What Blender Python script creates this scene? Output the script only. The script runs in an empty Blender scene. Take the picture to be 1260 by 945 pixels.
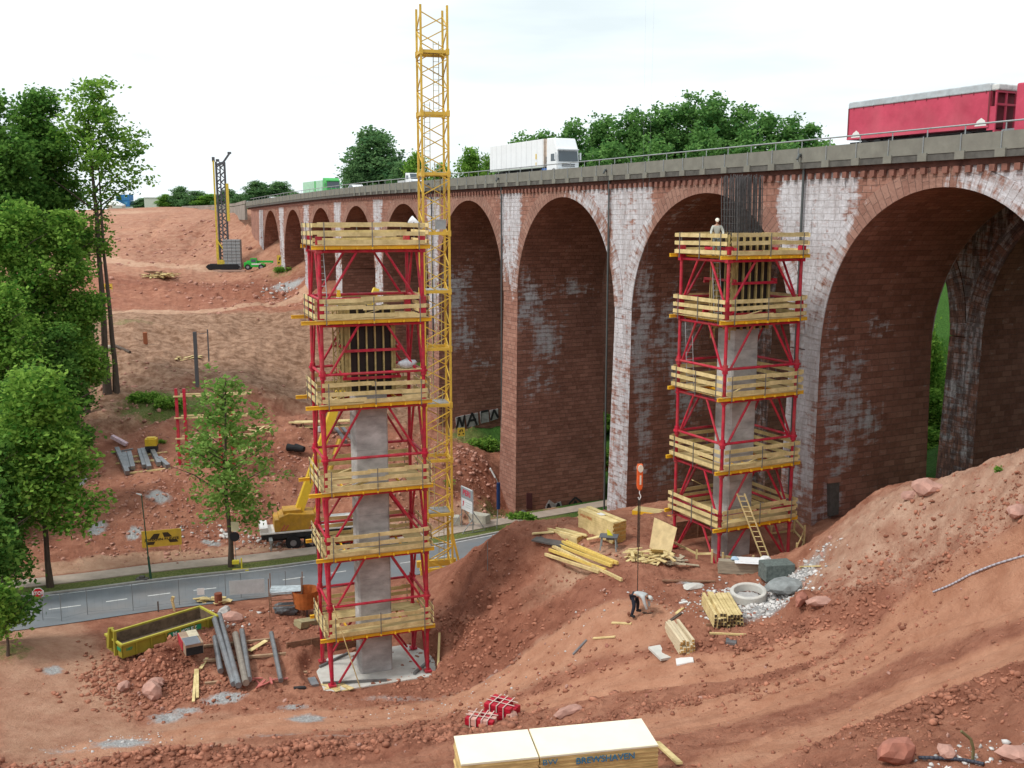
import bpy, math, random
import numpy as np
from mathutils import Vector, Matrix
D = bpy.data
R = math.radians
rnd = random.Random(7)
# ------------------------------------------------------------------ camera, sky, sun, exposure
scene = bpy.context.scene
EYE = (0.0, 0.0, 30.0)
PITCH = R(9.41)
FP = 1240.0
cam = D.cameras.new('camera'); cam.lens = 36.0 * FP / 1260.0; cam.sensor_width = 36.0
cam.clip_start = 0.3; cam.clip_end = 6000
camo = D.objects.new('camera', cam); scene.collection.objects.link(camo)
camo.location = EYE; camo.rotation_euler = (math.pi / 2 - PITCH, 0, 0)
scene.camera = camo
SUN_EL, SUN_AZ = R(52), R(-118)     # azimuth from +Y, negative = to the left
world = D.worlds.new('World'); scene.world = world; world.use_nodes = True
nt = world.node_tree; nt.nodes.clear()
N = nt.nodes.new; Lk = nt.links.new
out = N('ShaderNodeOutputWorld'); mixs = N('ShaderNodeMixShader'); mixs.inputs[0].default_value = 0.93
sky = N('ShaderNodeTexSky'); sky.sky_type = 'NISHITA'; sky.sun_disc = False
sky.sun_elevation = SUN_EL; sky.sun_rotation = SUN_AZ; sky.dust_density = 4; sky.air_density = 1.5
b1 = N('ShaderNodeBackground'); b1.inputs[1].default_value = 0.12
b2 = N('ShaderNodeBackground'); b2.inputs[1].default_value = 1.0
tc = N('ShaderNodeTexCoord'); mp = N('ShaderNodeMapping'); mp.inputs['Scale'].default_value = (1.6, 1.6, 9.0)
nz = N('ShaderNodeTexNoise'); nz.inputs['Scale'].default_value = 1.7; nz.inputs['Detail'].default_value = 5
cr = N('ShaderNodeValToRGB')
cr.color_ramp.elements[0].position = 0.30; cr.color_ramp.elements[0].color = (0.57, 0.64, 0.665, 1)
cr.color_ramp.elements[1].position = 0.50; cr.color_ramp.elements[1].color = (0.72, 0.78, 0.81, 1)
Lk(tc.outputs['Generated'], mp.inputs[0]); Lk(mp.outputs[0], nz.inputs['Vector']); Lk(nz.outputs['Fac'], cr.inputs[0])
Lk(cr.outputs[0], b2.inputs[0]); Lk(sky.outputs[0], b1.inputs[0])
Lk(b1.outputs[0], mixs.inputs[1]); Lk(b2.outputs[0], mixs.inputs[2]); Lk(mixs.outputs[0], out.inputs[0])
sl = D.lights.new('sun', 'SUN'); sl.energy = 1.5; sl.angle = R(10); sl.color = (1.0, 0.96, 0.9)
so = D.objects.new('sun', sl); scene.collection.objects.link(so)
sd = Vector((math.sin(SUN_AZ) * math.cos(SUN_EL), math.cos(SUN_AZ) * math.cos(SUN_EL), math.sin(SUN_EL)))
so.rotation_euler = sd.to_track_quat('Z', 'Y').to_euler(); so.location = (0, 0, 90)
vs = scene.view_settings
vs.view_transform = 'Standard'; vs.look = 'None'; vs.exposure = 0.60; vs.gamma = 1.0; vs.use_curve_mapping = False

# ------------------------------------------------------------------ measuring helpers (photograph points -> world)
CP, SP = math.cos(PITCH), math.sin(PITCH)
def ray(px, py):
    dx, dy = px - 630.0, py - 472.5
    return (dx, FP * CP - dy * SP, -(FP * SP + dy * CP))
def P(px, py, Y):
    d = ray(px, py); k = Y / d[1]
    return Vector((d[0] * k, Y, EYE[2] + d[2] * k))
def G(px, py, z):
    d = ray(px, py); k = (z - EYE[2]) / d[2]
    return Vector((d[0] * k, d[1] * k, z))

# ------------------------------------------------------------------ mesh helpers
class MB:
    def __init__(s): s.v = []; s.f = []
    def add(s, vs_, fs):
        o = len(s.v); s.v += [tuple(v) for v in vs_]; s.f += [tuple(i + o for i in f) for f in fs]; return s
    def box(s, c, d, rz=0, M=None):
        x, y, z = d[0] / 2, d[1] / 2, d[2] / 2
        pts = [Vector(p) for p in ((-x,-y,-z),(x,-y,-z),(x,y,-z),(-x,y,-z),(-x,-y,z),(x,-y,z),(x,y,z),(-x,y,z))]
        m = M if M is not None else Matrix.Rotation(rz, 3, 'Z')
        c = Vector(c)
        return s.add([m @ p + c for p in pts], [(0,3,2,1),(4,5,6,7),(0,1,5,4),(1,2,6,5),(2,3,7,6),(3,0,4,7)])
    def bar(s, p, q, w, h=None, up=(0,0,1)):
        h = h or w; p = Vector(p); q = Vector(q); d = (q - p); L = d.length
        if L < 1e-6: return s
        d /= L; up = Vector(up)
        if abs(d.dot(up)) > 0.98: up = Vector((0, 1, 0)) if abs(d.y) < 0.9 else Vector((1, 0, 0))
        a = d.cross(up).normalized(); b = a.cross(d).normalized()
        m = Matrix((a, d, b)).transposed()
        return s.box((p + q) / 2, (w, L, h), M=m)
    def tube(s, p, q, r, n=8, r2=None, cap=True):
        p = Vector(p); q = Vector(q); d = (q - p); r2 = r if r2 is None else r2
        if d.length < 1e-6: return s
        d.normalize(); up = Vector((0,0,1)) if abs(d.z) < 0.95 else Vector((1,0,0))
        a = d.cross(up).normalized(); b = d.cross(a)
        vs_ = []
        for (c, rr) in ((p, r), (q, r2)):
            for i in range(n):
                t = 2 * math.pi * i / n; vs_.append(c + (a * math.cos(t) + b * math.sin(t)) * rr)
        fs = [(i, (i+1) % n, n + (i+1) % n, n + i) for i in range(n)]
        if cap: fs += [tuple(range(n))[::-1], tuple(range(n, 2*n))]
        return s.add(vs_, fs)
    def path(s, pts, r, n=8):
        for a, b in zip(pts[:-1], pts[1:]): s.tube(a, b, r, n)
        return s
    def cyl(s, c, r, h, n=16, axis='z', r2=None):
        c = Vector(c); a = {'x': Vector((1,0,0)), 'y': Vector((0,1,0)), 'z': Vector((0,0,1))}[axis]
        return s.tube(c - a * h / 2, c + a * h / 2, r, n, r2)
    def prism(s, poly, z0, z1):
        n = len(poly)
        return s.add([(x, y, z0) for x, y in poly] + [(x, y, z1) for x, y in poly],
                     [tuple(range(n))[::-1], tuple(range(n, 2*n))] + [(i, (i+1) % n, n + (i+1) % n, n + i) for i in range(n)])
    def slab(s, poly, y0, y1):      # outline in x,z extruded along y
        n = len(poly)
        return s.add([(x, y0, z) for x, z in poly] + [(x, y1, z) for x, z in poly],
                     [tuple(range(n)), tuple(range(n, 2*n))[::-1]] + [((i+1) % n, i, n + i, n + (i+1) % n) for i in range(n)])
    def xf(s, M):
        s.v = [tuple(M @ Vector(v)) for v in s.v]; return s
    def mesh(s, name, mat, smooth=False, bevel=0):
        me = D.meshes.new(name); me.from_pydata(s.v, [], s.f); me.update()
        if mat: me.materials.append(mat)
        if smooth: me.polygons.foreach_set('use_smooth', [True] * len(me.polygons))
        return me
C = scene.collection
def link(name, me, parent=None, loc=None):
    o = D.objects.new(name, me); C.objects.link(o)
    if parent: o.parent = parent
    if loc is not None: o.location = loc
    return o
def part(name, mb, mat, parent=None, smooth=False, label=None, world=False, bevel=0):
    """one mesh object; world=True: the vertices are in world space and are moved into the parent's frame"""
    if world and parent:
        p = parent; M = Matrix.Identity(4)
        while p: M = p.matrix_basis @ M; p = p.parent
        mb.xf(M.inverted())
    o = link(name, mb.mesh(name, mat, smooth), parent)
    if label: o['label'] = label
    if bevel:
        m = o.modifiers.new('b', 'BEVEL'); m.width = bevel; m.segments = 2; m.limit_method = 'ANGLE'
    return o
def islands(mb):
    par = list(range(len(mb.v)))
    def fd(a):
        while par[a] != a: par[a] = par[par[a]]; a = par[a]
        return a
    for f in mb.f:
        for b in f[1:]: par[fd(b)] = fd(f[0])
    G_ = {}
    for f in mb.f: G_.setdefault(fd(f[0]), []).append(f)
    res = []
    for fs in G_.values():
        ids = sorted({i for f in fs for i in f}); mp_ = {a: k for k, a in enumerate(ids)}; q = MB(); q.v = [mb.v[i] for i in ids]; q.f = [tuple(mp_[i] for i in f) for f in fs]; res.append(q)
    return res
def part_each(name, mb, mat_, parent, most=100, key=None, **kw):
    """every separate piece becomes a part of its own; past `most` the rest are one part"""
    L_ = islands(mb)
    if key: L_.sort(key=lambda q: key(q.v[0]))
    for q in L_[:most]: o = part(name, q, mat_, parent, **kw)
    if len(L_) > most:
        r = MB()
        for q in L_[most:]: r.add(q.v, q.f)
        o = part(name, r, mat_, parent, **kw); o['kind'] = 'stuff'
    return o
def tag(o, label, cat, group=None):
    o['label'] = label; o['category'] = cat
    if group: o['group'] = group
    return o
def thing(name, label, cat, loc=(0,0,0), rz=0, group=None):
    o = D.objects.new(name, None); C.objects.link(o); o.empty_display_size = 0.3
    o.location = loc; o.rotation_euler = (0, 0, rz)
    return tag(o, label, cat, group)
def single(name, mb, mat, label, cat, loc=(0,0,0), rz=0, group=None, smooth=False, bevel=0):
    o = part(name, mb, mat, None, smooth, bevel=bevel); o.location = loc; o.rotation_euler = (0, 0, rz)
    return tag(o, label, cat, group)
def kids(o): return list(o.children)
def dup(o, loc=None, rz=None, label=None, parent=None):
    c = o.copy(); C.objects.link(c); c.parent = parent
    if loc is not None: c.location = loc
    if rz is not None: c.rotation_euler = (o.rotation_euler[0], o.rotation_euler[1], rz)
    if label: c['label'] = label
    for ch in kids(o): dup(ch, parent=c)
    return c

# ------------------------------------------------------------------ materials
MATS = {}
def mat(name, col, rough=0.7, metal=0.0, var=0.0, scale=3.0, bump=0.0, col2=None, dirt=0.0, dirtcol=(0.25, 0.13, 0.09), spec=0.3, grain=None):
    if name in MATS: return MATS[name]
    m = D.materials.new(name); m.use_nodes = True; t = m.node_tree; b = t.nodes['Principled BSDF']
    b.inputs['Roughness'].default_value = rough; b.inputs['Metallic'].default_value = metal
    b.inputs['Specular IOR Level'].default_value = spec
    tc_ = t.nodes.new('ShaderNodeTexCoord'); src = tc_.outputs['Object']
    if grain:
        g = t.nodes.new('ShaderNodeMapping'); g.inputs['Scale'].default_value = grain; t.links.new(src, g.inputs[0]); src = g.outputs[0]
    n1 = t.nodes.new('ShaderNodeTexNoise'); n1.inputs['Scale'].default_value = scale; n1.inputs['Detail'].default_value = 6
    n1.inputs['Roughness'].default_value = 0.65
    t.links.new(src, n1.inputs['Vector'])
    c1 = tuple(max(0, x * (1 - var)) for x in col) + (1,); c2 = tuple(min(1, x * (1 + var)) for x in (col2 or col)) + (1,)
    r = t.nodes.new('ShaderNodeValToRGB'); r.color_ramp.elements[0].position = 0.3; r.color_ramp.elements[1].position = 0.7
    r.color_ramp.elements[0].color = c1; r.color_ramp.elements[1].color = c2
    t.links.new(n1.outputs['Fac'], r.inputs[0]); col_out = r.outputs[0]
    if dirt:
        n2 = t.nodes.new('ShaderNodeTexNoise'); n2.inputs['Scale'].default_value = scale * 0.6; n2.inputs['Detail'].default_value = 8
        t.links.new(tc_.outputs['Object'], n2.inputs['Vector'])
        r2 = t.nodes.new('ShaderNodeValToRGB'); r2.color_ramp.elements[0].position = 0.45; r2.color_ramp.elements[1].position = 0.75
        r2.color_ramp.elements[1].color = (dirt, dirt, dirt, 1)
        t.links.new(n2.outputs['Fac'], r2.inputs[0])
        mx = t.nodes.new('ShaderNodeMixRGB'); mx.inputs[2].default_value = tuple(dirtcol) + (1,)
        t.links.new(r2.outputs[0], mx.inputs[0]); t.links.new(col_out, mx.inputs[1]); col_out = mx.outputs[0]
    t.links.new(col_out, b.inputs['Base Color'])
    if bump:
        bp = t.nodes.new('ShaderNodeBump'); bp.inputs['Strength'].default_value = bump; bp.inputs['Distance'].default_value = 0.05
        t.links.new(n1.outputs['Fac'], bp.inputs['Height']); t.links.new(bp.outputs[0], b.inputs['Normal'])
    MATS[name] = m; return m

# ------------------------------------------------------------------ numpy noise
_rs = np.random.RandomState(3); _tab = _rs.rand(256, 256)
def vnoise(x, y):
    xi = np.floor(x).astype(int); yi = np.floor(y).astype(int); fx = x - xi; fy = y - yi
    fx = fx * fx * (3 - 2 * fx); fy = fy * fy * (3 - 2 * fy)
    a = _tab[xi & 255, yi & 255]; b = _tab[(xi + 1) & 255, yi & 255]
    c = _tab[xi & 255, (yi + 1) & 255]; d = _tab[(xi + 1) & 255, (yi + 1) & 255]
    return (a * (1 - fx) + b * fx) * (1 - fy) + (c * (1 - fx) + d * fx) * fy
def fbm(x, y, sc, octs=4, gain=0.5):
    s = 0; a = 1.0; t = 0
    for i in range(octs):
        s = s + a * (vnoise(x * sc + 17.3 * i, y * sc + 5.1 * i) - 0.5); t += a; a *= gain; sc *= 2.03
    return s / t * 2
def ridged(x, y, sc, octs=4):
    s = 0; a = 1.0; t = 0
    for i in range(octs):
        s = s + a * (1 - np.abs(2 * vnoise(x * sc + 9.7 * i, y * sc + 3.3 * i) - 1)); t += a; a *= 0.5; sc *= 2.07
    return s / t
def sstep(a, b, x):
    t = np.clip((x - a) / (b - a), 0, 1); return t * t * (3 - 2 * t)
def pdist(x, y, pts):
    """distance to a polyline and the height along it"""
    best = np.full(x.shape, 1e9); zz = np.zeros(x.shape)
    for a, b in zip(pts[:-1], pts[1:]):
        ax, ay, bx, by = a[0], a[1], b[0], b[1]; dx, dy = bx - ax, by - ay
        t = np.clip(((x - ax) * dx + (y - ay) * dy) / (dx * dx + dy * dy), 0, 1)
        d = np.hypot(x - ax - t * dx, y - ay - t * dy); m = d < best
        best = np.where(m, d, best); zz = np.where(m, a[2] + t * (b[2] - a[2]), zz)
    return best, zz

# ------------------------------------------------------------------ the viaduct line
LU = Vector((-0.448, 0.894, 0)); LN = Vector((0.894, 0.448, 0))
def BL(Y, w=0.0, z=0.0):
    return Vector((52.57 - 0.5012 * Y, Y, z)) + LN * w
# ------------------------------------------------------------------ terrain
ctrl = []
def c(px, py, Y): p = P(px, py, Y); ctrl.append((p.x, p.y, p.z))
def w(x, y, z): ctrl.append((x, y, z))
# near ground, below and beside the viewpoint
for a in ((0,0,27.5),(-14,8,23),(14,8,24),(0,14,19.5),(-22,24,13),(24,22,16),(-40,10,20),(45,5,27),(0,-20,29),(-50,-20,24),(50,-20,30),(-60,40,8),(-45,50,4),(6,24,13.2),(14,26,13),(-12,30,9.5)): w(*a)
for a in ((1100,940,28),(1250,940,26),(950,940,31),(850,940,32.5),(700,965,30),(560,950,34),(1200,850,32),(1258,850,31),(1100,860,35),(1000,850,39),
          (900,870,40),(800,880,41.5),(700,893,42),(620,890,45)): c(*a)
for a in ((480,935,42),(350,935,43.5),(200,942,44),(90,944,45)): c(*a)
# haul road and valley floor on the left
for a in ((540,872,52.5),(640,822,53),(720,782,52),(650,866,49),(750,830,48),(700,860,47),(400,890,51),(300,880,52.4),(200,880,53),(100,860,54.4),(60,930,47.4),(200,905,50)): c(*a)
for a in ((190,800,61.5),(100,800,61.5),(330,800,60.5),(350,748,68.3),(250,760,66),(120,765,66.3),(460,838,57),(330,850,55.5),(420,865,54),(385,820,58.5),(250,830,58)): c(*a)
for a in ((0,830,57),(20,790,59.5),(0,900,50)): c(*a)
for a in ((60,765,65.8),(200,748,70),(345,733,71.5),(450,715,75)): c(*a)
# far side of the road
for a in ((60,735,70.5),(200,712,76.5),(330,696,79.8),(450,684,84),(560,672,87.5),(600,664,91),(30,708,75),(200,688,80.5),(330,668,86.5)): c(*a)
for a in ((40,690,77),(200,672,84),(330,655,90),(450,652,92),(560,650,96),(620,646,102),(700,645,104)): c(*a)
# hillside beyond the road
for a in ((120,620,88),(200,610,90),(60,600,92),(190,578,95),(140,575,96),(230,562,98),(150,545,101),(300,600,93),(320,640,92),(340,600,97),(330,540,107),(150,518,106),(230,500,108),
          (300,470,119),(250,420,140),(150,450,122),(150,400,140),(250,385,163),(140,385,160),(370,376,173),(350,430,140),(350,480,123),(390,520,115),(440,480,126),
          (300,368,172),(200,360,176),(370,365,178),(300,340,190),(315,333,200),(200,330,198),(370,335,188),(160,345,184),(150,300,235),(230,300,232),(290,300,222),(150,262,300),(250,262,290),
          (290,264,250),(308,268,222),(320,295,212),(350,315,196),(375,335,178),(200,255,330),(60,262,300),(0,300,240),(0,420,140),(60,480,115),(-80,600,90),(-60,700,76),(-100,420,140)): c(*a)
for a in ((440,600,97),(480,560,106),(560,600,101),(575,560,108),(590,580,106),(600,545,119),(545,530,122),(610,620,104),(520,500,128)): c(*a)
# embankment under the left end of the viaduct
for Y, z in ((142,9.5),(159,16),(175,20),(191,23.5),(205,28),(213,31)):
    p = BL(Y, 5); w(p.x, p.y, z); p = BL(Y, 22); w(p.x, p.y, z + 1)
# right plateau, right tower, right mound
for z, pts in ((9.6, ((665,657),(740,662),(800,650),(860,690),(930,690),(1000,680),(740,700),(830,700),(900,740),(960,730))),
               (9.2, ((785,752),(850,760),(740,745))), (9.0, ((835,795),(890,790)))):
    for px, py in pts:
        p = G(px, py, z); w(p.x, p.y, p.z)
for a in ((820,828,46),(900,820,45)): c(*a)
for a in ((1140,607,48),(1200,591,45),(1258,574,42),(1080,633,50),(1040,665,51),(1000,722,50.5),(1000,757,47),(1100,735,44),(1200,700,41),(1258,670,39.5),
          (1100,790,41),(1200,760,38),(1258,742,37),(1100,690,47),(1180,650,44),(1340,560,40),(1400,700,34),(1400,850,28)): c(*a)
p = BL(66.9, 4); w(p.x, p.y, 9.6); p = BL(66.9, 20); w(p.x, p.y, 10.5); p = BL(76, -3); w(p.x, p.y, 8.8); p = BL(80, 4); w(p.x, p.y, 5.5)
p = BL(86.2, 4); w(p.x, p.y, 2.0); p = BL(86, -2); w(p.x, p.y, 2.6); p = BL(47.6, 3); w(p.x, p.y, 17); p = BL(47.6, 20); w(p.x, p.y, 18)
p = BL(57, 3); w(p.x, p.y, 13.5); p = BL(28, 3); w(p.x, p.y, 25); p = BL(10, 3); w(p.x, p.y, 30); p = BL(57, -4.5); w(p.x, p.y, 14.8); p = BL(60, 20); w(p.x, p.y, 12.5)
# centre mound
for a in ((612,646,66),(630,643,66.5),(650,642,66.5),(680,646,65.5),(590,668,66),(562,698,67),(548,760,64),(545,805,60),(560,835,57.5),(640,740,60),(700,730,58),(600,690,66.5),(600,780,58),(620,815,55.5)): c(*a)
for a in ((640,668,77),(560,690,79),(700,655,84),(510,712,76)): c(*a)
# beyond the viaduct: valley, wooded hill
p = BL(96, 5); w(p.x, p.y, -0.8); p = BL(96, 25); w(p.x, p.y, -1.2); p = BL(105, 25); w(p.x, p.y, 0); p = BL(124, 25); w(p.x, p.y, 4); p = BL(100, 60); w(p.x, p.y, 4)
p = BL(66, 45); w(p.x, p.y, 24); p = BL(66, 70); w(p.x, p.y, 33); p = BL(40, 40); w(p.x, p.y, 30); p = BL(130, 50); w(p.x, p.y, 14); p = BL(110, 90); w(p.x, p.y, 26); p = BL(150, 60); w(p.x, p.y, 24)
for a in ((20,190,33),(60,190,36),(100,160,36),(-20,250,33),(50,300,34),(150,250,36),(120,60,34),(-60,400,33),(-150,350,32),(0,600,34),(-300,600,34),(300,600,36),(-200,200,24),(-150,100,16),(-100,60,6),
          (200,100,35),(-900,2400,40),(900,2400,40),(0,2400,40),(-1500,500,40),(1500,500,40)): w(*a)
ctrl = np.array(ctrl)
_c2 = 1.2 ** 2
def _phi(d2): return np.sqrt(d2 + _c2)
_n = len(ctrl)
_A = _phi((ctrl[:, None, 0] - ctrl[None, :, 0]) ** 2 + (ctrl[:, None, 1] - ctrl[None, :, 1]) ** 2) - np.eye(_n) * 0.8
_S = np.zeros((_n + 3, _n + 3)); _S[:_n, :_n] = _A; _S[:_n, _n] = 1; _S[:_n, _n + 1] = ctrl[:, 0]; _S[:_n, _n + 2] = ctrl[:, 1]; _S[_n:, :_n] = _S[:_n, _n:].T
_w = np.linalg.solve(_S, np.concatenate([ctrl[:, 2], [0, 0, 0]]))
def base_h(x, y):
    o = _w[_n] + _w[_n + 1] * x + _w[_n + 2] * y
    for i in range(_n): o = o + _w[i] * _phi((x - ctrl[i, 0]) ** 2 + (y - ctrl[i, 1]) ** 2)
    return o
# road lines
def W3(px, py, z): p = G(px, py, z); return (p.x, p.y, p.z)
ROADC = [(-75, 47, 3.6), (-46, 61.5, 3.0), W3(60, 750, 2.45), W3(200, 731, 1.95), W3(330, 716, 1.5), W3(450, 699, 1.0), W3(550, 684, 0.5), (3.5, 93.5, -0.3), (12, 100, -0.8), (30, 112, -1.0), (60, 130, 0)]
def smooth_line(pts, n=14):
    out_ = []
    q = [pts[0]] + list(pts) + [pts[-1]]
    for i in range(1, len(q) - 2):
        for k in range(n):
            t = k / n; a, b, c_, d = (np.array(q[i-1]), np.array(q[i]), np.array(q[i+1]), np.array(q[i+2]))
            out_.append(tuple(0.5 * (2*b + (c_-a)*t + (2*a-5*b+4*c_-d)*t*t + (3*b-a-3*c_+d)*t**3)))
    out_.append(tuple(pts[-1])); return out_
ROADL = smooth_line(ROADC)
RW = 3.25
def offs(line, d):
    o = []
    for i, p in enumerate(line):
        a = np.array(line[max(0, i-1)]); b = np.array(line[min(len(line)-1, i+1)]); t = (b - a)[:2]; t = t / np.linalg.norm(t)
        o.append((p[0] - t[1] * d, p[1] + t[0] * d, p[2]))
    return o
PATHL = offs(ROADL, RW + 3.1)     # foot path beyond the grass strip
HAUL = smooth_line([W3(40, 780, 2.7), W3(70, 860, 2.7), W3(120, 925, 2.9), W3(300, 897, 2.7), W3(450, 885, 2.8), W3(560, 862, 3.4), W3(650, 830, 5), W3(720, 795, 7), W3(790, 765, 9)], 8)
TRACK1 = [W3(700, 850, 7)[:2] + (0,)] 
PL_ = lambda pts: [tuple(P(*a)) for a in pts]
UPTRACK = PL_([(120,388,160),(200,384,163),(280,379,167),(380,372,176)])
ZIG = PL_([(130,318,215),(165,325,205),(200,325,203),(240,330,200),(270,332,200)])
BERM = PL_([(985,752,48),(1060,742,45.5),(1130,722,43),(1200,700,41),(1262,668,39.3)])
RIDGE = PL_([(150,942,44.5),(250,932,44.5),(350,922,44.5),(430,915,44),(500,902,44),(555,905,41)])
SPOIL = PL_([(150,832,57.8),(190,812,58.6),(225,790,60.5),(262,772,63)])
TRK = [PL_([(640,868,48),(780,838,46.5),(900,800,44.5),(1000,778,44)]), PL_([(800,915,39),(900,880,39.5),(1000,840,40),(1110,790,41),(1262,735,37.5)]), PL_([(900,940,32),(1010,895,33.5),(1110,860,35),(1262,800,33.5)])]
TRW = [1.6, 2.3, 1.5]
BERMS2 = [PL_([(700,905,41),(860,862,41.5),(960,850,39),(1040,812,41)]), PL_([(980,928,31),(1120,885,32.5),(1262,822,32.5)])]
CUTS = [PL_([(140,522,104),(190,512,107),(232,510,108)]), PL_([(300,545,105),(330,505,113),(372,495,118)]), PL_([(215,355,178),(300,352,176),(372,350,178)]), PL_([(175,300,230),(200,272,270),(215,262,290)]), PL_([(225,312,215),(262,285,260)])]
def terrain_h(x, y, detail=True):
    z = base_h(x, y)
    dr, zr = pdist(x, y, ROADL)
    # spoil ridges / berms
    for line, hgt, wd in ((RIDGE, 0.75, 1.1), (BERM, 0.75, 0.8), (SPOIL, 1.15, 1.5), (BERMS2[0], 0.34, 0.7), (BERMS2[1], 0.30, 0.6)):
        d, _ = pdist(x, y, line)
        z = z + hgt * np.exp(-(d / wd) ** 2) * (0.75 + 0.7 * fbm(x, y, 0.6, 3)) - 0
    near = 1 - sstep(150, 420, np.hypot(x, y))
    rough = np.ones_like(z)
    dh, _ = pdist(x, y, HAUL); rough = rough * (0.12 + 0.88 * sstep(2.0, 4.2, dh))
    for t, wt_ in zip(TRK, TRW): d, _ = pdist(x, y, t); rough = rough * (0.22 + 0.78 * sstep(wt_ * .6, wt_ * 1.3, d))
    rmound = sstep(50, 46, y) * sstep(8, 14, x)
    if detail:
        amp = 0.34
        z = z + near * rough * (amp * fbm(x, y, 0.33, 4, 0.55) + 0.26 * (ridged(x, y, 0.9, 4) - 0.55) + 0.10 * fbm(x, y, 3.1, 3, 0.7))
        hill = sstep(84, 92, y + 0.35 * x) * sstep(150, 110, y) * sstep(20, 5, x)
        z = z + hill * (1.0 * fbm(x, y, 0.22, 4) + 0.55 * (ridged(x, y, 0.5, 4) - 0.5))
        slope_ = sstep(112, 120, y) * sstep(168, 158, y) * sstep(-4, -12, x); z = z + slope_ * (1.3 * fbm(x, y, 0.09, 4, 0.6) + 0.45 * (ridged(x * 0.35 + y * 0.1, y - x * 0.3, 0.35, 4) - 0.5))
        for ln_ in CUTS:
            d, _ = pdist(x, y, ln_); z = z - 1.1 * np.exp(-(d / 1.5) ** 2) * (0.6 + fbm(x, y, 0.4, 3))
        far = sstep(150, 175, y) * near
        z = z + far * (1.5 * fbm(x, y, 0.06, 5, 0.6) + 1.0 * (ridged(x, y, 0.09, 4) - 0.5))
        # erosion rills down the right mound
        dm, _ = pdist(x, y, PL_([(1060,660,50),(1130,640,46.5),(1262,600,42)]))
        rl = np.exp(-(dm / 5.0) ** 2)
        z = z + rl * (0.55 * (ridged(x * 1.6 + y * 0.5, y * 0.35 - x * 0.2, 0.9, 3) - 0.5))
        dm, _ = pdist(x, y, PL_([(600,720,64),(640,740,60),(600,790,58)]))
        z = z + np.exp(-(dm / 5.0) ** 2) * (1.25 * (ridged(x * 0.7 + y * 0.7, (y - x) * 0.35, 0.5, 4) - 0.5) + 0.3 * fbm(x, y, 1.2, 4))
        # wheel ruts
        for t in TRK + [HAUL[20:]]:
            for off in (-1.0, 1.0):
                d, _ = pdist(x, y, offs(t, off)); z = z - 0.11 * np.exp(-(d / 0.26) ** 2) + 0.05 * np.exp(-((d - 0.45) / 0.2) ** 2)
    # road bed: level strip under road, kerbs, grass strip and path
    k = sstep(RW + 5.2, RW + 4.4, dr) 
    dsgn = sideof(x, y)
    farside = dsgn > 0
    kk = np.where(farside, sstep(RW + 6.5, RW + 4.8, dr), sstep(RW + 4.0, RW + 1.0, dr))
    z = z * (1 - kk) + (zr - 0.05) * kk
    # tower pads
    for (cx, cy, rx, pz, fall) in PADS:
        d = np.hypot(x - cx, y - cy); kk = sstep(rx + fall, rx, d); z = z * (1 - kk) + pz * kk
    return z
def sideof(x, y):
    """positive on the far side of the road"""
    s = np.zeros_like(x); best = np.full(x.shape, 1e9)
    L_ = ROADL[::7] + [ROADL[-1]]
    for a, b in zip(L_[:-1], L_[1:]):
        dx, dy = b[0] - a[0], b[1] - a[1]; t = np.clip(((x - a[0]) * dx + (y - a[1]) * dy) / (dx*dx + dy*dy), 0, 1)
        d = np.hypot(x - a[0] - t*dx, y - a[1] - t*dy); m = d < best; best = np.where(m, d, best)
        s = np.where(m, dx * (y - a[1]) - dy * (x - a[0]), s)
    return s
TL_Y, TR_Y = 57.0, 59.0
TLO = P(409, 846, TL_Y); TRO = P(884, 690, TR_Y)
PADS = [(TLO.x + 2.0, TLO.y + 2.6, 3.9, TLO.z - 0.05, 0.8), (TRO.x + 1.6, TRO.y + 3.2, 4.0, TRO.z - 0.6, 1.2)]
def H(x, y):
    return float(terrain_h(np.array([float(x)]), np.array([float(y)]))[0])
def on(px, py, lo=8, hi=420, n=900):
    """world point where the sight line through a photograph point meets the ground"""
    d = ray(px, py); Y = np.geomspace(lo, hi, n); k = Y / d[1]
    x = d[0] * k; z = EYE[2] + d[2] * k; g = terrain_h(x, Y)
    i = int(np.argmax(z <= g))
    if z[i] > g[i]: i = n - 1
    j = max(i - 1, 0); a, b = z[j] - g[j], z[i] - g[i]; t = a / (a - b) if a != b else 0
    y = Y[j] + (Y[i] - Y[j]) * t; kk = y / d[1]
    return Vector((d[0] * kk, y, EYE[2] + d[2] * kk))
_az = np.concatenate([np.radians(np.linspace(-75, -31, 80, endpoint=False)), np.radians(np.linspace(-31, 31, 900, endpoint=False)), np.radians(np.linspace(31, 78, 90))])
_r = np.concatenate([np.linspace(1.0, 24, 60, endpoint=False), 24 * np.exp(np.linspace(0, math.log(125 / 24), 640, endpoint=False)),
                     125 * np.exp(np.linspace(0, math.log(430 / 125), 210, endpoint=False)), 430 * np.exp(np.linspace(0, math.log(3200 / 430), 40))])
_AZ, _RR = np.meshgrid(_az, _r)
gx = (_RR * np.sin(_AZ)).ravel(); gy = (_RR * np.cos(_AZ)).ravel() - 3.0
gz = terrain_h(gx, gy)
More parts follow.
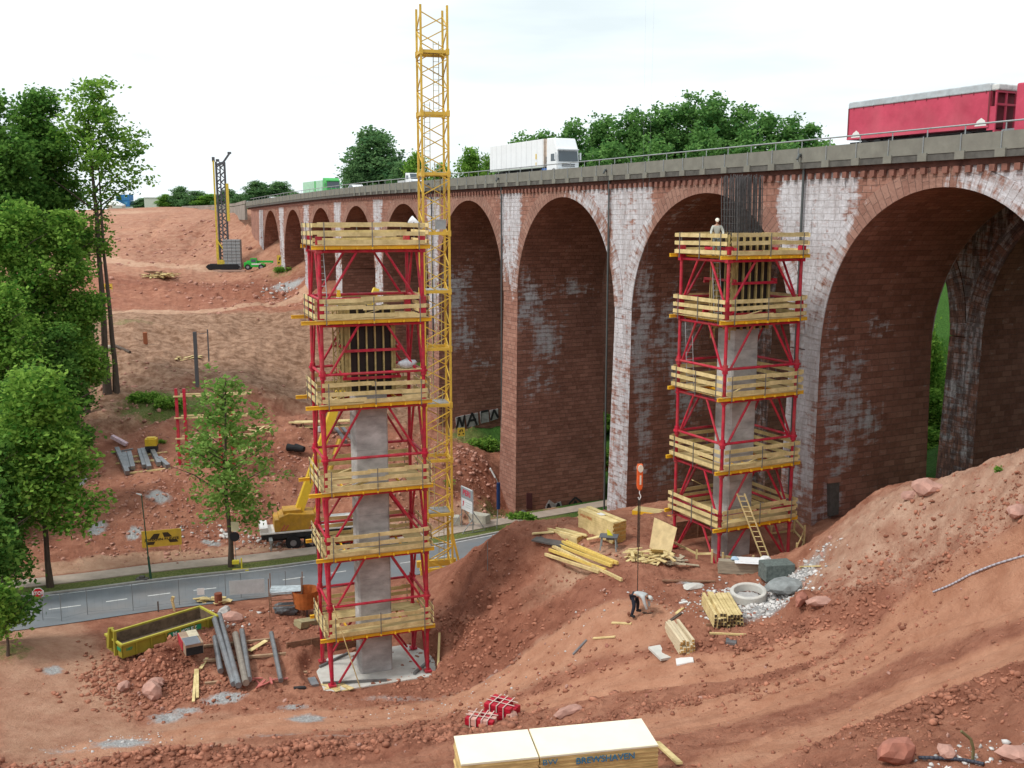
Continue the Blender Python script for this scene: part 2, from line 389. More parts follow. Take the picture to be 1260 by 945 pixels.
def fast_mesh(name, verts, quads, m, attrs={}, smooth=True):
    me = D.meshes.new(name); nv = len(verts); nf = len(quads)
    me.vertices.add(nv); me.vertices.foreach_set('co', verts.astype(np.float32).ravel())
    me.loops.add(nf * 4); me.loops.foreach_set('vertex_index', quads.astype(np.int32).ravel())
    me.polygons.add(nf); me.polygons.foreach_set('loop_start', np.arange(0, nf * 4, 4, dtype=np.int32))
    me.polygons.foreach_set('loop_total', np.full(nf, 4, dtype=np.int32))
    if smooth: me.polygons.foreach_set('use_smooth', np.ones(nf, dtype=bool))
    me.update(calc_edges=True)
    for k_, v_ in attrs.items():
        a = me.attributes.new(k_, 'FLOAT', 'POINT'); a.data.foreach_set('value', v_.astype(np.float32))
    me.materials.append(m); return me
_nr, _na = len(_r), len(_az)
_i = (np.arange(_nr - 1)[:, None] * _na + np.arange(_na - 1)[None, :]).ravel()
quads = np.stack([_i, _i + 1, _i + _na + 1, _i + _na], 1)
# --- what covers the ground where
d_path, _ = pdist(gx, gy, PATHL); d_road, _ = pdist(gx, gy, ROADL); side = sideof(gx, gy)
d_haul, _ = pdist(gx, gy, HAUL); d_up, _ = pdist(gx, gy, UPTRACK); d_zig, _ = pdist(gx, gy, ZIG)
pale = np.zeros_like(gx)
pale = np.maximum(pale, 0.45 * sstep(2.6, 1.6, d_haul))
pale = np.maximum(pale, 0.40 * sstep(165, 200, gy)); _d, _ = pdist(gx, gy, HAUL[:22]); pale = np.maximum(pale, 0.55 * sstep(4.6, 2.6, _d))
track = np.zeros_like(gx)
for _t, w9 in zip(TRK + [HAUL[16:]], TRW + [2.0]): _d, _ = pdist(gx, gy, _t); track = np.maximum(track, sstep(w9 * 1.15, w9 * .6, _d)); pale = np.maximum(pale, 1.25 * sstep(2.0, 1.2, d_up)); pale = np.maximum(pale, 1.0 * sstep(3.4, 1.8, d_zig))
pale = np.maximum(pale, 0.75 * np.where(side > 0, sstep(RW + 7.4, RW + 6.4, d_road) * sstep(RW + 4.0, RW + 4.9, d_road), 0) * sstep(-45, -36, gx))
for (px, py, ew, eh, s) in ((150, 262, 20, 12, 0.8), (170, 285, 25, 10, 0.5), (730, 690, 3.6, 2.0, 0.9), (300, 890, 7, 1.6, 0.4), (920, 745, 4.0, 2.3, 0.0)):
    q = on(px, py); pale = np.maximum(pale, s * np.exp(-((gx - q.x) / ew) ** 2 - ((gy - q.y) / eh) ** 2))
grass = np.where(side > 0, sstep(RW + 0.25, RW + 0.45, d_road) * sstep(RW + 2.5, RW + 2.0, d_road), 0) * sstep(-48, -44, gx)
q1 = P(200, 560, 95)
def blob(px, py, ew, eh, s=1.0):
    q = on(px, py); return s * np.exp(-(((gx - q.x) / ew) ** 2 + ((gy - q.y) / eh) ** 2))
grass = np.maximum(grass, blob(205, 495, 6, 4, 1.0)); grass = np.maximum(grass, blob(590, 540, 5, 6, 0.9)); _q = P(650, 645, 101); grass = np.maximum(grass, 0.9 * np.exp(-((gx - _q.x) / 6) ** 2 - ((gy - _q.y) / 4) ** 2))
grass = np.maximum(grass, blob(12, 800, 2.5, 1.8, 0.55)); grass = np.maximum(grass, blob(350, 333, 6, 5, 0.5)); grass = np.maximum(grass, blob(160, 395, 6, 8, 0.5))
behind = sstep(2, 6, (gx - (52.57 - 0.5012 * gy)) * 0.894 ) * sstep(160, 140, gy) + sstep(10, 20, (gx - (52.57 - 0.5012 * gy)) * 0.894)
wild = np.clip(behind, 0, 1); grass = np.maximum(grass, wild); grass = np.maximum(grass, sstep(-62, -85, gx + 0.35 * (gy - 60)) * sstep(190, 160, gy)); grass = np.maximum(grass, sstep(330, 420, gy)); grass = np.maximum(grass, sstep(250, 258, gy) * sstep(34, 30, np.abs(gx + 92 )) * 0)
brown = np.clip(sstep(112, 124, gy) * sstep(168, 158, gy) * sstep(-8, -14, gx) , 0, 1)
brown = np.maximum(brown, blob(150, 480, 9, 12, 0.9))
_md, _ = pdist(gx, gy, PL_([(1060,650,50.5),(1130,620,48.5),(1262,588,43)])); tan_ = 1.0 * np.exp(-(_md / 3.6) ** 2)
_md, _ = pdist(gx, gy, PL_([(1020,735,49),(1100,710,46),(1262,640,41.5)])); tan_ = np.maximum(tan_, 0.6 * np.exp(-(_md / 2.0) ** 2))
grey = np.zeros_like(gx)
for (px, py, ew, eh, s) in ((930, 745, 2.6, 1.9, 1.1), (975, 715, 2.0, 1.4, 0.9), (205, 885, 1.4, 1.1, 0.8), (150, 915, 2.0, 1.0, 0.85), (230, 875, 1.5, 0.6, .7), (275, 860, 1.5, 0.7, 1.0), (378, 883, 1.2, 0.8, 1.1), (360, 870, 1.2, 0.5, .8), (65, 825, 0.8, 0.7, .9),
                            (120, 650, 0.8, 1.6, 1.0), (165, 655, 0.7, 1.3, 1.0), (70, 610, 1.0, 2, 1.0), (95, 595, 1, 2, 1.0), (195, 610, 1.5, 1, .9), (260, 668, 1.2, .7, .9), (850, 718, 1.0, 0.5, .8), (490, 860, 4.0, 0.7, .55), (600, 835, 4.0, 0.6, .5),
                            (80, 925, 2.5, .7, .5), (355, 352, 4, 3, .9), (235, 293, 4, 4, .4), (420, 905, 3, 0.5, .5), (335, 905, 3, 0.5, .5)):
    q = on(px, py); grey = np.maximum(grey, s * np.exp(-(((gx - q.x) / ew) ** 2 + ((gy - q.y) / eh) ** 2)))
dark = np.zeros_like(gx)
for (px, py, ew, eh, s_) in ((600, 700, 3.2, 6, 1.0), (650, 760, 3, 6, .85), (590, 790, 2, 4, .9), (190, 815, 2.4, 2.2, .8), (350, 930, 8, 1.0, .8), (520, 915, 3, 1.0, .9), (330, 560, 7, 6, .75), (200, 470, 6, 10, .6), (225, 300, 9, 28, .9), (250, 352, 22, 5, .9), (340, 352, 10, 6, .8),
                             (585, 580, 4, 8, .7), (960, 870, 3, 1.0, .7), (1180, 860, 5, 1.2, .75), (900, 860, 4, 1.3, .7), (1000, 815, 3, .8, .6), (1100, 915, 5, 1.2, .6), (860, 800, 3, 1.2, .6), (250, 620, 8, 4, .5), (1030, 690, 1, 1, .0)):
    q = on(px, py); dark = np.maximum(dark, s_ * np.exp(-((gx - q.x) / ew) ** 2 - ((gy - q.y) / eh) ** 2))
# soil material
def soil_material():
    m = D.materials.new('red_soil'); m.use_nodes = True; t = m.node_tree; b = t.nodes['Principled BSDF']; b.inputs['Roughness'].default_value = 0.95; b.inputs['Specular IOR Level'].default_value = 0.15
    tc_ = t.nodes.new('ShaderNodeTexCoord')
    def noise(sc, det=7, rough=0.6, vec=None):
        n = t.nodes.new('ShaderNodeTexNoise'); n.inputs['Scale'].default_value = sc; n.inputs['Detail'].default_value = det; n.inputs['Roughness'].default_value = rough
        t.links.new(vec or tc_.outputs['Object'], n.inputs['Vector']); return n.outputs['Fac']
    def ramp(src, p0, p1, c0=(0,0,0,1), c1=(1,1,1,1)):
        r = t.nodes.new('ShaderNodeValToRGB'); e = r.color_ramp.elements; e[0].position = p0; e[1].position = p1; e[0].color = c0; e[1].color = c1
        t.links.new(src, r.inputs[0]); return r.outputs[0]
    def mix(f, a, bb):
        n = t.nodes.new('ShaderNodeMixRGB'); 
        for i, v in enumerate((f, a, bb)):
            if isinstance(v, (tuple, float)): n.inputs[i].default_value = v
            else: t.links.new(v, n.inputs[i])
        return n.outputs[0]
    def attr(nm): a = t.nodes.new('ShaderNodeAttribute'); a.attribute_name = nm; return a.outputs['Fac']
    def mul(a, k_):
        n = t.nodes.new('ShaderNodeMath'); n.operation = 'MULTIPLY'; 
        for i, v in enumerate((a, k_)):
            if isinstance(v, (int, float)): n.inputs[i].default_value = v
            else: t.links.new(v, n.inputs[i])
        return n.outputs[0]
    def add(a, k_, op='ADD'):
        n = t.nodes.new('ShaderNodeMath'); n.operation = op
        for i, v in enumerate((a, k_)):
            if isinstance(v, (int, float)): n.inputs[i].default_value = v
            else: t.links.new(v, n.inputs[i])
        return n.outputs[0]
    def masked(a_, thr=0.5, soft=0.18, sc=1.3):
        s = add(attr(a_), mul(add(noise(sc, 8, 0.7), -0.5), 0.9)); return ramp(s, thr - soft, thr + soft)
    nbig = noise(0.09, 8, 0.65); nmid = noise(0.8, 9, 0.7); nfin = noise(7.0, 6, 0.7)
    soil = mix(ramp(nmid, 0.36, 0.68), (0.285, 0.113, 0.068, 1), (0.49, 0.235, 0.150, 1))
    soil = mix(ramp(nbig, 0.40, 0.62), soil, mix(ramp(nmid, 0.3, 0.7), (0.22, 0.080, 0.050, 1), (0.40, 0.175, 0.112, 1)))
    soil = mix(ramp(nfin, 0.62, 0.75, c1=(0.5,0.5,0.5,1)), soil, (0.52, 0.30, 0.22, 1))
    soil = mix(ramp(nfin, 0.40, 0.28, c1=(0.5,0.5,0.5,1)) if False else ramp(nfin, 0.24, 0.40, (0.55,0.55,0.55,1), (0,0,0,1)), soil, (0.15, 0.055, 0.04, 1))
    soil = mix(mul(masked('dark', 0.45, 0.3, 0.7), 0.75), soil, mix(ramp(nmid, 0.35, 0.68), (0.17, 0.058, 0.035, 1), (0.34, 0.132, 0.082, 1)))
    br = mix(ramp(nmid, 0.38, 0.62), (0.20, 0.105, 0.062, 1), (0.44, 0.27, 0.18, 1))
    col = mix(masked('brown', 0.5, 0.25, 0.4), soil, br)
    col = mix(masked('tan', 0.5, 0.3, 0.8), col, mix(ramp(nmid, 0.35, 0.65), (0.38, 0.195, 0.13, 1), (0.56, 0.36, 0.26, 1)))
    col = mix(mul(masked('pale', 0.5, 0.3, 0.5), 0.85), col, mix(ramp(nmid, 0.3, 0.7), (0.44, 0.245, 0.155, 1), (0.60, 0.40, 0.28, 1)))
    col = mix(mul(masked('track', 0.5, 0.3, 0.6), 0.8), col, mix(ramp(nmid, 0.3, 0.7), (0.42, 0.19, 0.112, 1), (0.60, 0.32, 0.205, 1)))
    gr = mix(ramp(nfin, 0.4, 0.65), (0.09, 0.13, 0.03, 1), (0.24, 0.235, 0.085, 1))
    gr = mix(attr('wild'), gr, mix(ramp(nfin, 0.35, 0.65), (0.02, 0.06, 0.01, 1), (0.07, 0.16, 0.03, 1)))
    col = mix(masked('grass', 0.5, 0.12, 2.5), col, gr)
    col = mix(masked('grey', 0.55, 0.16, 2.2), col, mix(ramp(nfin, 0.35, 0.65), (0.27, 0.26, 0.25, 1), (0.50, 0.50, 0.50, 1)))
    t.links.new(col, b.inputs['Base Color'])
    bp = t.nodes.new('ShaderNodeBump'); bp.inputs['Strength'].default_value = 1.0; bp.inputs['Distance'].default_value = 0.20
    hsum = add(mul(nfin, 0.5), mul(noise(2.2, 8, 0.75), 1.0)); t.links.new(hsum, bp.inputs['Height']); t.links.new(bp.outputs[0], b.inputs['Normal'])
    return m
SOIL = soil_material()
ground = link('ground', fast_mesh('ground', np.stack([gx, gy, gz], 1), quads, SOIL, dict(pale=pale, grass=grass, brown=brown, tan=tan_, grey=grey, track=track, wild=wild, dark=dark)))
ground['kind'] = 'structure'
# --- road, kerb, path
def strip(name, line, d0, d1, dz, m, thick=0.0, i0=0, i1=None):
    a = offs(line, d0); b = offs(line, d1); mb = MB(); L_ = list(zip(a, b))[i0:i1]
    vs_ = []
    for (p, q) in L_: vs_ += [(p[0], p[1], p[2] + dz), (q[0], q[1], q[2] + dz)]
    fs = [(2*i, 2*i+2, 2*i+3, 2*i+1) for i in range(len(L_) - 1)]
    mb.add(vs_, fs)
    if thick:
        n = len(vs_); mb.add([(x, y, z - thick) for x, y, z in vs_], [])
        for i in range(len(L_) - 1):
            mb.f += [(2*i, n + 2*i, n + 2*i + 2, 2*i + 2), (2*i+1, 2*i+3, n + 2*i+3, n + 2*i+1)]
    o = part(name, mb, m); o['kind'] = 'structure'; return o
ASPH = mat('asphalt', (0.17, 0.185, 0.20), 0.9, var=0.12, scale=0.5, bump=0.15, dirt=0.35, dirtcol=(0.3, 0.24, 0.2))
strip('road', ROADL, -RW, RW, 0.0, ASPH)
KERB = mat('kerb_stone', (0.36, 0.34, 0.31), 0.9, var=0.2, scale=2)
strip('kerb', ROADL, RW + 0.006, RW + 0.30, 0.09, KERB, 0.2)
strip('footpath', PATHL, -0.95, 0.95, 0.03, mat('path_gravel', (0.42, 0.34, 0.28), 0.95, var=0.15, scale=1.2), 0.15)
PAINT = mat('road_paint', (0.62, 0.62, 0.6), 0.8, var=0.25, scale=2)
mk = 0
for i0 in (16, 22, 28, 34, 40, 46, 52, 58, 64, 70, 76, 82, 88):
    mk += 1
    strip('lane_marking', ROADL, -0.07, 0.07, 0.008, PAINT, 0, i0, i0 + 4)
strip('edge_line', ROADL, RW - 0.35, RW - 0.24, 0.008, PAINT)
# ------------------------------------------------------------------ sandstone viaducts
def stone_material(name, c0, c1, white=(0.76, 0.76, 0.80), bw=1.0, bh=0.42, mortar=(0.16,0.11,0.09), stain_gain=1.0):
    m = D.materials.new(name); m.use_nodes = True; t = m.node_tree; b = t.nodes['Principled BSDF']; b.inputs['Roughness'].default_value = 0.93; b.inputs['Specular IOR Level'].default_value = 0.15
    uv = t.nodes.new('ShaderNodeUVMap'); uv.uv_map = 'uv'
    br = t.nodes.new('ShaderNodeTexBrick'); br.inputs['Scale'].default_value = 1.0; br.inputs['Brick Width'].default_value = bw; br.inputs['Row Height'].default_value = bh
    br.inputs['Mortar Size'].default_value = 0.018; br.inputs['Mortar Smooth'].default_value = 0.4; br.inputs['Bias'].default_value = 0.0
    br.inputs['Color1'].default_value = (0, 0, 0, 1); br.inputs['Color2'].default_value = (1, 1, 1, 1); br.inputs['Mortar'].default_value = (0.5, 0.5, 0.5, 1)
    br.offset = 0.5; br.squash = 0.72; br.squash_frequency = 3
    nw = t.nodes.new('ShaderNodeTexNoise'); nw.inputs['Scale'].default_value = 1.6; nw.inputs['Detail'].default_value = 3; t.links.new(uv.outputs[0], nw.inputs['Vector'])
    vm = t.nodes.new('ShaderNodeVectorMath'); vm.operation = 'MULTIPLY_ADD'; vm.inputs[1].default_value = (0.10, 0.06, 0); t.links.new(nw.outputs['Color'], vm.inputs[0]); t.links.new(uv.outputs[0], vm.inputs[2])
    t.links.new(vm.outputs[0], br.inputs['Vector'])
    def noise(sc, det=6, rough=0.65, vs_=(1,1,1)):
        mp_ = t.nodes.new('ShaderNodeMapping'); mp_.inputs['Scale'].default_value = vs_; t.links.new(uv.outputs[0], mp_.inputs[0])
        n = t.nodes.new('ShaderNodeTexNoise'); n.inputs['Scale'].default_value = sc; n.inputs['Detail'].default_value = det; n.inputs['Roughness'].default_value = rough
        t.links.new(mp_.outputs[0], n.inputs['Vector']); return n.outputs['Fac']
    def ramp(src, p0, p1, c0_=(0,0,0,1), c1_=(1,1,1,1)):
        r = t.nodes.new('ShaderNodeValToRGB'); e = r.color_ramp.elements; e[0].position = p0; e[1].position = p1; e[0].color = c0_; e[1].color = c1_
        t.links.new(src, r.inputs[0]); return r.outputs[0]
    def mix(f, a, bb):
        n = t.nodes.new('ShaderNodeMixRGB')
        for i, v in enumerate((f, a, bb)):
            if isinstance(v, (tuple, float)): n.inputs[i].default_value = v
            else: t.links.new(v, n.inputs[i])
        return n.outputs[0]
    def math_(op, a, bb):
        n = t.nodes.new('ShaderNodeMath'); n.operation = op
        for i, v in enumerate((a, bb)):
            if isinstance(v, (int, float)): n.inputs[i].default_value = v
            else: t.links.new(v, n.inputs[i])
        return n.outputs[0]
    nb = noise(0.25, 7, 0.6); nf = noise(3.0, 6, 0.7)
    stone = mix(br.outputs['Color'], c0 + (1,), c1 + (1,))
    stone = mix(math_('MULTIPLY', ramp(nb, 0.35, 0.7), 0.55), stone, tuple(x * 0.62 for x in c0) + (1,))
    stone = mix(math_('MULTIPLY', ramp(nf, 0.35, 0.75), 0.4), stone, tuple(min(1, x * 1.25) for x in c1) + (1,))
    at = t.nodes.new('ShaderNodeAttribute'); at.attribute_name = 'stain'
    jag = noise(1.5, 8, 0.72, (0.6, 2.2, 1))
    s = math_('ADD', math_('MULTIPLY', at.outputs['Fac'], stain_gain), math_('MULTIPLY', math_('ADD', jag, -0.5), 1.9))
    s = math_('ADD', s, math_('MULTIPLY', math_('ADD', br.outputs['Color'], -0.5), 0.30)); s = math_('ADD', s, math_('MULTIPLY', math_('ADD', noise(0.55, 5, 0.6, (1, 0.5, 1)), -0.5), 1.3))
    s = math_('ADD', s, math_('MULTIPLY', math_('ADD', noise(0.9, 6, 0.7, (2.4, 0.28, 1)), -0.5), 1.1)); wm = ramp(s, 0.38, 0.76)
    wcol = mix(ramp(noise(5, 6, 0.7), 0.3, 0.7), tuple(x * 0.66 for x in white) + (1,), white + (1,)); wcol = mix(math_('MULTIPLY', ramp(noise(0.8, 7, 0.7, (1.8, 0.4, 1)), 0.42, 0.62), 0.62), wcol, (0.33, 0.30, 0.30, 1))
    col = mix(math_('MULTIPLY', wm, 0.9), stone, wcol)
    ad = t.nodes.new('ShaderNodeAttribute'); ad.attribute_name = 'soot_and_shade'  # grime on the stone, plus painted shade on the rear viaduct
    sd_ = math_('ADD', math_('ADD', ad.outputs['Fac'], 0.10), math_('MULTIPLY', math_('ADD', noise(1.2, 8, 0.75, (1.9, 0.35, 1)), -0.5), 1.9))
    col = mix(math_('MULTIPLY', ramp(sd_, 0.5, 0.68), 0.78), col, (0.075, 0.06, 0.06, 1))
    col = mix(math_('MULTIPLY', br.outputs['Fac'], 0.75), col, mix(wm, mortar + (1,), (0.52, 0.48, 0.47, 1)))
    t.links.new(col, b.inputs['Base Color'])
    bp = t.nodes.new('ShaderNodeBump'); bp.inputs['Strength'].default_value = 1.0; bp.inputs['Distance'].default_value = 0.11
    hh = math_('ADD', math_('MULTIPLY', math_('SUBTRACT', 1.0, br.outputs['Fac']), 1.0), math_('MULTIPLY', nf, 0.9)); t.links.new(hh, bp.inputs['Height']); t.links.new(bp.outputs[0], b.inputs['Normal'])
    return m
STONE = stone_material('sandstone_face', (0.26, 0.118, 0.086), (0.42, 0.225, 0.170))
STONEV = stone_material('sandstone_vault_shaded', (0.185, 0.076, 0.052), (0.34, 0.155, 0.112))  # darker copy of the face stone, vault shade put into the colour
RING = stone_material('sandstone_ring', (0.25, 0.125, 0.095), (0.38, 0.22, 0.17), bw=1.5, bh=0.42)
CONC = mat('parapet_concrete', (0.20, 0.195, 0.165), 0.9, var=0.18, scale=1.2, bump=0.2, dirt=0.5, dirtcol=(0.16, 0.15, 0.13))
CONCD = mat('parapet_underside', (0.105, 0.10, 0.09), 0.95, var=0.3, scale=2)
STEELG = mat('galvanised_steel', (0.36, 0.38, 0.38), 0.5, 0.6, var=0.15, scale=4)
def grid_mesh(name, m, patches, parent):
    """patches: list of (P[i][j], UV[i][j], stain[i][j], soot[i][j])"""
    v = []; f = []; uvs = []; st = []; sk = []; mi = []
    for Pm, UV, S, K, *mx_ in patches:
        o = len(v); ni = len(Pm); nj = len(Pm[0])
        for i in range(ni):
            for j in range(nj): v.append(tuple(Pm[i][j])); uvs.append(UV[i][j]); st.append(S[i][j]); sk.append(K[i][j])
        for i in range(ni - 1):
            for j in range(nj - 1): a = o + i * nj + j; f.append((a, a + nj, a + nj + 1, a + 1)); mi.append(mx_[0] if mx_ else 0)
    me = D.meshes.new(name); me.from_pydata(v, [], f); me.update(); [me.materials.append(x_) for x_ in (m if isinstance(m, list) else [m])]; me.polygons.foreach_set('material_index', mi)
    ul = me.uv_layers.new(name='uv'); li = np.zeros(len(me.loops), dtype=np.int32); me.loops.foreach_get('vertex_index', li)
    ul.data.foreach_set('uv', np.array(uvs, dtype=np.float32)[li].ravel())
    for nm, arr in (('stain', st), ('soot_and_shade', sk)):
        a = me.attributes.new(nm, 'FLOAT', 'POINT'); a.data.foreach_set('value', np.array(arr, dtype=np.float32))
    return link(name, me, parent)
K1 = 1.1186
PIERY = [28.3, 47.6, 66.2, 85.95, 105.2, 124.0, 142.1, 159.1, 175.5, 190.9, 205.6]
CROWNY = [37.9, 57.2, 76.5, 95.9, 114.5, 133.5, 150.7, 167.5, 183.6, 198.1]
CROWNZ = [31.6, 31.64, 31.76, 31.83, 31.82, 31.7, 31.62, 31.47, 31.31, 31.26]
def ztop(Y): return 34.38 - 1.15 * max(0.0, (Y - 140) / 73.0) ** 1.6 if Y > 140 else 34.38      # top of the parapet
HALF_T = 1.6
HT = {2: 1.4, 3: 1.3}
ht = lambda n: HT.get(n, HALF_T)
def batter(z, zs): return 1.0 + max(0.0, zs - z) * 0.012
def lerp(a, b, t): return a + (b - a) * t
def gauss(x, s): return math.exp(-(x / s) ** 2)
def front_stain(s, z, row):
    """white lime runs on the pier heads; s along the line in metres"""
    v = 0.0; k_ = 0.0
    for n, Yp in enumerate(PIERY):
        d = s - Yp * K1; near = n in (2, 3, 4, 5)
        wd = {2: 3.9, 3: 3.4, 4: 2.6, 5: 2.2}.get(n, 1.9)
        top = max(0.0, min(1.0, (z - 17) / 14))
        half = 1.7 + (wd - 1.5) * top ** 1.5
        lowlim = {2: 3.0, 3: -5, 4: 20.5, 5: 15, 6: 8}.get(n, -5)
        fade = max(0.0, min(1.0, (z - lowlim) / (13.0 if n == 2 else 5.0)));  fade *= (0.70 + 0.30 * max(0.0, min(1.0, (z - 5) / 18))) if n == 3 else 1.0
        off = {3: -0.9, 2: -0.3}.get(n, 0.0) * top
        v = max(v, 0.86 * fade * max(0.0, min(1.0, (half - abs(d - off)) / 1.0 + 0.25)))
        k_ = max(k_, 0.55 * gauss(d - 0.3, 0.45) * max(0, min(1, (z - 20) / 8)))
    a = s - 57.2 * K1        # big arch at the right: white along its right haunch
    if 0.5 < a < 12 and z > 27: v = max(v, 0.95 * min(1, (a - 0.5) / 1.2) * min(1, (z - 27) / 3)) if False else v
    if -11 < a < 0.5 and z > 26: v = max(v, 0.80 * max(0, min(1, (0.5 - a) / 2.5)) * min(1, (z - 26) / 2)); k_ = max(k_, 0.45 * gauss(z - 33, 1.3))
    a = s - 95.9 * K1
    if -8.5 < a < 0 and z > 22: v = max(v, 0.74 * max(0, min(1, (-.2 - a) / 2.5)))
    if z > 31.8: k_ = max(k_, 0.32)
    if row: v *= 0.62; k_ = max(k_, 0.50)  # rear row: less white and more dark, painting the shade behind the front viaduct
    return v, k_
def flank_stain(n, w, z, side, row):
    """n pier, w metres from the front edge"""
    v = 0.0
    if side < 0 and not row:      # the flanks seen from the viewpoint
        for (nn, w0, z0, sw, sz, s_) in ((4, 1.5, 21, 1.6, 3.5, .75), (4, 3.2, 17.5, 2.0, 3.5, .72), (4, 6.5, 22.5, 2.4, 1.0, .8), (4, 2.6, 13, 2.0, 2, .6),
                                         (3, 1.2, 18, 1.4, 12, .72), (3, 4.5, 20, 2.6, 4.0, .7), (3, 5.8, 14, 2.5, 2.6, .7), (3, 3.8, 8.0, 2.5, 1.6, .55),
                                         (5, 2.5, 21, 2, 4, .8), (5, 3.0, 15, 2, 2, .75), (5, 6.0, 12, 2, 1.0, .6),
                                         (2, 1.5, 18, 1.4, 5, .62), (2, 5.0, 22.6, 1.0, .7, .85), (2, 2.6, 17.5, 1.6, 3.0, .68), (2, 4.5, 16.2, 1.2, 1.4, .65), (2, 1.5, 12, 1.2, 2.2, .55), (2, .5, 10.5, .8, 1.4, .95), (2, 3.2, 20.5, 1.6, .6, .7), (2, 2.2, 14.5, 2.4, 2.2, .6)):
            if nn == n: v = max(v, s_ * gauss(w - w0, sw) * gauss(z - z0, sz))
    return v
def build_viaduct(row, w0, w1, label):
    root = thing('stone_viaduct', label, 'viaduct', tuple(BL(95, w0, 0)), 0, 'parallel sandstone viaducts')
    o = root.location
    def W(s, w, z): return BL(s / K1, w, z) - Vector(o)
    zt_off = 1.3          # stone ends here under the parapet
    # piers
    for n, Yp in enumerate(PIERY):
        sc = Yp * K1; zc = CROWNZ[min(n, len(CROWNZ) - 1)]
        rise = 10.4 if n < 6 else 9.6
        zs = (CROWNZ[max(0, n-1)] + zc) / 2 - rise
        if n in (0, len(PIERY) - 1): zs = 33
        p = BL(Yp, w0 + 5); zb = min(H(p.x, p.y), H(*(BL(Yp, w0))[:2])) - 2.5
        nz_ = max(3, int((zs - zb) / 0.8)); patches = []
        zz = [lerp(zb, zs, i / nz_) for i in range(nz_ + 1)]
        # four faces
        corners = [(-1, w0), (1, w0), (1, w1), (-1, w1)]
        for fi in range(4):
            (sa, wa), (sb, wb) = corners[fi], corners[(fi + 1) % 4]
            nh = 4 if fi in (0, 2) else 12; Pm = []; UV = []; S = []; K = []
            for j in range(nh + 1):
                t = j / nh; colp = []; cu = []; cs = []; ck = []
                for z in zz:
                    g = batter(z, zs) ; s_ = sc + lerp(sa, sb, t) * ht(n) * g; ex = (g - 1) * 1.6
                    ww = lerp(wa, wb, t); ww = ww - ex if ww == w0 else (ww + ex if ww == w1 else ww)
                    colp.append(W(s_, ww, z)); cu.append(((s_ if fi in (0, 2) else ww + 0.37 * n), z))
                    if fi in (0, 2): a_, b_ = front_stain(sc + lerp(sa, sb, t) * ht(n) * 0.8, z, row)
                    else: a_, b_ = flank_stain(n, ww - w0, z, -1 if fi == 3 else 1, row), 0.1
                    cs.append(a_); ck.append(b_)
                Pm.append(colp); UV.append(cu); S.append(cs); K.append(ck)
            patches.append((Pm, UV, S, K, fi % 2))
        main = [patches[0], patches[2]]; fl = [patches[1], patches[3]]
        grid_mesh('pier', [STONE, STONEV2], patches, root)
    # arches
    for n, Yc in enumerate(CROWNY):
        s0 = PIERY[n] * K1 + ht(n); s1 = PIERY[n+1] * K1 - ht(n + 1); sc = (s0 + s1) / 2; a = (s1 - s0) / 2; zc = CROWNZ[n]; b_ = 10.4 if n < 6 else 9.6
        zs = zc - b_; NA = 40
        pts = [(sc - a * math.cos(math.pi * i / NA), zs + b_ * math.sin(math.pi * i / NA) ** 0.95) for i in range(NA + 1)]
        # soffit
        Pm = []; UV = []; S = []; K = []; arc = 0
        for i, (s_, z) in enumerate(pts):
            if i: arc += math.hypot(s_ - pts[i-1][0], z - pts[i-1][1])
            row_p = []; ru = []; rs = []
            for j in range(9):
                ww = lerp(w0 + 0.02, w1 - 0.02, j / 8); row_p.append(W(s_, ww, z)); ru.append((ww, arc)); 
                rs.append(flank_stain(n + 1, ww - w0, z, -1 , row) if s_ > sc else 0.0)
            Pm.append(row_p); UV.append(ru); S.append(rs); K.append([0.12] * 9)
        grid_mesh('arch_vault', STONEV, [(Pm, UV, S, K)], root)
        # ring of voussoirs, slightly proud, on both faces
        rp = []
        for (wf, sg) in ((w0, -1), (w1, 1)):
            Pm = []; UV = []; S = []; K = []; arc = 0
            for i in range(1, NA):
                s_, z = pts[i]; 
                ax, az = pts[i-1]; bx, bz = pts[i+1]; tx, tz = bx - ax, bz - az; l = math.hypot(tx, tz); nx, nz_ = -tz / l, tx / l
                arc += math.hypot(s_ - pts[i-1][0], z - pts[i-1][1])
                th = 1.15 + 0.25 * abs(math.cos(math.pi * i / NA))
                rr = []; ru = []; rs = []; rk = []
                for (k_, pr_) in ((0, -0.03), (0, 0.06), (0.5, 0.06), (1, 0.06), (1, -0.03)):
                    q = (s_ + nx * th * k_, min(z + nz_ * th * k_, ztop(Yc) - zt_off - 0.04)); rr.append(W(q[0], wf + sg * pr_, q[1])); ru.append((k_ * 1.4, arc * 0.93))
                    a2, b2 = front_stain(q[0], q[1], row); rs.append(a2 * 0.85); rk.append(b2)
                Pm.append(rr); UV.append(ru); S.append(rs); K.append(rk)
            rp.append((Pm, UV, S, K))
        grid_mesh('arch_ring', RING, rp, root)
        # spandrel walls
        sp = []
        for wf in (w0, w1):
            Pm = []; UV = []; S = []; K = []
            edge = [(PIERY[n] * K1, zs)] + [(PIERY[n] * K1 + ht(n) * 0.6, zs)] + pts + [(PIERY[n+1] * K1, zs)]
            for (s_, z) in edge:
                zt = ztop(s_ / K1) - zt_off; cp = []; cu = []; cs = []; ck = []
                nv = 16
                for j in range(nv + 1):
                    zz_ = lerp(z, zt, j / nv); cp.append(W(s_, wf, zz_)); cu.append((s_, zz_)); a2, b2 = front_stain(s_, zz_, row); cs.append(a2); ck.append(b2)
                Pm.append(cp); UV.append(cu); S.append(cs); K.append(ck)
            sp.append((Pm, UV, S, K))
        grid_mesh('spandrel_wall', STONE, sp, root)
    # cornice with corbels, parapet, railing
    sA = -20 * K1; sB = 213 * K1
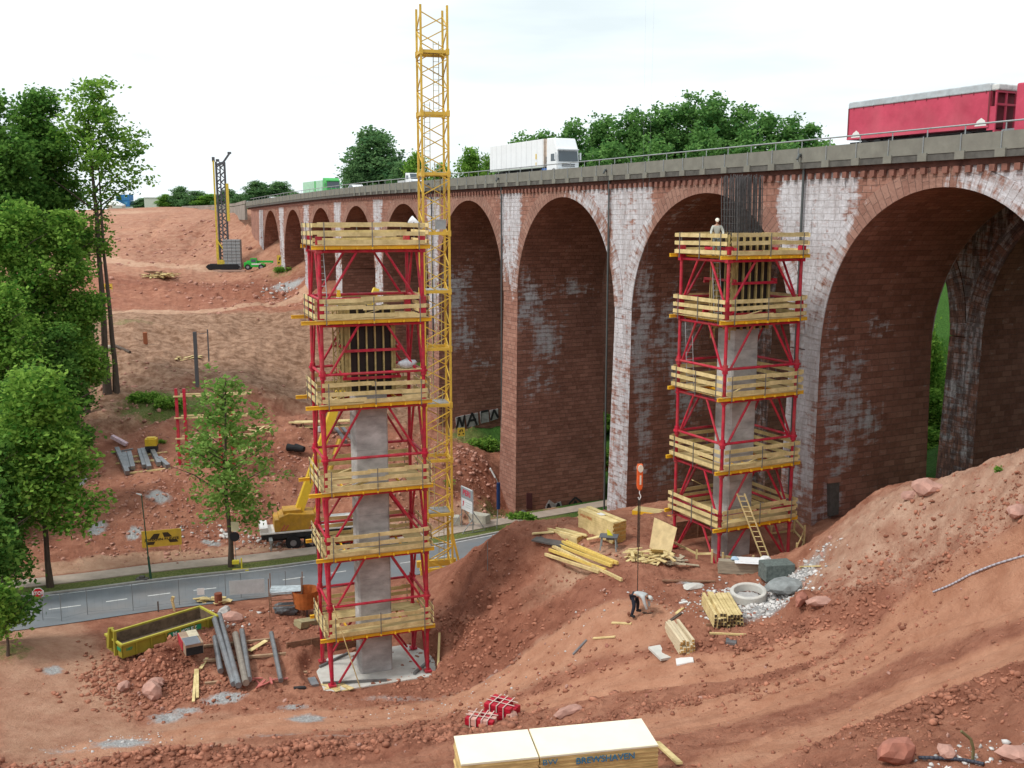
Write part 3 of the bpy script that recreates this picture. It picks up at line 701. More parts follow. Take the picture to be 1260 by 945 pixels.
    def run(y0, y1, step): 
        n_ = max(1, int((y1 - y0) / step)); return [lerp(y0, y1, i / n_) for i in range(n_ + 1)]
    prof = MB()
    def ribbon(mb, wa, wb, za, zb):      # box profile following the deck line; za/zb below parapet top
        Ys = run(-20, 140, 20) + run(145, 216, 5); vs_ = []
        for Y in Ys:
            T = ztop(Y)
            for (ww, zz_) in ((wa, T - za), (wb, T - za), (wb, T - zb), (wa, T - zb)): vs_.append(BL(Y, ww, zz_) - Vector(o))
        fs = [(0, 1, 2, 3)]
        for i in range(len(Ys) - 1):
            for j in range(4): fs.append((4*i + j, 4*i + (j+1) % 4, 4*i + 4 + (j+1) % 4, 4*i + 4 + j))
        m_ = len(vs_) - 4; fs.append((m_ + 3, m_ + 2, m_ + 1, m_)); mb.add(vs_, fs)
    m1 = MB(); ribbon(m1, w0 - 0.12, w0 + 0.6, 1.62, 1.303); ribbon(m1, w1 - 0.6, w1 + 0.12, 1.62, 1.303)
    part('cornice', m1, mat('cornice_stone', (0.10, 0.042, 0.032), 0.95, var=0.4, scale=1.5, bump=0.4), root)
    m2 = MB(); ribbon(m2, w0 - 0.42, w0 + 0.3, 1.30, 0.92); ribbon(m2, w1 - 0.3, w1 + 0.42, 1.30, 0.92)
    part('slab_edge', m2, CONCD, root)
    m3 = MB(); ribbon(m3, w0 - 0.46, w0 - 0.1, 0.915, 0.0); ribbon(m3, w1 + 0.1, w1 + 0.46, 0.915, 0.0)
    par = part('parapet', m3, CONC, root)
    m7 = MB(); Y = 20.0
    while Y < 212:
        for sg, wf in ((-1, w0 - 0.475), ) if not row else ():
            T = ztop(Y); a1 = BL(Y, wf, T - 0.46) - Vector(o)
            m7.box(a1, (0.035, 0.06, 0.9), 0)
        Y += 2.24
    if not row: part_each('joint', m7, CONCD, par)
    m8 = MB(); Y = 20.0
    while Y < 150 and not row:
        a1 = BL(Y, w0 - 0.43, ztop(Y) - 1.08) - Vector(o); m8.box(a1, (0.25, 0.62, 0.44), math.atan2(LU.y, LU.x) - math.pi/2); Y += 2.24
    if not row: part_each('bracket', m8, CONC, par)
    m4 = MB(); Y = 20.0
    while Y < 212 and not row:
        T = ztop(Y); a1 = BL(Y, w0 - 0.13, T - 1.81) - Vector(o); m4.box(a1, (0.22, 0.34, 0.36), math.atan2(LU.y, LU.x) - math.pi/2); Y += 0.75 / K1
    if not row: part_each('corbel', m4, mat('corbel_stone', (0.22, 0.10, 0.075), 0.95, var=0.3, scale=2), root)
    m5 = MB()
    Ys = run(10, 140, 6.5) + run(145, 213, 5)
    for a_, b__ in zip(Ys[:-1], Ys[1:]):
        m5.tube(BL(a_, w0 - 0.2, ztop(a_) + 0.5) - Vector(o), BL(b__, w0 - 0.2, ztop(b__) + 0.5) - Vector(o), 0.05, 6)
        if row: m5.tube(BL(a_, w1 + 0.2, ztop(a_) + 0.5) - Vector(o), BL(b__, w1 + 0.2, ztop(b__) + 0.5) - Vector(o), 0.05, 6)
    rail = part('hand_rail', m5, STEELG, root)
    m6 = MB(); Y = 20.0
    while Y < 212:
        T = ztop(Y); q = BL(Y, w0 - 0.2, T) - Vector(o); m6.bar(q, q + Vector((0, 0, 0.5)), 0.05)
        if not row:
            q = BL(Y, w0 - 0.50, T - 0.9) - Vector(o); m6.bar(q, q + Vector((0, 0, 0.95)), 0.045)
        Y += 2.24
    part_each('rail_post', m6, STEELG, rail)
    # drain pipes on the front
    if not row:
        for Yp in (66.9 - 0.1, 86.2 + 1.75, 105.2 + 1.55, 124.0):
            mb = MB(); q = BL(Yp, w0 - 0.2, 33.3) - Vector(o); zb = 9.5 if Yp < 70 else 2
            pth = [q + Vector((0, 0, 0.35)) - LN * 0.6, q + Vector((0, 0, 0.7)) - LN * 0.4, q + Vector((0, 0, 0.3)), Vector((q.x, q.y, zb))]
            mb.path(pth, 0.085, 7); part('drain_pipe', mb, mat('pipe_dark', (0.09, 0.10, 0.10), 0.5, 0.3), root)
    # deck; the front one carries an added cover over the gap, shading the rear
    m9 = MB(); ribbon(m9, w0 - 0.09, w1 + (0.09 if row else 5.2), 1.29, 0.50)
    dk = part('deck_surface', m9, mat('deck_asphalt', (0.12, 0.12, 0.125), 0.9, var=0.15), root)
    return root
STONEV2 = stone_material('sandstone_flank_shaded', (0.195, 0.082, 0.058), (0.36, 0.170, 0.125), white=(0.56, 0.55, 0.58))  # darker copy of the face stone, side shade put into stone and lime colours
v1 = build_viaduct(0, 0.0, 10.2, 'red sandstone viaduct in front with white lime runs on its piers, traffic crossing above')
v2 = build_viaduct(1, 15.3, 25.3, 'second sandstone viaduct standing behind, seen only through the arches of the front one')
# painted scrawls, niches at the pier feet
def onflank(px, py, n, off=0.04):
    p0 = BL((PIERY[n] * K1 - ht(n) * 1.27 - off) / K1, 0); d = Vector(ray(px, py)); E_ = Vector(EYE); return E_ + d * ((Vector((p0.x, p0.y, 30)) - E_).dot(LU) / d.dot(LU))
def scrawl(n, polys, strokes, wid, parent):
    m = MB()
    for pl in polys:
        pts = [onflank(x, y, n, .03) for x, y in pl]; b_ = [p + LU * .3 for p in pts]; k = len(pts); m.add(pts + b_, [tuple(range(k)), tuple(range(k, 2 * k))[::-1]] + [((i + 1) % k, i, k + i, k + (i + 1) % k) for i in range(k)])
    o = part('graffiti', m, mat('spray_pale', (.36, .35, .35), .8, var=.35, scale=3), parent, world=True); m = MB()
    for st in strokes:
        pts = [onflank(x, y, n, .09) for x, y in st]
        for a, b in zip(pts[:-1], pts[1:]): m.bar(a, b, .03, wid)
    part('graffiti_outline', m, mat('spray_dark', (.03, .03, .032), .8), o, world=True)
scrawl(5, [[(561, 514), (571, 511), (572, 527), (562, 528)], [(573, 511), (588, 508), (589, 523), (575, 526)], [(591, 507), (601, 505), (602, 519), (592, 521)], [(603, 505), (613, 503), (613, 515), (604, 518)]],
       [[(562, 527), (565, 513), (569, 525), (572, 511)], [(575, 525), (581, 508), (587, 523)], [(577, 518), (586, 516)], [(592, 520), (592, 507), (601, 505)], [(604, 517), (608, 504), (613, 514)]], .28, v1)
scrawl(4, [[(637, 634), (643, 627), (650, 631), (656, 628), (657, 641), (638, 642)], [(657, 631), (666, 627), (667, 640), (658, 641)], [(671, 624), (676, 615), (683, 620), (690, 617), (693, 628), (690, 637), (673, 639)]],
       [[(672, 636), (675, 620), (681, 634), (687, 619), (692, 634)], [(698, 634), (700, 620), (708, 612), (716, 618), (717, 634)], [(700, 626), (716, 626)], [(702, 632), (708, 616), (713, 632)]], .22, v1)
m = MB(); q = [onflank(x, y, 4, .05) for x, y in ((648, 607), (655, 607), (655, 626), (648, 626))]; m.add(q + [p + LU * .35 for p in q], [(0, 1, 2, 3), (7, 6, 5, 4), (0, 4, 5, 1), (1, 5, 6, 2), (2, 6, 7, 3), (3, 7, 4, 0)]); part('niche_door', m, mat('door_maroon', (.10, .03, .035), .7), v1, world=True)
m = MB(); q = [onflank(x, y, 2, .04) for x, y in ((1021, 594), (1033, 592), (1032, 633), (1021, 636))]; m.add(q + [p + LU * .35 for p in q], [(0, 1, 2, 3), (7, 6, 5, 4), (0, 4, 5, 1), (1, 5, 6, 2), (2, 6, 7, 3), (3, 7, 4, 0)]); part('niche_panel', m, mat('niche_grey', (.09, .085, .08), .8, var=.3), v1, world=True)
m = MB(); q = [onflank(x, y, 2, .10) for x, y in ((1019, 589), (1035, 587), (1035, 593), (1019, 595))]; m.add(q + [p + LU * .4 for p in q], [(0, 1, 2, 3), (7, 6, 5, 4), (0, 4, 5, 1), (1, 5, 6, 2), (2, 6, 7, 3), (3, 7, 4, 0)]); part('niche_lintel', m, mat('abutment_stone', (0.31, 0.16, 0.12), 0.95, var=0.3, scale=0.8, bump=0.4), v1, world=True)
# end abutment at the left
ab = MB()
for w0_, w1_ in ((0.02, 9.78), (14.92, 24.68)):
    pts = []
    pl = [BL(204, w0_), BL(214, w0_), BL(214, w1_), BL(204, w1_)]
    ab.prism([(p.x, p.y) for p in pl], 20, 31.9)
    pl = [BL(-22, w0_), BL(27, w0_), BL(27, w1_), BL(-22, w1_)]
    ab.prism([(p.x, p.y) for p in pl], 10, 33.0)
tag(part('abutment', ab, mat('abutment_stone', (0.31, 0.16, 0.12), 0.95, var=0.3, scale=0.8, bump=0.4)), 'sandstone abutments closing both ends of the viaducts', 'abutment')
# ------------------------------------------------------------------ trees
def leaf_material(name, c0, c1, tr=(0.16, 0.30, 0.05)):
    m = D.materials.new(name); m.use_nodes = True; t = m.node_tree; t.nodes.clear()
    o = t.nodes.new('ShaderNodeOutputMaterial'); d = t.nodes.new('ShaderNodeBsdfDiffuse'); tl = t.nodes.new('ShaderNodeBsdfTranslucent'); mx = t.nodes.new('ShaderNodeMixShader'); mx.inputs[0].default_value = 0.42
    a = t.nodes.new('ShaderNodeAttribute'); a.attribute_name = 'tint'
    r = t.nodes.new('ShaderNodeValToRGB'); e = r.color_ramp.elements; e[0].color = c0 + (1,); e[1].color = c1 + (1,); e[0].position = 0.15; e[1].position = 0.85
    t.links.new(a.outputs['Fac'], r.inputs[0]); t.links.new(r.outputs[0], d.inputs[0])
    mm = t.nodes.new('ShaderNodeMixRGB'); mm.inputs[0].default_value = 0.45; mm.inputs[2].default_value = tr + (1,); t.links.new(r.outputs[0], mm.inputs[1]); t.links.new(mm.outputs[0], tl.inputs[0])
    t.links.new(d.outputs[0], mx.inputs[1]); t.links.new(tl.outputs[0], mx.inputs[2]); t.links.new(mx.outputs[0], o.inputs[0]); return m
LEAF_D = leaf_material('leaf_dark', (0.04, 0.11, 0.025), (0.20, 0.36, 0.075), (0.14, 0.36, 0.06))
LEAF_M = leaf_material('leaf_mid', (0.055, 0.15, 0.025), (0.29, 0.46, 0.085), (0.24, 0.50, 0.07))
LEAF_L = leaf_material('leaf_light', (0.09, 0.20, 0.04), (0.30, 0.46, 0.12), (0.32, 0.5, 0.1))
LEAF_F = leaf_material('leaf_far', (0.07, 0.16, 0.07), (0.19, 0.32, 0.13), (0.16, 0.32, 0.1))
LEAF_W = leaf_material('leaf_wood', (0.055, 0.15, 0.045), (0.19, 0.35, 0.10), (0.18, 0.38, 0.08))
BARK = mat('bark', (0.10, 0.075, 0.06), 0.95, var=0.35, scale=3, bump=0.5, grain=(3, 3, 0.4))
def crown_mesh(name, m, seed, lobes, n_cl, per, spread, leaf):
    """lobes: (x,y,z,rx,ry,rz,weight); many small leaf faces in clumps spread through the lobes"""
    g = np.random.RandomState(seed); lob = np.array(lobes, float); wt = lob[:, 6] / lob[:, 6].sum()
    li = g.choice(len(lob), n_cl, p=wt)
    d = g.normal(size=(n_cl, 3)); d /= np.linalg.norm(d, axis=1)[:, None]
    rr = g.uniform(0.35, 1.0, n_cl) ** 0.6 * (1 + 0.16 * g.normal(size=n_cl))
    cl = lob[li, :3] + d * lob[li, 3:6] * rr[:, None]
    ct = np.clip(0.5 + 0.24 * g.normal(size=n_cl) + 0.10 * d[:, 2], 0, 1)
    c_ = np.repeat(cl, per, 0); n = len(c_)
    off = g.normal(size=(n, 3)) * spread * np.array([1, 1, 0.6]); pos = c_ + off
    a = g.normal(size=(n, 3)); a[:, 2] *= 0.5; a /= np.linalg.norm(a, axis=1)[:, None]
    b = np.cross(a, g.normal(size=(n, 3)) + np.array([0, 0, 1.0])); b /= np.linalg.norm(b, axis=1)[:, None] + 1e-9
    s = leaf * g.uniform(0.6, 1.35, n)[:, None]
    v = np.stack([pos - a * s * .6, pos + b * s * .38 - a * s * 0.05, pos + a * s * .6, pos - b * s * .38 - a * s * 0.05], 1).reshape(-1, 3)
    q = np.arange(n * 4).reshape(-1, 4); tint = np.clip(np.repeat(ct, per) + 0.16 * g.normal(size=n), 0, 1)
    return fast_mesh(name, v, q, m, dict(tint=np.repeat(tint, 4)), smooth=False)
def trunk_mb(seed, h, r, limbs, lean=0.0, twin=False):
    g = random.Random(seed); mb = MB()
    def stem(x0, y0, hh, rr):
        pts = []; x = x0; y = y0
        for i in range(9):
            t = i / 8; pts.append((Vector((x, y, hh * t - 0.4 * (i == 0))), rr * (1 - 0.78 * t) + (0.35 * rr if i == 0 else 0))); x += g.uniform(-.14, .14) + lean * hh / 9; y += g.uniform(-.14, .14)
        for (p, ra), (q, rb) in zip(pts[:-1], pts[1:]): mb.tube(p, q, ra, 8, rb, cap=False)
        return pts
    pts = stem(0, 0, h, r)
    if twin: stem(.8, 0.5, h * 0.8, r * 0.8)
    for k in range(limbs):
        t = g.uniform(0.62 if twin else 0.36, 0.92); i = min(7, int(t * 8)); p = pts[i][0].lerp(pts[i+1][0], t * 8 - i); a = g.uniform(0, 6.28); L_ = h * 0.3 * (1.15 - t) + 0.8
        q = p + Vector((math.cos(a) * L_ * .55, math.sin(a) * L_ * .55, L_ * .42)); e = q + Vector((math.cos(a + .4) * L_ * .4, math.sin(a + .4) * L_ * .4, L_ * .22))
        rr = r * (1 - 0.78 * t) * 0.5; mb.tube(p, q, rr, 6, rr * .6, cap=False); mb.tube(q, e, rr * .6, 5, rr * .2, cap=False)
    return mb
def lobes_for(seed, w_, zb, zt, n=9, top=0.6):
    """crown between heights zb and zt, width w_; lobes on a rounded envelope"""
    g = random.Random(seed); L_ = []; hc = (zt - zb)
    for k in range(n):
        t = (k + 0.5) / n; z = zb + hc * (0.10 + 0.80 * t); env = math.sin(math.pi * min(1, (0.18 + 0.82 * t) ** top)) ** 0.55 if t < 0.98 else 0.3
        a = k * 2.4 + g.uniform(-.4, .4); rad = w_ * 0.5 * env * g.uniform(0.35, 0.62)
        rx = w_ * g.uniform(0.20, 0.30) * (0.6 + 0.4 * env); L_.append((rad * math.cos(a), rad * math.sin(a), z, rx, rx, min(hc * 0.2, rx * g.uniform(.7, 1.0)), rx * rx))
    L_.append((0, 0, zb + hc * .5, w_ * .24, w_ * .24, hc * .36, w_ * w_ * .10)); return L_
def tree(label, px, top_py, bot_py, wpx, Y, kind='tree', leafm=None, seed=1, dens=1.0, leaf=0.34, group=None, r=0.28, sparse=False, twin=False, name='tree', n=9, limbs=10, base=None, shift=0):
    x = P(px, 300, Y).x if base is None else base.x
    x = P(px, (top_py + bot_py) / 2, Y).x if base is None else base.x
    gz_ = H(x, Y) if base is None else base.z
    zt = P(px, top_py, Y).z - gz_; zb = P(px, bot_py, Y).z - gz_; zb = max(zb, 0.4); w_ = wpx / 1240.0 * Y
    t = thing(name, label, kind, (x, Y, gz_), 0, group)
    part('trunk', trunk_mb(seed, zt * 0.9, r, limbs, 0.0, twin), BARK, t, smooth=True)
    area = w_ * (zt - zb); ncl = int(area * 5.2 * dens); per = 16
    lb = [(a[0] + shift,) + a[1:] for a in lobes_for(seed, w_, zb, zt, n)]
    if twin: lb += [(.4, 0, zb - k_ * 1.5, 1.5, 1.5, .9, 1.4) for k_ in range(5)] + [(-1.8, 0, zb - 5, 1.5, 1.4, 3.5, 3)]
    o = link('crown', crown_mesh('crown', leafm or LEAF_M, seed, lb, ncl, per, 0.42 * leaf / 0.34 * (0.9 if sparse else 1), leaf), t)
    return t
GL = 'tall trees crowding the left edge'
tree('slim tree with a loose high crown on a bare double trunk, rightmost tall one', 111, 90, 236, 106, 112, shift=0.8, leafm=LEAF_M, seed=11, dens=0.72, leaf=.38, group=GL, r=0.42, twin=True, n=9, limbs=16)
tree('tall dense dark tree left of the slim double trunk tree', 48, 93, 330, 120, 114, leafm=LEAF_D, seed=12, dens=1.5, leaf=.38, group=GL, r=.5)
tree('tall dark tree cut by the left edge, topping the left tree group', -14, 96, 330, 130, 106, leafm=LEAF_D, seed=13, dens=1.4, leaf=.38, group=GL, r=.5)
tree('bushy mid green tree under the crown of the slim double trunk tree', 82, 235, 480, 92, 103, leafm=LEAF_M, seed=14, dens=1.4, group=GL, r=.35)
tree('broad tree filling the middle of the left tree group', 22, 232, 480, 130, 100, leafm=LEAF_M, seed=15, dens=1.3, group=GL, r=.4)
tree('low dark ivy covered tree right beside the two bare trunks', 102, 365, 480, 44, 108, leafm=LEAF_D, seed=16, dens=1.3, group=GL, r=.3)
tree('rounded green tree at the left edge half way down the tree group', 8, 335, 560, 120, 93, leafm=LEAF_M, seed=17, dens=1.4, group=GL, r=.4)
tree('dark shaded tree behind the left roadside tree', 76, 385, 575, 76, 97, leafm=LEAF_D, seed=18, dens=1.4, group=GL, r=.4)
tree('tree low at the left edge behind the stop sign', -10, 490, 700, 100, 82, leafm=LEAF_D, seed=19, dens=1.3, group=GL, r=.4)
tree('leafy tree filling the gap above the bush at the left edge', -2, 520, 760, 84, 70, leafm=LEAF_D, seed=26, dens=1.3, group=GL, r=.25)
tree('dark leafy tree behind the crown of the left roadside tree', 36, 430, 640, 90, 86, leafm=LEAF_D, seed=20, dens=1.2, group=GL, r=.3)
bp_ = on(62, 722)
tree('roadside tree with a wide crown on the grass strip at the far left', 62, 446, 650, 158, bp_.y, leafm=LEAF_M, seed=21, dens=1.25, leaf=.34, r=.24, n=11, limbs=12, base=bp_, group='young roadside trees')
bp_ = on(284, 697)
tree('thin airy roadside tree growing beside the round black sign back', 284, 440, 655, 145, bp_.y, leafm=LEAF_L, seed=22, dens=0.40, leaf=.34, r=.22, sparse=True, n=13, limbs=18, base=bp_, group='young roadside trees')
tree('leafy bush at the left edge on the near side of the road', -22, 560, 800, 96, 60, leafm=LEAF_D, seed=23, dens=1.7, leaf=.30, r=.15, name='bush', kind='bush')
tree('low shrub growing out of the earth bank at the bottom of the left edge', 4, 700, 800, 62, 58.5, leafm=LEAF_M, seed=24, dens=0.8, leaf=.26, r=.1, name='bush', kind='bush')
# woodland on the hill behind the viaduct
GH = 'trees of the wood on the hill behind the viaduct'
hill = [(640,162,52,165,2),(668,150,50,170,1),(702,140,58,168,0),(738,134,56,172,2),(775,128,62,168,0),(810,121,60,170,1),(842,114,60,172,0),(872,111,58,168,2),(905,122,60,166,0),(938,130,60,162,1),(966,137,52,160,0),(992,146,44,158,2),(1012,168,34,156,1),
        (690,172,70,150,1),(745,168,72,150,0),(800,160,78,148,2),(860,156,80,148,1),(915,158,74,146,0),(965,166,60,144,2),(1005,176,44,142,1)]
vari = []
for i, (vm_, sd) in enumerate(((LEAF_F, 31), (LEAF_M, 32), (LEAF_F, 33))):
    t = thing('tree', 'tree of the wood behind the viaduct', 'tree', (0, 0, -200)); 
    part('trunk', trunk_mb(sd, 11, .3, 6), BARK, t, smooth=True)
    link('crown', crown_mesh('crown', vm_, sd, lobes_for(sd, 11, .8, 15, 12), 760, 15, 0.6, 0.55), t); vari.append(t)
fl = []
for i, (px, top, wpx, Y, k_) in enumerate(hill):
    x = (px - 630) / 1257 * Y; g_ = H(x, Y); zt = P(px, top, Y).z - g_; w_ = wpx / 1240 * Y * 1.35
    zb = max(1.0, zt - w_ * 1.5)
    for (a, b, c_, rx, ry, rz, wt) in lobes_for(60 + i, w_, zb, zt, 9): fl.append((x + a, Y + b, g_ + c_, rx, ry, rz * 1.1, wt))
wood = link('wood', crown_mesh('wood', LEAF_W, 77, fl, 9500, 15, .5, .5)); wood['kind'] = 'stuff'
more = [((462,153,78,235,0), 'big dark tree standing alone left of the lattice mast above the viaduct parapet', 1),
        ((436,196,34,230,0), 'small dark tree leaning out left of the big lone tree by the mast', 1), ((512,184,44,215,1), 'light green tree behind the lattice mast above the white van', 2),
        ((545,198,40,210,1), 'low light tree right of the lattice mast', 2), ((580,178,46,205,1), 'light green tree left of the white truck above the parapet', 2),
        ((604,186,30,200,1), 'narrow light green tree touching the back of the white truck', 2), ((493,196,36,220,2), 'small round tree between the big lone tree and the mast', 1),
        ((318,221,40,330,0), 'left one of two large round trees beyond the left end of the viaduct', 3), ((344,222,44,330,2), 'right one of two large round trees beyond the left end of the viaduct', 3),
        ((366,236,30,320,0), 'small bushy tree between the round trees and the green truck', 3), ((223,228,30,420,0), 'small dark tree poking out above the far hedge left of the drilling rig', 3),
        ((205,238,22,420,1), 'low tree beside the pale far building', 3), ((245,234,40,410,2), 'hedge tree directly left of the drilling rig mast', 3), ((282,232,34,400,0), 'hedge tree directly right of the drilling rig mast', 3),
        ((262,238,40,405,1), 'low hedge tree behind the drilling rig mast', 3), ((300,238,36,380,2), 'hedge tree left of the two large round far trees', 3), ((152,240,20,470,0), 'tiny far tree left of the stacked blue containers', 3),
        ((176,243,26,470,2), 'tiny far tree right of the stacked blue containers', 3), ((400,232,40,300,1), 'light green tree behind the green truck', 3), ((60,232,60,330,2), 'far tree behind the left tree group', 3)]
for (px, top, wpx, Y, k_), lab, gi in more:
    x = (px - 630) / 1257 * Y; g_ = H(x, Y); zt = P(px, top, Y).z - g_; w_ = wpx / 1240 * Y
    t = dup(vari[k_], (x, Y, g_), rnd.uniform(0, 6.28)); s = w_ / 11; t.scale = (s * 1.1, s * 1.1, zt / 15.3); t['label'] = lab; t['group'] = 'trees beyond the viaduct and the far plateau'
# greenery seen through the arches
for i, (px, top, bot, wpx, Y, lab) in enumerate(((1150, 385, 560, 60, 108, 'bright green tree seen through the narrow gap of the large right arch'), (1165, 470, 600, 60, 100, 'lower bright green bush in the gap of the large right arch'), (1152, 420, 580, 70, 112, 'green tree behind the bright one in the gap of the large right arch'),
        (742, 500, 590, 46, 128, 'green bush seen in the slit left of the white pier'), (738, 560, 640, 40, 118, 'low shrub at the foot of the slit left of the white pier'), (596, 532, 560, 40, 150, 'green bush under the arch right of the lattice mast'),
        (1156, 540, 600, 50, 96, 'low green bush at the bottom of the gap of the large right arch'), (1110, 330, 520, 70, 118, 'wooded slope tree behind the right arch'), (1230, 300, 500, 90, 105, 'tree behind the second viaduct at the right edge'), (950, 330, 560, 70, 135, 'tree behind the second viaduct beside the right tower'))):
    x = (px - 630) / 1257 * Y; g_ = H(x, Y); zt = max(3.0, P(px, top, Y).z - g_); w_ = wpx / 1240 * Y
    t = dup(vari[1], (x, Y, g_ - 0.5), rnd.uniform(0, 6.28)); s = max(w_, 5) / 11; t.scale = (s, s, zt / 15.3); t['label'] = lab; t['group'] = 'greenery seen through the arches'
def wipe(o):
    for ch in kids(o): wipe(ch)
    D.objects.remove(o, do_unlink=True)
for t in vari: wipe(t)
# scrub on the slopes
for i, (px, py, wpx, hpx, Y, lab) in enumerate(((178, 492, 34, 12, 0, 'low scrub on top of the cut bank left of the thin roadside tree'), (210, 500, 36, 16, 0, 'green scrub hanging over the cut bank beside the red posts'),
       (594, 552, 34, 20, 0, 'green scrub on the spoil heap left of the brown pier'), (640, 638, 30, 10, 0, 'low weeds at the foot of the brown pier'), (554, 600, 14, 18, 0, 'small bush behind the lattice mast beside the spoil heap'), (350, 333, 22, 6, 0, 'weeds on the embankment beside the yellow sign'), (1232, 577, 12, 5, 0, 'weeds on the crest of the right mound'), (200, 545, 10, 8, 0, 'tuft in the middle of the excavated bench'))):
    q = on(px, py); s = q.y / 1240
    mb_ = crown_mesh('bush', LEAF_M, 50 + i, [(k * wpx * s * .3 - wpx * s * .3, 0, hpx * s * .3, wpx * s * .25, wpx * s * .25, hpx * s * .45, 1) for k in range(3)], 130 if wpx > 14 else 25, 12, .25 if wpx > 14 else .08, .28 if wpx > 14 else .12)
    o = link('bush', mb_, None, (q.x, q.y, q.z - .1)); tag(o, lab, 'bush', 'scrub on the slopes')
# ------------------------------------------------------------------ scaffold towers, piers under construction, cranes
RED = mat('red_steel', (0.46, 0.018, 0.045), 0.5, 0.0, var=0.35, scale=2.5, dirt=0.6, dirtcol=(0.30, 0.11, 0.08), bump=0.1)
WOOD = mat('board_wood', (0.50, 0.37, 0.15), 0.8, var=0.25, scale=1.3, bump=0.1, grain=(0.6, 6, 6), col2=(0.60, 0.47, 0.23), dirt=0.4, dirtcol=(0.30, 0.20, 0.11))
WOODP = mat('pale_timber', (0.54, 0.41, 0.17), 0.8, var=0.2, scale=1.4, bump=0.1, col2=(0.68, 0.55, 0.28), dirt=0.2, dirtcol=(0.4, 0.28, 0.16))
YEL = mat('yellow_beam', (0.78, 0.44, 0.02), 0.6, var=0.15, scale=1.2, dirt=0.4, dirtcol=(0.40, 0.24, 0.08))
GSTEEL = mat('grey_steel_post', (0.20, 0.20, 0.20), 0.5, 0.5, var=0.2)
CONCP = mat('pier_concrete', (0.35, 0.345, 0.34), 0.85, var=0.2, scale=0.8, bump=0.15, col2=(0.50, 0.495, 0.49), dirt=0.65, dirtcol=(0.19, 0.175, 0.165), grain=(1.0, 1.0, 2.2))
CONCL = mat('pale_concrete', (0.55, 0.54, 0.50), 0.85, var=0.15, scale=1.5, bump=0.1, dirt=0.3, dirtcol=(0.35, 0.25, 0.18))
DARKP = mat('shutter_skin', (0.022, 0.014, 0.012), 0.6, var=0.3)
OLIVE = mat('waler_timber', (0.40, 0.31, 0.13), 0.8, var=0.3, scale=3)
RAIL_STEEL = mat('rail_zinc', (0.42, 0.44, 0.45), 0.4, 0.7, var=0.15)
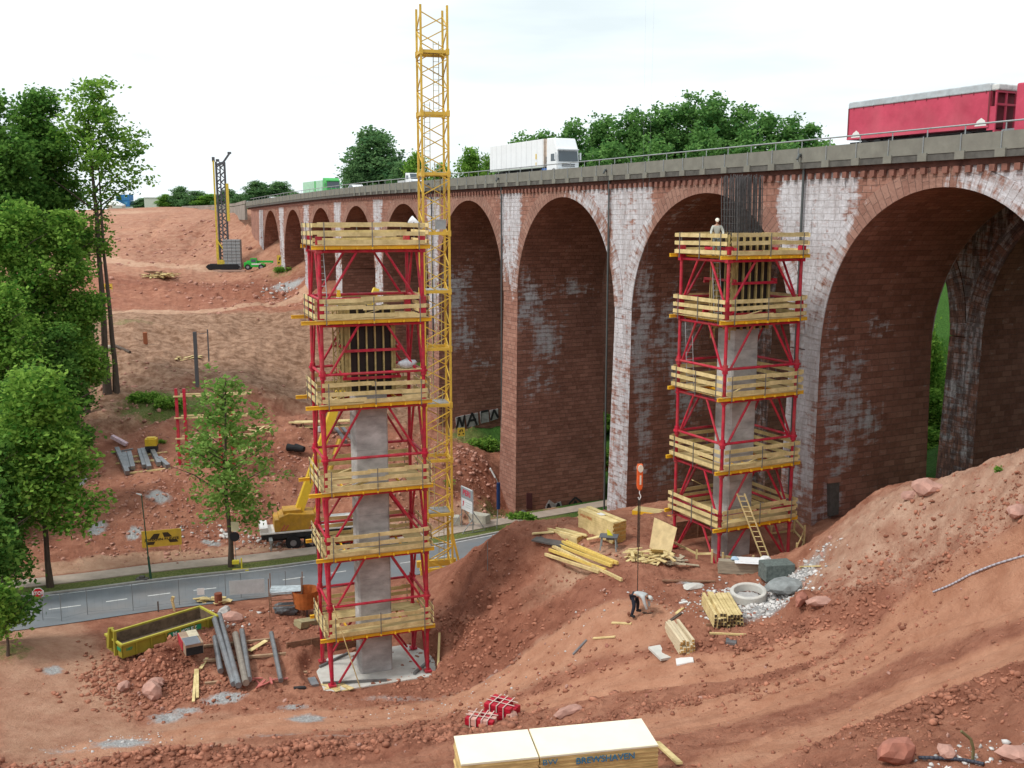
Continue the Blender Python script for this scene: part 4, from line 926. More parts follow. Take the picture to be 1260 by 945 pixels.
def tower(name, label, org, rz, a, b, ztl, zup, levels, grp, z_foot, side_beams):
    """levels: heights (local) of the platforms, top first; zup: height of the upper ring over each platform (None at the top)"""
    t = thing(name, label, 'scaffold tower', org, rz, grp)
    corners = [(0, 0), (a, 0), (a, b), (0, b)]; ztop_ = levels[0] + 0.75
    for ci, (x, y) in enumerate(corners):
        lg = part('leg', MB().tube((x, y, z_foot), (x, y, ztop_ - .1), 0.105, 10), RED, t, smooth=False)
        cm = MB().box((x, y, levels[0] + 0.25), (0.34, 0.34, 0.95))
        for k, z in enumerate(levels[1:]):
            zu = zup[k + 1]
            if k == 0: cm.box((x, y, (z + zu) / 2), (0.34, 0.34, zu - z + .1))
            else:
                for zz in (z, zu): cm.tube((x, y, zz - .26), (x, y, zz + .26), 0.17, 10); cm.tube((x, y, zz - .06), (x, y, zz + .06), 0.24, 10)
        cm.box((x, y, z_foot + 0.05), (0.45, 0.45, 0.1))
        part_each('leg_collar', cm, RED, lg)
    def side(i):
        p = Vector((*corners[i], 0)); q = Vector((*corners[(i + 1) % 4], 0)); return p, q
    rings = []
    for k, z in enumerate(levels):
        rings.append(z - 0.12)
        if zup[k] is not None: rings.append(zup[k])
    for z in rings:
        for i in range(4):
            p, q = side(i); part('ring_beam', MB().tube(p + Vector((0, 0, z)), q + Vector((0, 0, z)), 0.085, 8), RED, t)
    for k in range(len(levels)):
        zt = levels[k] - 0.15; zb = zup[k + 1] if k + 1 < len(levels) else z_foot + 0.15
        if zt - zb < 0.8: continue
        for i in range(4):
            p, q = side(i); U = Vector((0, 0, 1))
            for (f0, f1) in ((0.36, 0.07), (0.64, 0.93)):
                part('brace', MB().tube(p.lerp(q, f0) + U * zt, p.lerp(q, f1) + U * zb, 0.075, 7), RED, t)
    for k, z in enumerate(levels):
        pf = MB(); e = 0.32
        # deck planks around the pier
        for (x0, y0, x1, y1) in ((-e, -e, a + e, 0.95), (-e, b - 0.95, a + e, b + e), (-e, 0.97, 0.85, b - 0.97), (a - 0.85, 0.97, a + e, b - 0.97)):
            n_ = max(1, int((y1 - y0) / 0.24)) 
            for j in range(n_):
                yy = y0 + (j + .5) * (y1 - y0) / n_; pf.box(((x0 + x1) / 2, yy, z + 0.22 + rnd.uniform(-.006, .006)), (x1 - x0 - rnd.uniform(0, .05), (y1 - y0) / n_ - .012, 0.045))
        plat = part('platform', pf, WOOD, t)
        bm = MB(); ext = side_beams[k]
        for yy in (-0.20, b + 0.20): bm.box((a / 2 - ext / 2, yy, z + 0.10), (a + 0.9 + ext, 0.09, 0.19)); bm.box((a / 2 - ext / 2, yy, z + 0.19), (a + 0.9 + ext, 0.16, 0.03)); bm.box((a / 2 - ext / 2, yy, z + 0.01), (a + 0.9 + ext, 0.16, 0.03))
        for j in range(7): bm.box((0.35 + j * (a - .7) / 6, b / 2, z + 0.06), (0.09, b + 0.9, 0.12))
        part_each('timber_beam', bm, YEL, plat)
        # guard boards
        gb = MB(); hs = (0.42, 0.88, 1.36) if k != len(levels) - 1 else (0.42, 0.85, 1.25)
        for h_ in hs:
            for yy, sg in ((-e - .05, -1), (b + e + .05, 1)):
                x_ = -0.12
                while x_ < a:      # boards overlap and sag a little
                    x2 = min(a + .12, x_ + rnd.uniform(2.2, 4.6)); dz = rnd.uniform(-.05, .05); p = Vector((x_, yy + sg * rnd.uniform(0, .03), z + h_ + dz)); q = Vector((x2, p.y, z + h_ + dz + rnd.uniform(-.06, .06)))
                    gb.bar(p, q, 0.03, 0.235); x_ = x2 - .15
                    if a - x_ < .4: break
            for xx, sg in ((-e - .05, -1), (a + e + .05, 1)):
                dz = rnd.uniform(-.05, .05); gb.bar((xx, -.25, z + h_ + dz), (xx, b + .25, z + h_ + dz + rnd.uniform(-.05, .05)), 0.03, 0.235)
        part_each('guard_board', gb, WOODP, plat)
        ps = MB()
        for xx in (0.25, a * .5, a - .25):
            for yy in (-e - .09, b + e + .09): ps.bar((xx, yy, z - .05), (xx, yy, z + 1.5), .045)
        for yy in (0.3, b * .5, b - .3):
            for xx in (-e - .09, a + e + .09): ps.bar((xx, yy, z - .05), (xx, yy, z + 1.5), .045)
        part_each('guard_post', ps, GSTEEL, plat)
        if k in (1, 2, 3):     # loose planks and clamps lying on the deck
            deck_n = ('top', 'second', 'third', 'fourth')[k]
            for j in range(7):
                x0 = rnd.uniform(.1, a - 1.6); y0 = rnd.choice((rnd.uniform(0, .6), rnd.uniform(b - .7, b))); an = rnd.uniform(-.5, .5); z0 = z + .28 + rnd.uniform(0, .1)
                lp = MB().bar((x0, y0, z0), (x0 + 1.5 * math.cos(an), y0 + .7 * math.sin(an), z0 + rnd.choice((0, .35))), .13, .04); single('plank', lp, WOODP, 'loose plank lying on the %s deck of the %s scaffold tower' % (deck_n, 'left' if org[0] < 0 else 'right'), 'plank', org, rz, 'loose planks on the scaffold decks')
    return t
def zl(px, py, Y): return P(px, py, Y).z
LRZ = R(20); LA, LB_ = 5.95, 3.6
lv = [307, 399, 503, 610, 690, 788]; up = [None, 369, 462, 567, 665, 748]
LZ = [zl(409, v, TL_Y) - TLO.z for v in lv]; LUp = [None if v is None else zl(409, v, TL_Y) - TLO.z for v in up]
towerL = tower('scaffold_tower', 'taller red steel scaffold tower at the left standing on a white concrete pad', tuple(TLO), LRZ, LA, LB_, 0, LUp, LZ, 'red scaffold towers', 0.1, (0, .7, .6, .6, .3, .2))
RRZ = R(26.6); RA, RB = 5.5, 4.6
rv = [319, 399, 493, 583, 653]; ru = [None, 372, 455, 547, 637]
RZ = [zl(893, v, TR_Y) - TRO.z for v in rv]; RUp = [None if v is None else zl(893, v, TR_Y) - TRO.z for v in ru]
towerR = tower('scaffold_tower', 'shorter red steel scaffold tower at the right with a worker on its top deck', tuple(TRO), RRZ, RA, RB, 0, RUp, RZ, 'red scaffold towers', -0.5, (.3, .2, .2, .2, .2))
def pier_new(org, rz, a, b, w_, d_, zc, zf0, zf1, z0, label, ribw):
    t = thing('concrete_pier', label, 'concrete pier', org, rz, 'concrete piers under construction'); cx, cy = a / 2, b / 2
    m = MB()
    for (z1, z2, s) in ((z0, zc, 1.0),):
        ch = .09; pl = [(-w_/2 + ch, -d_/2), (w_/2 - ch, -d_/2), (w_/2, -d_/2 + ch), (w_/2, d_/2 - ch), (w_/2 - ch, d_/2), (-w_/2 + ch, d_/2), (-w_/2, d_/2 - ch), (-w_/2, -d_/2 + ch)]
        n_ = 9
        for i in range(n_):   # casting lifts with slight offsets
            e = 0.006 * (i % 2); za, zb = lerp(z1, z2, i / n_), lerp(z1, z2, (i + 1) / n_) - .012
            m.prism([(cx + x * (1 + e), cy + y * (1 + e)) for x, y in pl], za, zb)
    part('shaft', m, CONCP, t)
    f = MB(); fw, fd = w_ + .75, d_ + .75; f.box((cx, cy, (zf0 + zf1) / 2), (fw - .25, fd - .25, zf1 - zf0)); fm = part('formwork', f, DARKP, t)
    s = MB(); n_ = 6
    for i in range(n_):
        x = cx - fw / 2 + .12 + i * (fw - .24) / (n_ - 1)
        for y in (cy - fd / 2, cy + fd / 2): s.box((x, y, (zf0 + zf1) / 2), (.085, .16, zf1 - zf0 + .1))
    for i in range(4):
        y = cy - fd / 2 + .12 + i * (fd - .24) / 3
        for x in (cx - fw / 2, cx + fw / 2): s.box((x, y, (zf0 + zf1) / 2), (.24, .09, zf1 - zf0 + .1))
    part_each('formwork_rib', s, OLIVE, fm)
    wl = MB(); nw_ = 3
    for i in range(nw_):
        z = lerp(zf0, zf1, (i + .5) / nw_)
        for y in (cy - fd / 2 - .2, cy + fd / 2 + .2): wl.box((cx, y, z), (fw + .7, .12, .16))
        for x in (cx - fw / 2 - .2, cx + fw / 2 + .2): wl.box((x, cy, z + .17), (.12, fd + .7, .16))
    part_each('waler', wl, RED, fm)
    br = MB()     # perforated yellow props at the left edge of the shutter
    for x in (cx - fw / 2 - .34,):
        for y in (cy - fd / 2 - .1, cy + .2):
            br.bar((x, y, zf0 - .6), (x, y, zf1 + .1), .07); br.bar((x - .26, y, zf0 - .6), (x - .26, y, zf1 + .1), .07)
            k = 0; z = zf0 - .6
            while z < zf1 - .2: br.bar((x - (.26 if k % 2 else 0), y, z), (x - (0 if k % 2 else .26), y, z + .3), .05); z += .3; k += 1
    part('shutter_prop', br, OLIVE, fm)
    return t
zlL = lambda py: zl(460, py, TL_Y + 2.4) - TLO.z
pier_new(tuple(TLO), LRZ, LA, LB_, 2.0, 1.45, zlL(470), zlL(478), zlL(378), 0.05, 'grey concrete pier rising from the white pad inside the left scaffold tower', 0)
zlR = lambda py: zl(912, py, TR_Y + 3.4) - TRO.z
pR = pier_new(tuple(TRO), RRZ, RA, RB, 1.95, 1.6, zlR(395), zlR(402), zlR(290), -0.6, 'grey concrete pier inside the right scaffold tower below the tall rebar cage', 0)
# pad under the left tower
m = MB(); m.prism([(-.55, -.55), (LA + .3, -.55), (LA + 1.1, LB_ * .4), (LA + .6, LB_ + .9), (.6, LB_ + .9), (-.55, LB_ * .7)], -1.2, 0.03)
pad = single('concrete_pad', m, CONCL, 'white concrete foundation pad under the left scaffold tower', 'foundation', tuple(TLO), LRZ, bevel=.03)
# rebar cage rising from the right pier
RB_M = mat('rebar', (0.11, 0.105, 0.105), 0.7, 0.4, var=0.4, scale=4)
g = thing('rebar_cage', 'dark vertical steel rebar cage rising above the right scaffold tower', 'rebar cage', tuple(TRO), RRZ)
cx, cy = RA / 2, RB / 2; m = MB()
for i in range(19):
    for j in range(7):
        if 0 < i < 18 and 0 < j < 6 and (i * 3 + j) % 5: continue
        x = cx - .93 + i * .103; y = cy - .75 + j * .25; m.tube((x, y, zlR(300)), (x + rnd.uniform(-.05, .05) - .1, y + rnd.uniform(-.04, .04), zlR(217) + rnd.uniform(-.1, .12)), .030, 5)
part('vertical_bar', m, RB_M, g)
m = MB()
for k in range(9):
    z = lerp(zlR(300), zlR(232), k / 8)
    for (p, q) in (((-.95, -.77), (.95, -.77)), ((-.95, .77), (.95, .77)), ((-.95, -.77), (-.95, .77)), ((.95, -.77), (.95, .77))): m.bar((cx + p[0], cy + p[1], z), (cx + q[0], cy + q[1], z), .02)
part('stirrup', m, RB_M, g)
def ladder(name, label, p, q, wdt, m_, n_, grp=None, r=0.03, side=None):
    p = Vector(p); q = Vector(q); d = (q - p).normalized(); s = (side or Vector((1, 0, 0))).normalized() * wdt / 2; o = thing(name, label, 'ladder', tuple(p), 0, grp); z0 = Vector((0, 0, 0))
    part('side_rail', MB().bar(z0 - s, q - p - s, r * 1.4, r * 2.2).bar(z0 + s, q - p + s, r * 1.4, r * 2.2), m_, o); mb = MB()
    for i in range(n_): c_ = (q - p) * ((i + .5) / n_); mb.tube(c_ - s, c_ + s, r * .7, 6)
    part('rung', mb, m_, o); return o
def T2(org, rz, x, y, z): return Vector(org) + Matrix.Rotation(rz, 3, 'Z') @ Vector((x, y, z))
ladder('ladder', 'wooden ladder leaning on the lowest deck of the right scaffold tower', T2(TRO, RRZ, 2.6, -1.3, .1), T2(TRO, RRZ, 1.15, -0.45, 4.2), .45, WOODP, 13, r=.04)
GL2 = 'silver access ladders inside the towers'
ladder('ladder', 'silver ladder behind the left legs in the top bay of the left tower', T2(TLO, LRZ, .55, 2.2, LZ[1] + .3), T2(TLO, LRZ, .45, 2.9, LZ[0] + .2), .5, RAIL_STEEL, 11, GL2)
ladder('ladder', 'silver ladder at the front leg in the top bay of the right tower', T2(TRO, RRZ, .9, 2.0, RZ[1] + .3), T2(TRO, RRZ, .9, 2.4, RZ[0] + .2), .45, RAIL_STEEL, 11, GL2)
ladder('ladder', 'silver ladder on the rear left side of the right tower, second bay from the top', T2(TRO, RRZ, .2, 3.6, RZ[2] + .3), T2(TRO, RRZ, .2, 4.0, RZ[1]), .42, RAIL_STEEL, 9, GL2)
single('prop', MB().bar(T2(TLO, LRZ, 1.55, -.75, .05), T2(TLO, LRZ, .12, -.48, LUp[5] + .3), .11, .05), WOODP, 'long pale plank leaning on the front of the left tower', 'plank')
# grey tarpaulin bundle on the left tower
def blob_mb(r3, seed, n=2, jag=.25):
    import bmesh
    bm = bmesh.new(); bmesh.ops.create_icosphere(bm, subdivisions=n, radius=1.0); g_ = random.Random(seed)
    off = [g_.uniform(0, 9) for _ in range(6)]
    mb = MB(); vs_ = []
    for v in bm.verts:
        c_ = v.co; k = 1 + jag * (math.sin(c_.x * 2.7 + off[0]) * math.cos(c_.y * 3.1 + off[1]) + .6 * math.sin(c_.z * 4.3 + off[2]) * math.sin(c_.x * 5 + off[3])) + g_.uniform(-.5, .5) * jag * .35
        vs_.append((c_.x * r3[0] * k, c_.y * r3[1] * k, c_.z * r3[2] * k))
    mb.add(vs_, [tuple(v.index for v in f.verts) for f in bm.faces]); bm.free(); return mb
TARP = mat('grey_tarp', (0.50, 0.52, 0.55), 0.6, var=0.25, scale=4, bump=.4)
q = T2(TLO, LRZ, LA - .9, .2, LUp[2] + .42); single('tarpaulin', blob_mb((.62, .34, .26), 4), TARP, 'crumpled grey tarpaulin bundle lying on boards at the right of the left tower', 'tarpaulin', tuple(q), LRZ, smooth=True)
q = T2(TLO, LRZ, LA - .9, .2, LUp[2] + .1); single('shelf_board', MB().box((0, 0, 0), (1.8, .6, .05)).box((0, 0, -.06), (1.6, .1, .07)), WOODP, 'boards carrying the grey tarpaulin bundle on the left tower', 'board', tuple(q), LRZ)
single('warning_lamp', MB().cyl((0, 0, .12), .12, .24, 10).box((0, 0, .32), (.18, .12, .18)), mat('lamp_yellow', (.85, .55, .05), .4), 'small yellow lamp standing on the second deck of the left tower', 'lamp', tuple(T2(TLO, LRZ, 1.1, .3, LUp[1] + .1)))
# ---- excavation lining boards around the tower feet
DWOOD = mat('old_boards', (0.24, 0.13, 0.08), 0.9, var=0.35, scale=1.5, grain=(.6, 5, 5), bump=.2)
def plankwall(label, pts, h0, h1, n_=5):
    mb = MB(); p, q = Vector(pts[0]), Vector(pts[1])
    for i in range(n_):
        z = lerp(h0, h1, (i + .5) / n_); mb.bar(p + Vector((0, 0, z)), q + Vector((0, 0, z)), .05, (h1 - h0) / n_ - .02)
    for t_ in (0, .33, .66, 1): c_ = p.lerp(q, t_) ; mb.bar(c_ + Vector((0, 0, h0 - .3)), c_ + Vector((0, 0, h1)), .08)
    single('plank_wall', mb, DWOOD, label, 'plank wall', group='excavation lining walls')
plankwall('brown plank lining wall behind the left legs of the left tower', (T2(TLO, LRZ, -2.0, 5.0, 0), T2(TLO, LRZ, 2.8, 5.4, 0)), -.2, 1.1)
plankwall('brown plank lining wall right of the white pad of the left tower', (T2(TLO, LRZ, LA + 1.3, 3.6, 0), T2(TLO, LRZ, LA + 2.0, -.4, 0)), -.3, 0.9)
plankwall('dark plank lining in the pit behind the right tower feet', (T2(TRO, RRZ, 1.0, RB + 1.2, 0), T2(TRO, RRZ, RA + .8, RB + 1.0, 0)), -.9, .7, 6)
# ---- wooden guard rails around the right pit
def railing(label, pts, h=1.0, m_=WOODP, hs=(.5, .98)):
    mb = MB()
    for (a_, b_) in zip(pts[:-1], pts[1:]):
        for hh in hs: mb.bar(a_ + Vector((0, 0, hh)), b_ + Vector((0, 0, hh)), .04, .13)
    o = thing('barrier_rail', label, 'barrier', tuple(pts[0]), 0, 'wooden railings around the right pit'); part_each('rail_board', mb, m_, o, world=True)
    ps = MB()
    for p in pts: ps.bar(p + Vector((0, 0, -.3)), p + Vector((0, 0, h + .15)), .10)
    part_each('post', ps, m_, o, world=True)
g0 = TRO.z
def GR(x, y): v = T2(TRO, RRZ, x, y, 0); v.z = H(v.x, v.y); return v
railing('low wooden railing along the left side of the right tower pit', [GR(-1.5, 3.4), GR(-1.2, .6), GR(-.9, -.5)], .95, hs=(.85,))
railing('low wooden railing right of the right tower with a diagonal board', [GR(RA - .2, -1.0), GR(RA + 1.6, .3), GR(RA + 2.2, 1.9), GR(RA + 1.6, 3.4)], 1.1, hs=(.15, .95))
railing('short wooden railing in front of the front leg of the right tower', [GR(-.4, -.9), GR(1.6, -1.3)], .95, hs=(.85,))
single('plank', MB().bar(T2(TRO, RRZ, RA + 2.4, 2.8, 0.2), T2(TRO, RRZ, RA - 2.4, 4.4, 4.3), .22, .05), WOODP, 'long pale board running diagonally up at the right side of the right tower', 'plank')
single('plank', MB().bar(T2(TRO, RRZ, RA + .2, 5.2, 1.6), T2(TRO, RRZ, RA - 3.4, 5.6, 3.5), .22, .05), WOODP, 'pale board sloping behind the pier at the foot of the right tower', 'plank')
a_ = on(800, 705); 
# ---- lattice crane mast
MY = mat('crane_yellow', (0.66, 0.42, 0.06), 0.5, 0.0, var=0.2, scale=1.0, dirt=0.25, dirtcol=(0.4, 0.25, 0.08))
MYb = 74.0; mo = P(527, 703, MYb); mo.z = H(mo.x, mo.y) - .2; MW = 1.9; MRZ = R(14)
crane = thing('tower_crane', 'tall slim yellow lattice mast of a tower crane behind the left scaffold tower', 'crane', tuple(mo), MRZ)
mtop = P(533, 5, MYb).z - mo.z
for i, (x, y) in enumerate(((0, 0), (MW, 0), (MW, MW), (0, MW))): part('mast_chord', MB().box((x, y, mtop / 2), (.15, .15, mtop)), MY, crane)
lat = MB(); zlist = []; z = mtop - 3.15
while z > 1: zlist.append(z); z -= 4.25
for z in zlist:
    for (p, q) in (((0, 0), (MW, 0)), ((MW, 0), (MW, MW)), ((MW, MW), (0, MW)), ((0, MW), (0, 0))): lat.bar((*p, z), (*q, z), .13, .22)

for z in zlist:
    q_ = MB()
    for (p, q) in (((0, 0), (MW, 0)), ((MW, 0), (MW, MW)), ((MW, MW), (0, MW)), ((0, MW), (0, 0))): q_.bar((*p, z), (*q, z), .13, .22)
    fr = part('mast_frame', q_, MY, crane)
cl_ = MB()
for z in zlist:
    for (x, y) in ((0, 0), (MW, 0), (MW, MW), (0, MW)): cl_.box((x, y, z), (.24, .24, .42))
part_each('joint_block', cl_, MY, crane)
for f_i, (p, q) in enumerate((((0, 0), (MW, 0)), ((MW, 0), (MW, MW)), ((MW, MW), (0, MW)), ((0, MW), (0, 0)))):
    lat = MB(); z = 0.2; k = f_i
    while z < mtop - 1.1:
        a_, b_ = (p, q) if k % 2 else (q, p); lat.bar((*a_, z), (*b_, z + 1.0), .07); lat.bar((*b_, z + 1.0), (*b_, z + 1.02), .07); z += 1.06; k += 1
    part('mast_lattice', lat, MY, crane)
ld = MB()
for i, z in enumerate(zlist):
    zz = z - 4.0; xo = .5 if i % 2 else 1.2
    ld.bar((xo - .2, .9, max(0, zz)), (xo - .1, 1.3, z + .9), .05); ld.bar((xo + .2, .9, max(0, zz)), (xo + .3, 1.3, z + .9), .05)
    for j in range(12): f_ = (j + .5) / 12; ld.bar((xo - .2 + .1 * f_, .9 + .4 * f_, lerp(max(0, zz), z + .9, f_)), (xo + .2 + .1 * f_, .9 + .4 * f_, lerp(max(0, zz), z + .9, f_)), .03)
part('mast_ladder', ld, mat('grey_yellow_steel', (.45, .38, .2), .5), crane)
pm = MB()
for z in zlist[::2]: pm.box((MW * .5, MW * .5, z + .12), (MW - .25, MW - .25, .05))
part_each('rest_platform', pm, RAIL_STEEL, crane)
part('flood_lamp', MB().tube((-1.0, -.3, zlist[3] + 1.0), (-.1, -.2, zlist[3] + .4), .33, 12, .12), mat('lamp_white', (.75, .76, .78), .4), crane, smooth=True)
part('control_box', MB().box((1.3, .3, zlist[3] + .62), (.75, .5, .65)).box((1.3, .3, zlist[3] + .98), (.8, .55, .05)), STEELG, crane)
part('mast_base', MB().box((MW/2, 0, .35), (MW + 1.2, .35, .5)).box((MW/2, MW, .35), (MW + 1.2, .35, .5)).bar((-.6, 0, .5), (0, 0, 3.2), .16).bar((MW + .6, 0, .5), (MW, 0, 3.2), .16), MY, crane)
# ---- hook block of the crane with its chain
wk = on(784, 756); HKY = wk.y + .2
hb = thing('crane_hook', 'orange crane hook block with a dark chain hanging down to the bent worker', 'crane hook', tuple(P(787.5, 575, HKY)), R(10)); hb.scale = (.72, .72, 1)
zz0 = hb.location.z
def HZ(py): return P(787, py, HKY).z - zz0
ORG = mat('hook_orange', (.75, .13, .03), .5, var=.2, dirt=.2)
part('block_body', MB().box((0, 0, HZ(588)), (.30, .34, 1.15)).slab([(-.17, HZ(571)), (.17, HZ(571)), (.2, HZ(575)), (.2, HZ(598)), (.08, HZ(603)), (-.08, HZ(603)), (-.2, HZ(598)), (-.2, HZ(575))], -.12, .12), ORG, hb)
part('sheave', MB().cyl((0, 0, HZ(576)), .2, .42, 16, 'y').box((0, -.19, HZ(590)), (.12, .02, .5)), mat('hook_white', (.7, .62, .5), .5), hb)
part('hook', MB().path([Vector((0, 0, HZ(603))), Vector((0, 0, HZ(607))), Vector((.12, 0, HZ(611))), Vector((0, 0, HZ(615))), Vector((-.1, 0, HZ(612)))], .035, 6), mat('white_paint', (.8, .8, .8), .4), hb)
m = MB(); z = HZ(612)
while z > HZ(670):
    for dx in (-.09, -.02, .06): m.tube((dx, 0, z), (dx + .02, 0, z - .16), .032, 5)
    z -= .17
while z > HZ(737): m.tube((0, 0, z), (rnd.uniform(-.02, .02), 0, z - .13), .035, 5); z -= .14
part('chain', m, mat('chain_dark', (.07, .055, .045), .6, .5, var=.4), hb)
m = MB(); m.tube((-.09, 0, HZ(571)), (-.3, 0, HZ(571) + 24), .003, 4).tube((.09, 0, HZ(571)), (.3, 0, HZ(571) + 24), .003, 4); part('hoist_rope', m, STEELG, hb)
# ---- mobile crane on the foot path
mc0 = on(352, 672); 
mc = thing('mobile_crane', 'yellow mobile crane on the gravel path with its boom raised behind the left tower', 'crane', (mc0.x, mc0.y, mc0.z), R(17))
WHT = mat('white_paint2', (.72, .72, .70), .4, var=.08, dirt=.2); BLK = mat('black_rubber', (.018, .018, .02), .8, var=.3); HUB = mat('hub_grey', (.25, .25, .26), .5, .4, var=.2); DKS = mat('dark_chassis', (.03, .03, .033), .6, var=.3)
part('chassis', MB().box((2.6, 0, 1.35), (9.5, 2.4, .45)).box((2.6, 0, 1.0), (8.6, 1.2, .5)), DKS, mc)
part('deck', MB().box((2.6, 0, 1.66), (9.7, 2.6, .14)).box((-1.9, 0, 1.95), (.7, 2.5, .5)).box((5.5, 0, 2.0), (3.0, 2.5, .5)), WHT, mc, bevel=.03)
for x in (.55, 2.15, 4.6, 6.2):
    for y in (-1.15, 1.15):
        wh = part('wheel', MB().cyl((x, y, .66), .66, .42, 22, 'y'), BLK, mc); part('hub', MB().cyl((x, y * 1.02, .66), .28, .44, 12, 'y'), HUB, wh)
for x in (-1.4, 7.2): 
    for y in (-1.9, 1.9): part('outrigger', MB().box((x, y * .8, 1.2), (.3, 1.4, .25)).bar((x, y, 1.2), (x, y, .12), .14).cyl((x, y, .08), .42, .12, 12), STEELG, mc)
sup = part('superstructure', MB().slab([(-.6, 1.75), (2.6, 1.75), (2.9, 2.4), (2.5, 3.1), (.2, 3.3), (-.6, 3.0)], -1.2, 1.1).box((.6, 0, 3.35), (1.6, 1.6, .3)).box((-.75, 0, 2.3), (.5, 2.5, 1.1)), mat('crane_ochre', (.50, .27, .03), .5, var=.2, dirt=.3), mc, bevel=.05)
part('warning_stripes', MB().bar((-.15, -1.215, 1.8), (.2, -1.215, 2.3), .02, .1).bar((-.45, -1.215, 1.8), (-.1, -1.215, 2.3), .02, .1).bar((2.0, -1.215, 1.8), (2.3, -1.215, 2.4), .02, .1).bar((2.3, -1.215, 1.8), (2.55, -1.215, 2.3), .02, .1), mat('stripe_red', (.5, .1, .08), .5), sup)
bt = P(463, 355, mc0.y + 6); Mi = Matrix.Rotation(-R(17), 3, 'Z'); bl = Mi @ (bt - Vector(mc.location))
part('boom', MB().bar((1.2, .2, 3.0), Vector((1.2, .2, 3.0)).lerp(bl, .55), .75, .8, up=(0, 1, 0)).bar(Vector((1.2, .2, 3.0)).lerp(bl, .5), bl, .55, .6, up=(0, 1, 0)), mat('boom_yellow', (.72, .48, .04), .4, var=.08), mc, bevel=.03)
part('boom_ram', MB().tube((2.6, .2, 2.6), Vector((2.6, .2, 2.6)).lerp(bl + Vector((1.4, 0, 0)), .33), .26, 10), MY, mc)
part('cab', MB().slab([(6.9, 1.7), (8.2, 1.2), (8.4, 1.9), (8.0, 2.9), (6.9, 2.95)], -1.2, 1.2), MY, mc, bevel=.05)
# ------------------------------------------------------------------ vehicles on the viaduct
def deckY(px, w_):
    lo, hi = 20.0, 400.0
    for _ in range(50):
        Y = (lo + hi) / 2; p = BL(Y, w_); x = 630 + p.x / p.y * 1257
        if x > px: lo = Y
        else: hi = Y
    return Y
DECKZ = 0.50
HEAD = math.atan2(-LU.y, -LU.x)
def deckpt(px, w_): Y = deckY(px, w_); return BL(Y, w_, ztop(BL(Y, 0).y) - DECKZ)
GLASS = mat('dark_glass', (.05, .07, .085), .08, .0, spec=.8, var=.1)
WPAINT = mat('truck_white', (.80, .81, .82), .35, var=.05, scale=.8, dirt=.12, dirtcol=(.5, .48, .45))
LAMP = mat('headlight', (.75, .78, .8), .15, .3)
def wheels(parent, xs, wid, r=.5, yw=.35):
    for x in xs:
        for s in (-1, 1):
            w_ = part('wheel', MB().cyl((x, s * (wid / 2 - yw / 2), r), r, yw, 20, 'y'), BLK, parent); part('hub', MB().cyl((x, s * (wid / 2 - yw / 2 + .02), r), r * .5, yw, 12, 'y'), HUB, w_)
def cab(parent, m_, x0, L_=2.2, W_=2.45, H_=3.6, roof=True):
    b = MB().slab([(x0, .55), (x0 + L_, .45), (x0 + L_ + .05, 1.5), (x0 + L_ - .12, 2.85), (x0 + L_ - .75, H_), (x0, H_ + .05)], -W_ / 2, W_ / 2)
    c_ = part('cab', b, m_, parent, bevel=.09)
    part('windscreen', MB().add([(x0 + L_ + .075, -W_/2 + .12, 1.62), (x0 + L_ + .075, W_/2 - .12, 1.62), (x0 + L_ - .07, W_/2 - .16, 2.66), (x0 + L_ - .07, -W_/2 + .16, 2.66)], [(0, 1, 2, 3)]), GLASS, c_)
    part('sun_visor', MB().box((x0 + L_ - .02, 0, 2.80), (.28, W_ - .1, .1)), m_, c_)
    for s in (-1, 1):
        part('side_window', MB().box((x0 + L_ * .62, s * (W_ / 2 + .004), 2.05), (.95, .02, .72)), GLASS, c_)
        part('headlight', MB().box((x0 + L_ + .05, s * (W_ / 2 - .32), 1.0), (.08, .4, .2)), LAMP, c_)
        part('mirror', MB().box((x0 + L_ - .05, s * (W_ / 2 + .2), 2.15), (.14, .12, .72)).bar((x0 + L_ - .1, s * W_ / 2, 2.4), (x0 + L_ - .05, s * (W_ / 2 + .2), 2.4), .05), m_, c_)
    part('grille', MB().box((x0 + L_ + .05, 0, 1.34), (.05, 1.5, .07)).box((x0 + L_ + .05, 0, 1.18), (.05, 1.5, .07)).box((x0 + L_ + .05, 0, .72), (.06, 1.3, .22)), DKS, c_)
    return c_
def place(o, px_rear, w_near, wid, px_front=None):
    a = deckpt(px_rear, w_near); o.location = a + LN * (wid / 2) ; o.rotation_euler = (0, 0, HEAD); return o
# white articulated truck
t = thing('truck', 'white refrigerated articulated truck with blue side skirt driving on the viaduct', 'truck', (0, 0, 0)); place(t, 603, 3.2, 2.5)
part('trailer_box', MB().box((6.4, 0, 2.62), (12.8, 2.5, 2.75)), WPAINT, t, bevel=.03)
part('refrigeration_unit', MB().box((12.98, 0, 3.05), (.36, 2.0, 1.7)).box((12.83, 0, 2.6), (.06, 2.52, 2.8)), mat('rusty_white', (.6, .5, .42), .6, var=.25, scale=2), t)
part('side_rail', MB().box((6.4, 0, 1.2), (12.8, 2.52, .12)), mat('pale_green_grey', (.4, .44, .38), .6), t)
part('chassis', MB().box((7.5, 0, .85), (13.5, 1.1, .4)), DKS, t)
part('side_skirt', MB().box((13.5, -1.18, .75), (2.2, .08, .6)).box((13.5, 1.18, .75), (2.2, .08, .6)), mat('skirt_blue', (.04, .12, .35), .4), t)
part('marker_plate', MB().box((11.2, -1.262, 2.3), (.25, .02, .55)).box((11.2, -1.262, 1.55), (.16, .02, .3)), mat('marker_amber', (.7, .5, .1), .5), t)
cab(t, WPAINT, 13.45, 2.25, 2.5, 3.95); wheels(t, (1.6, 2.9, 4.2, 12.2, 15.0), 2.5)
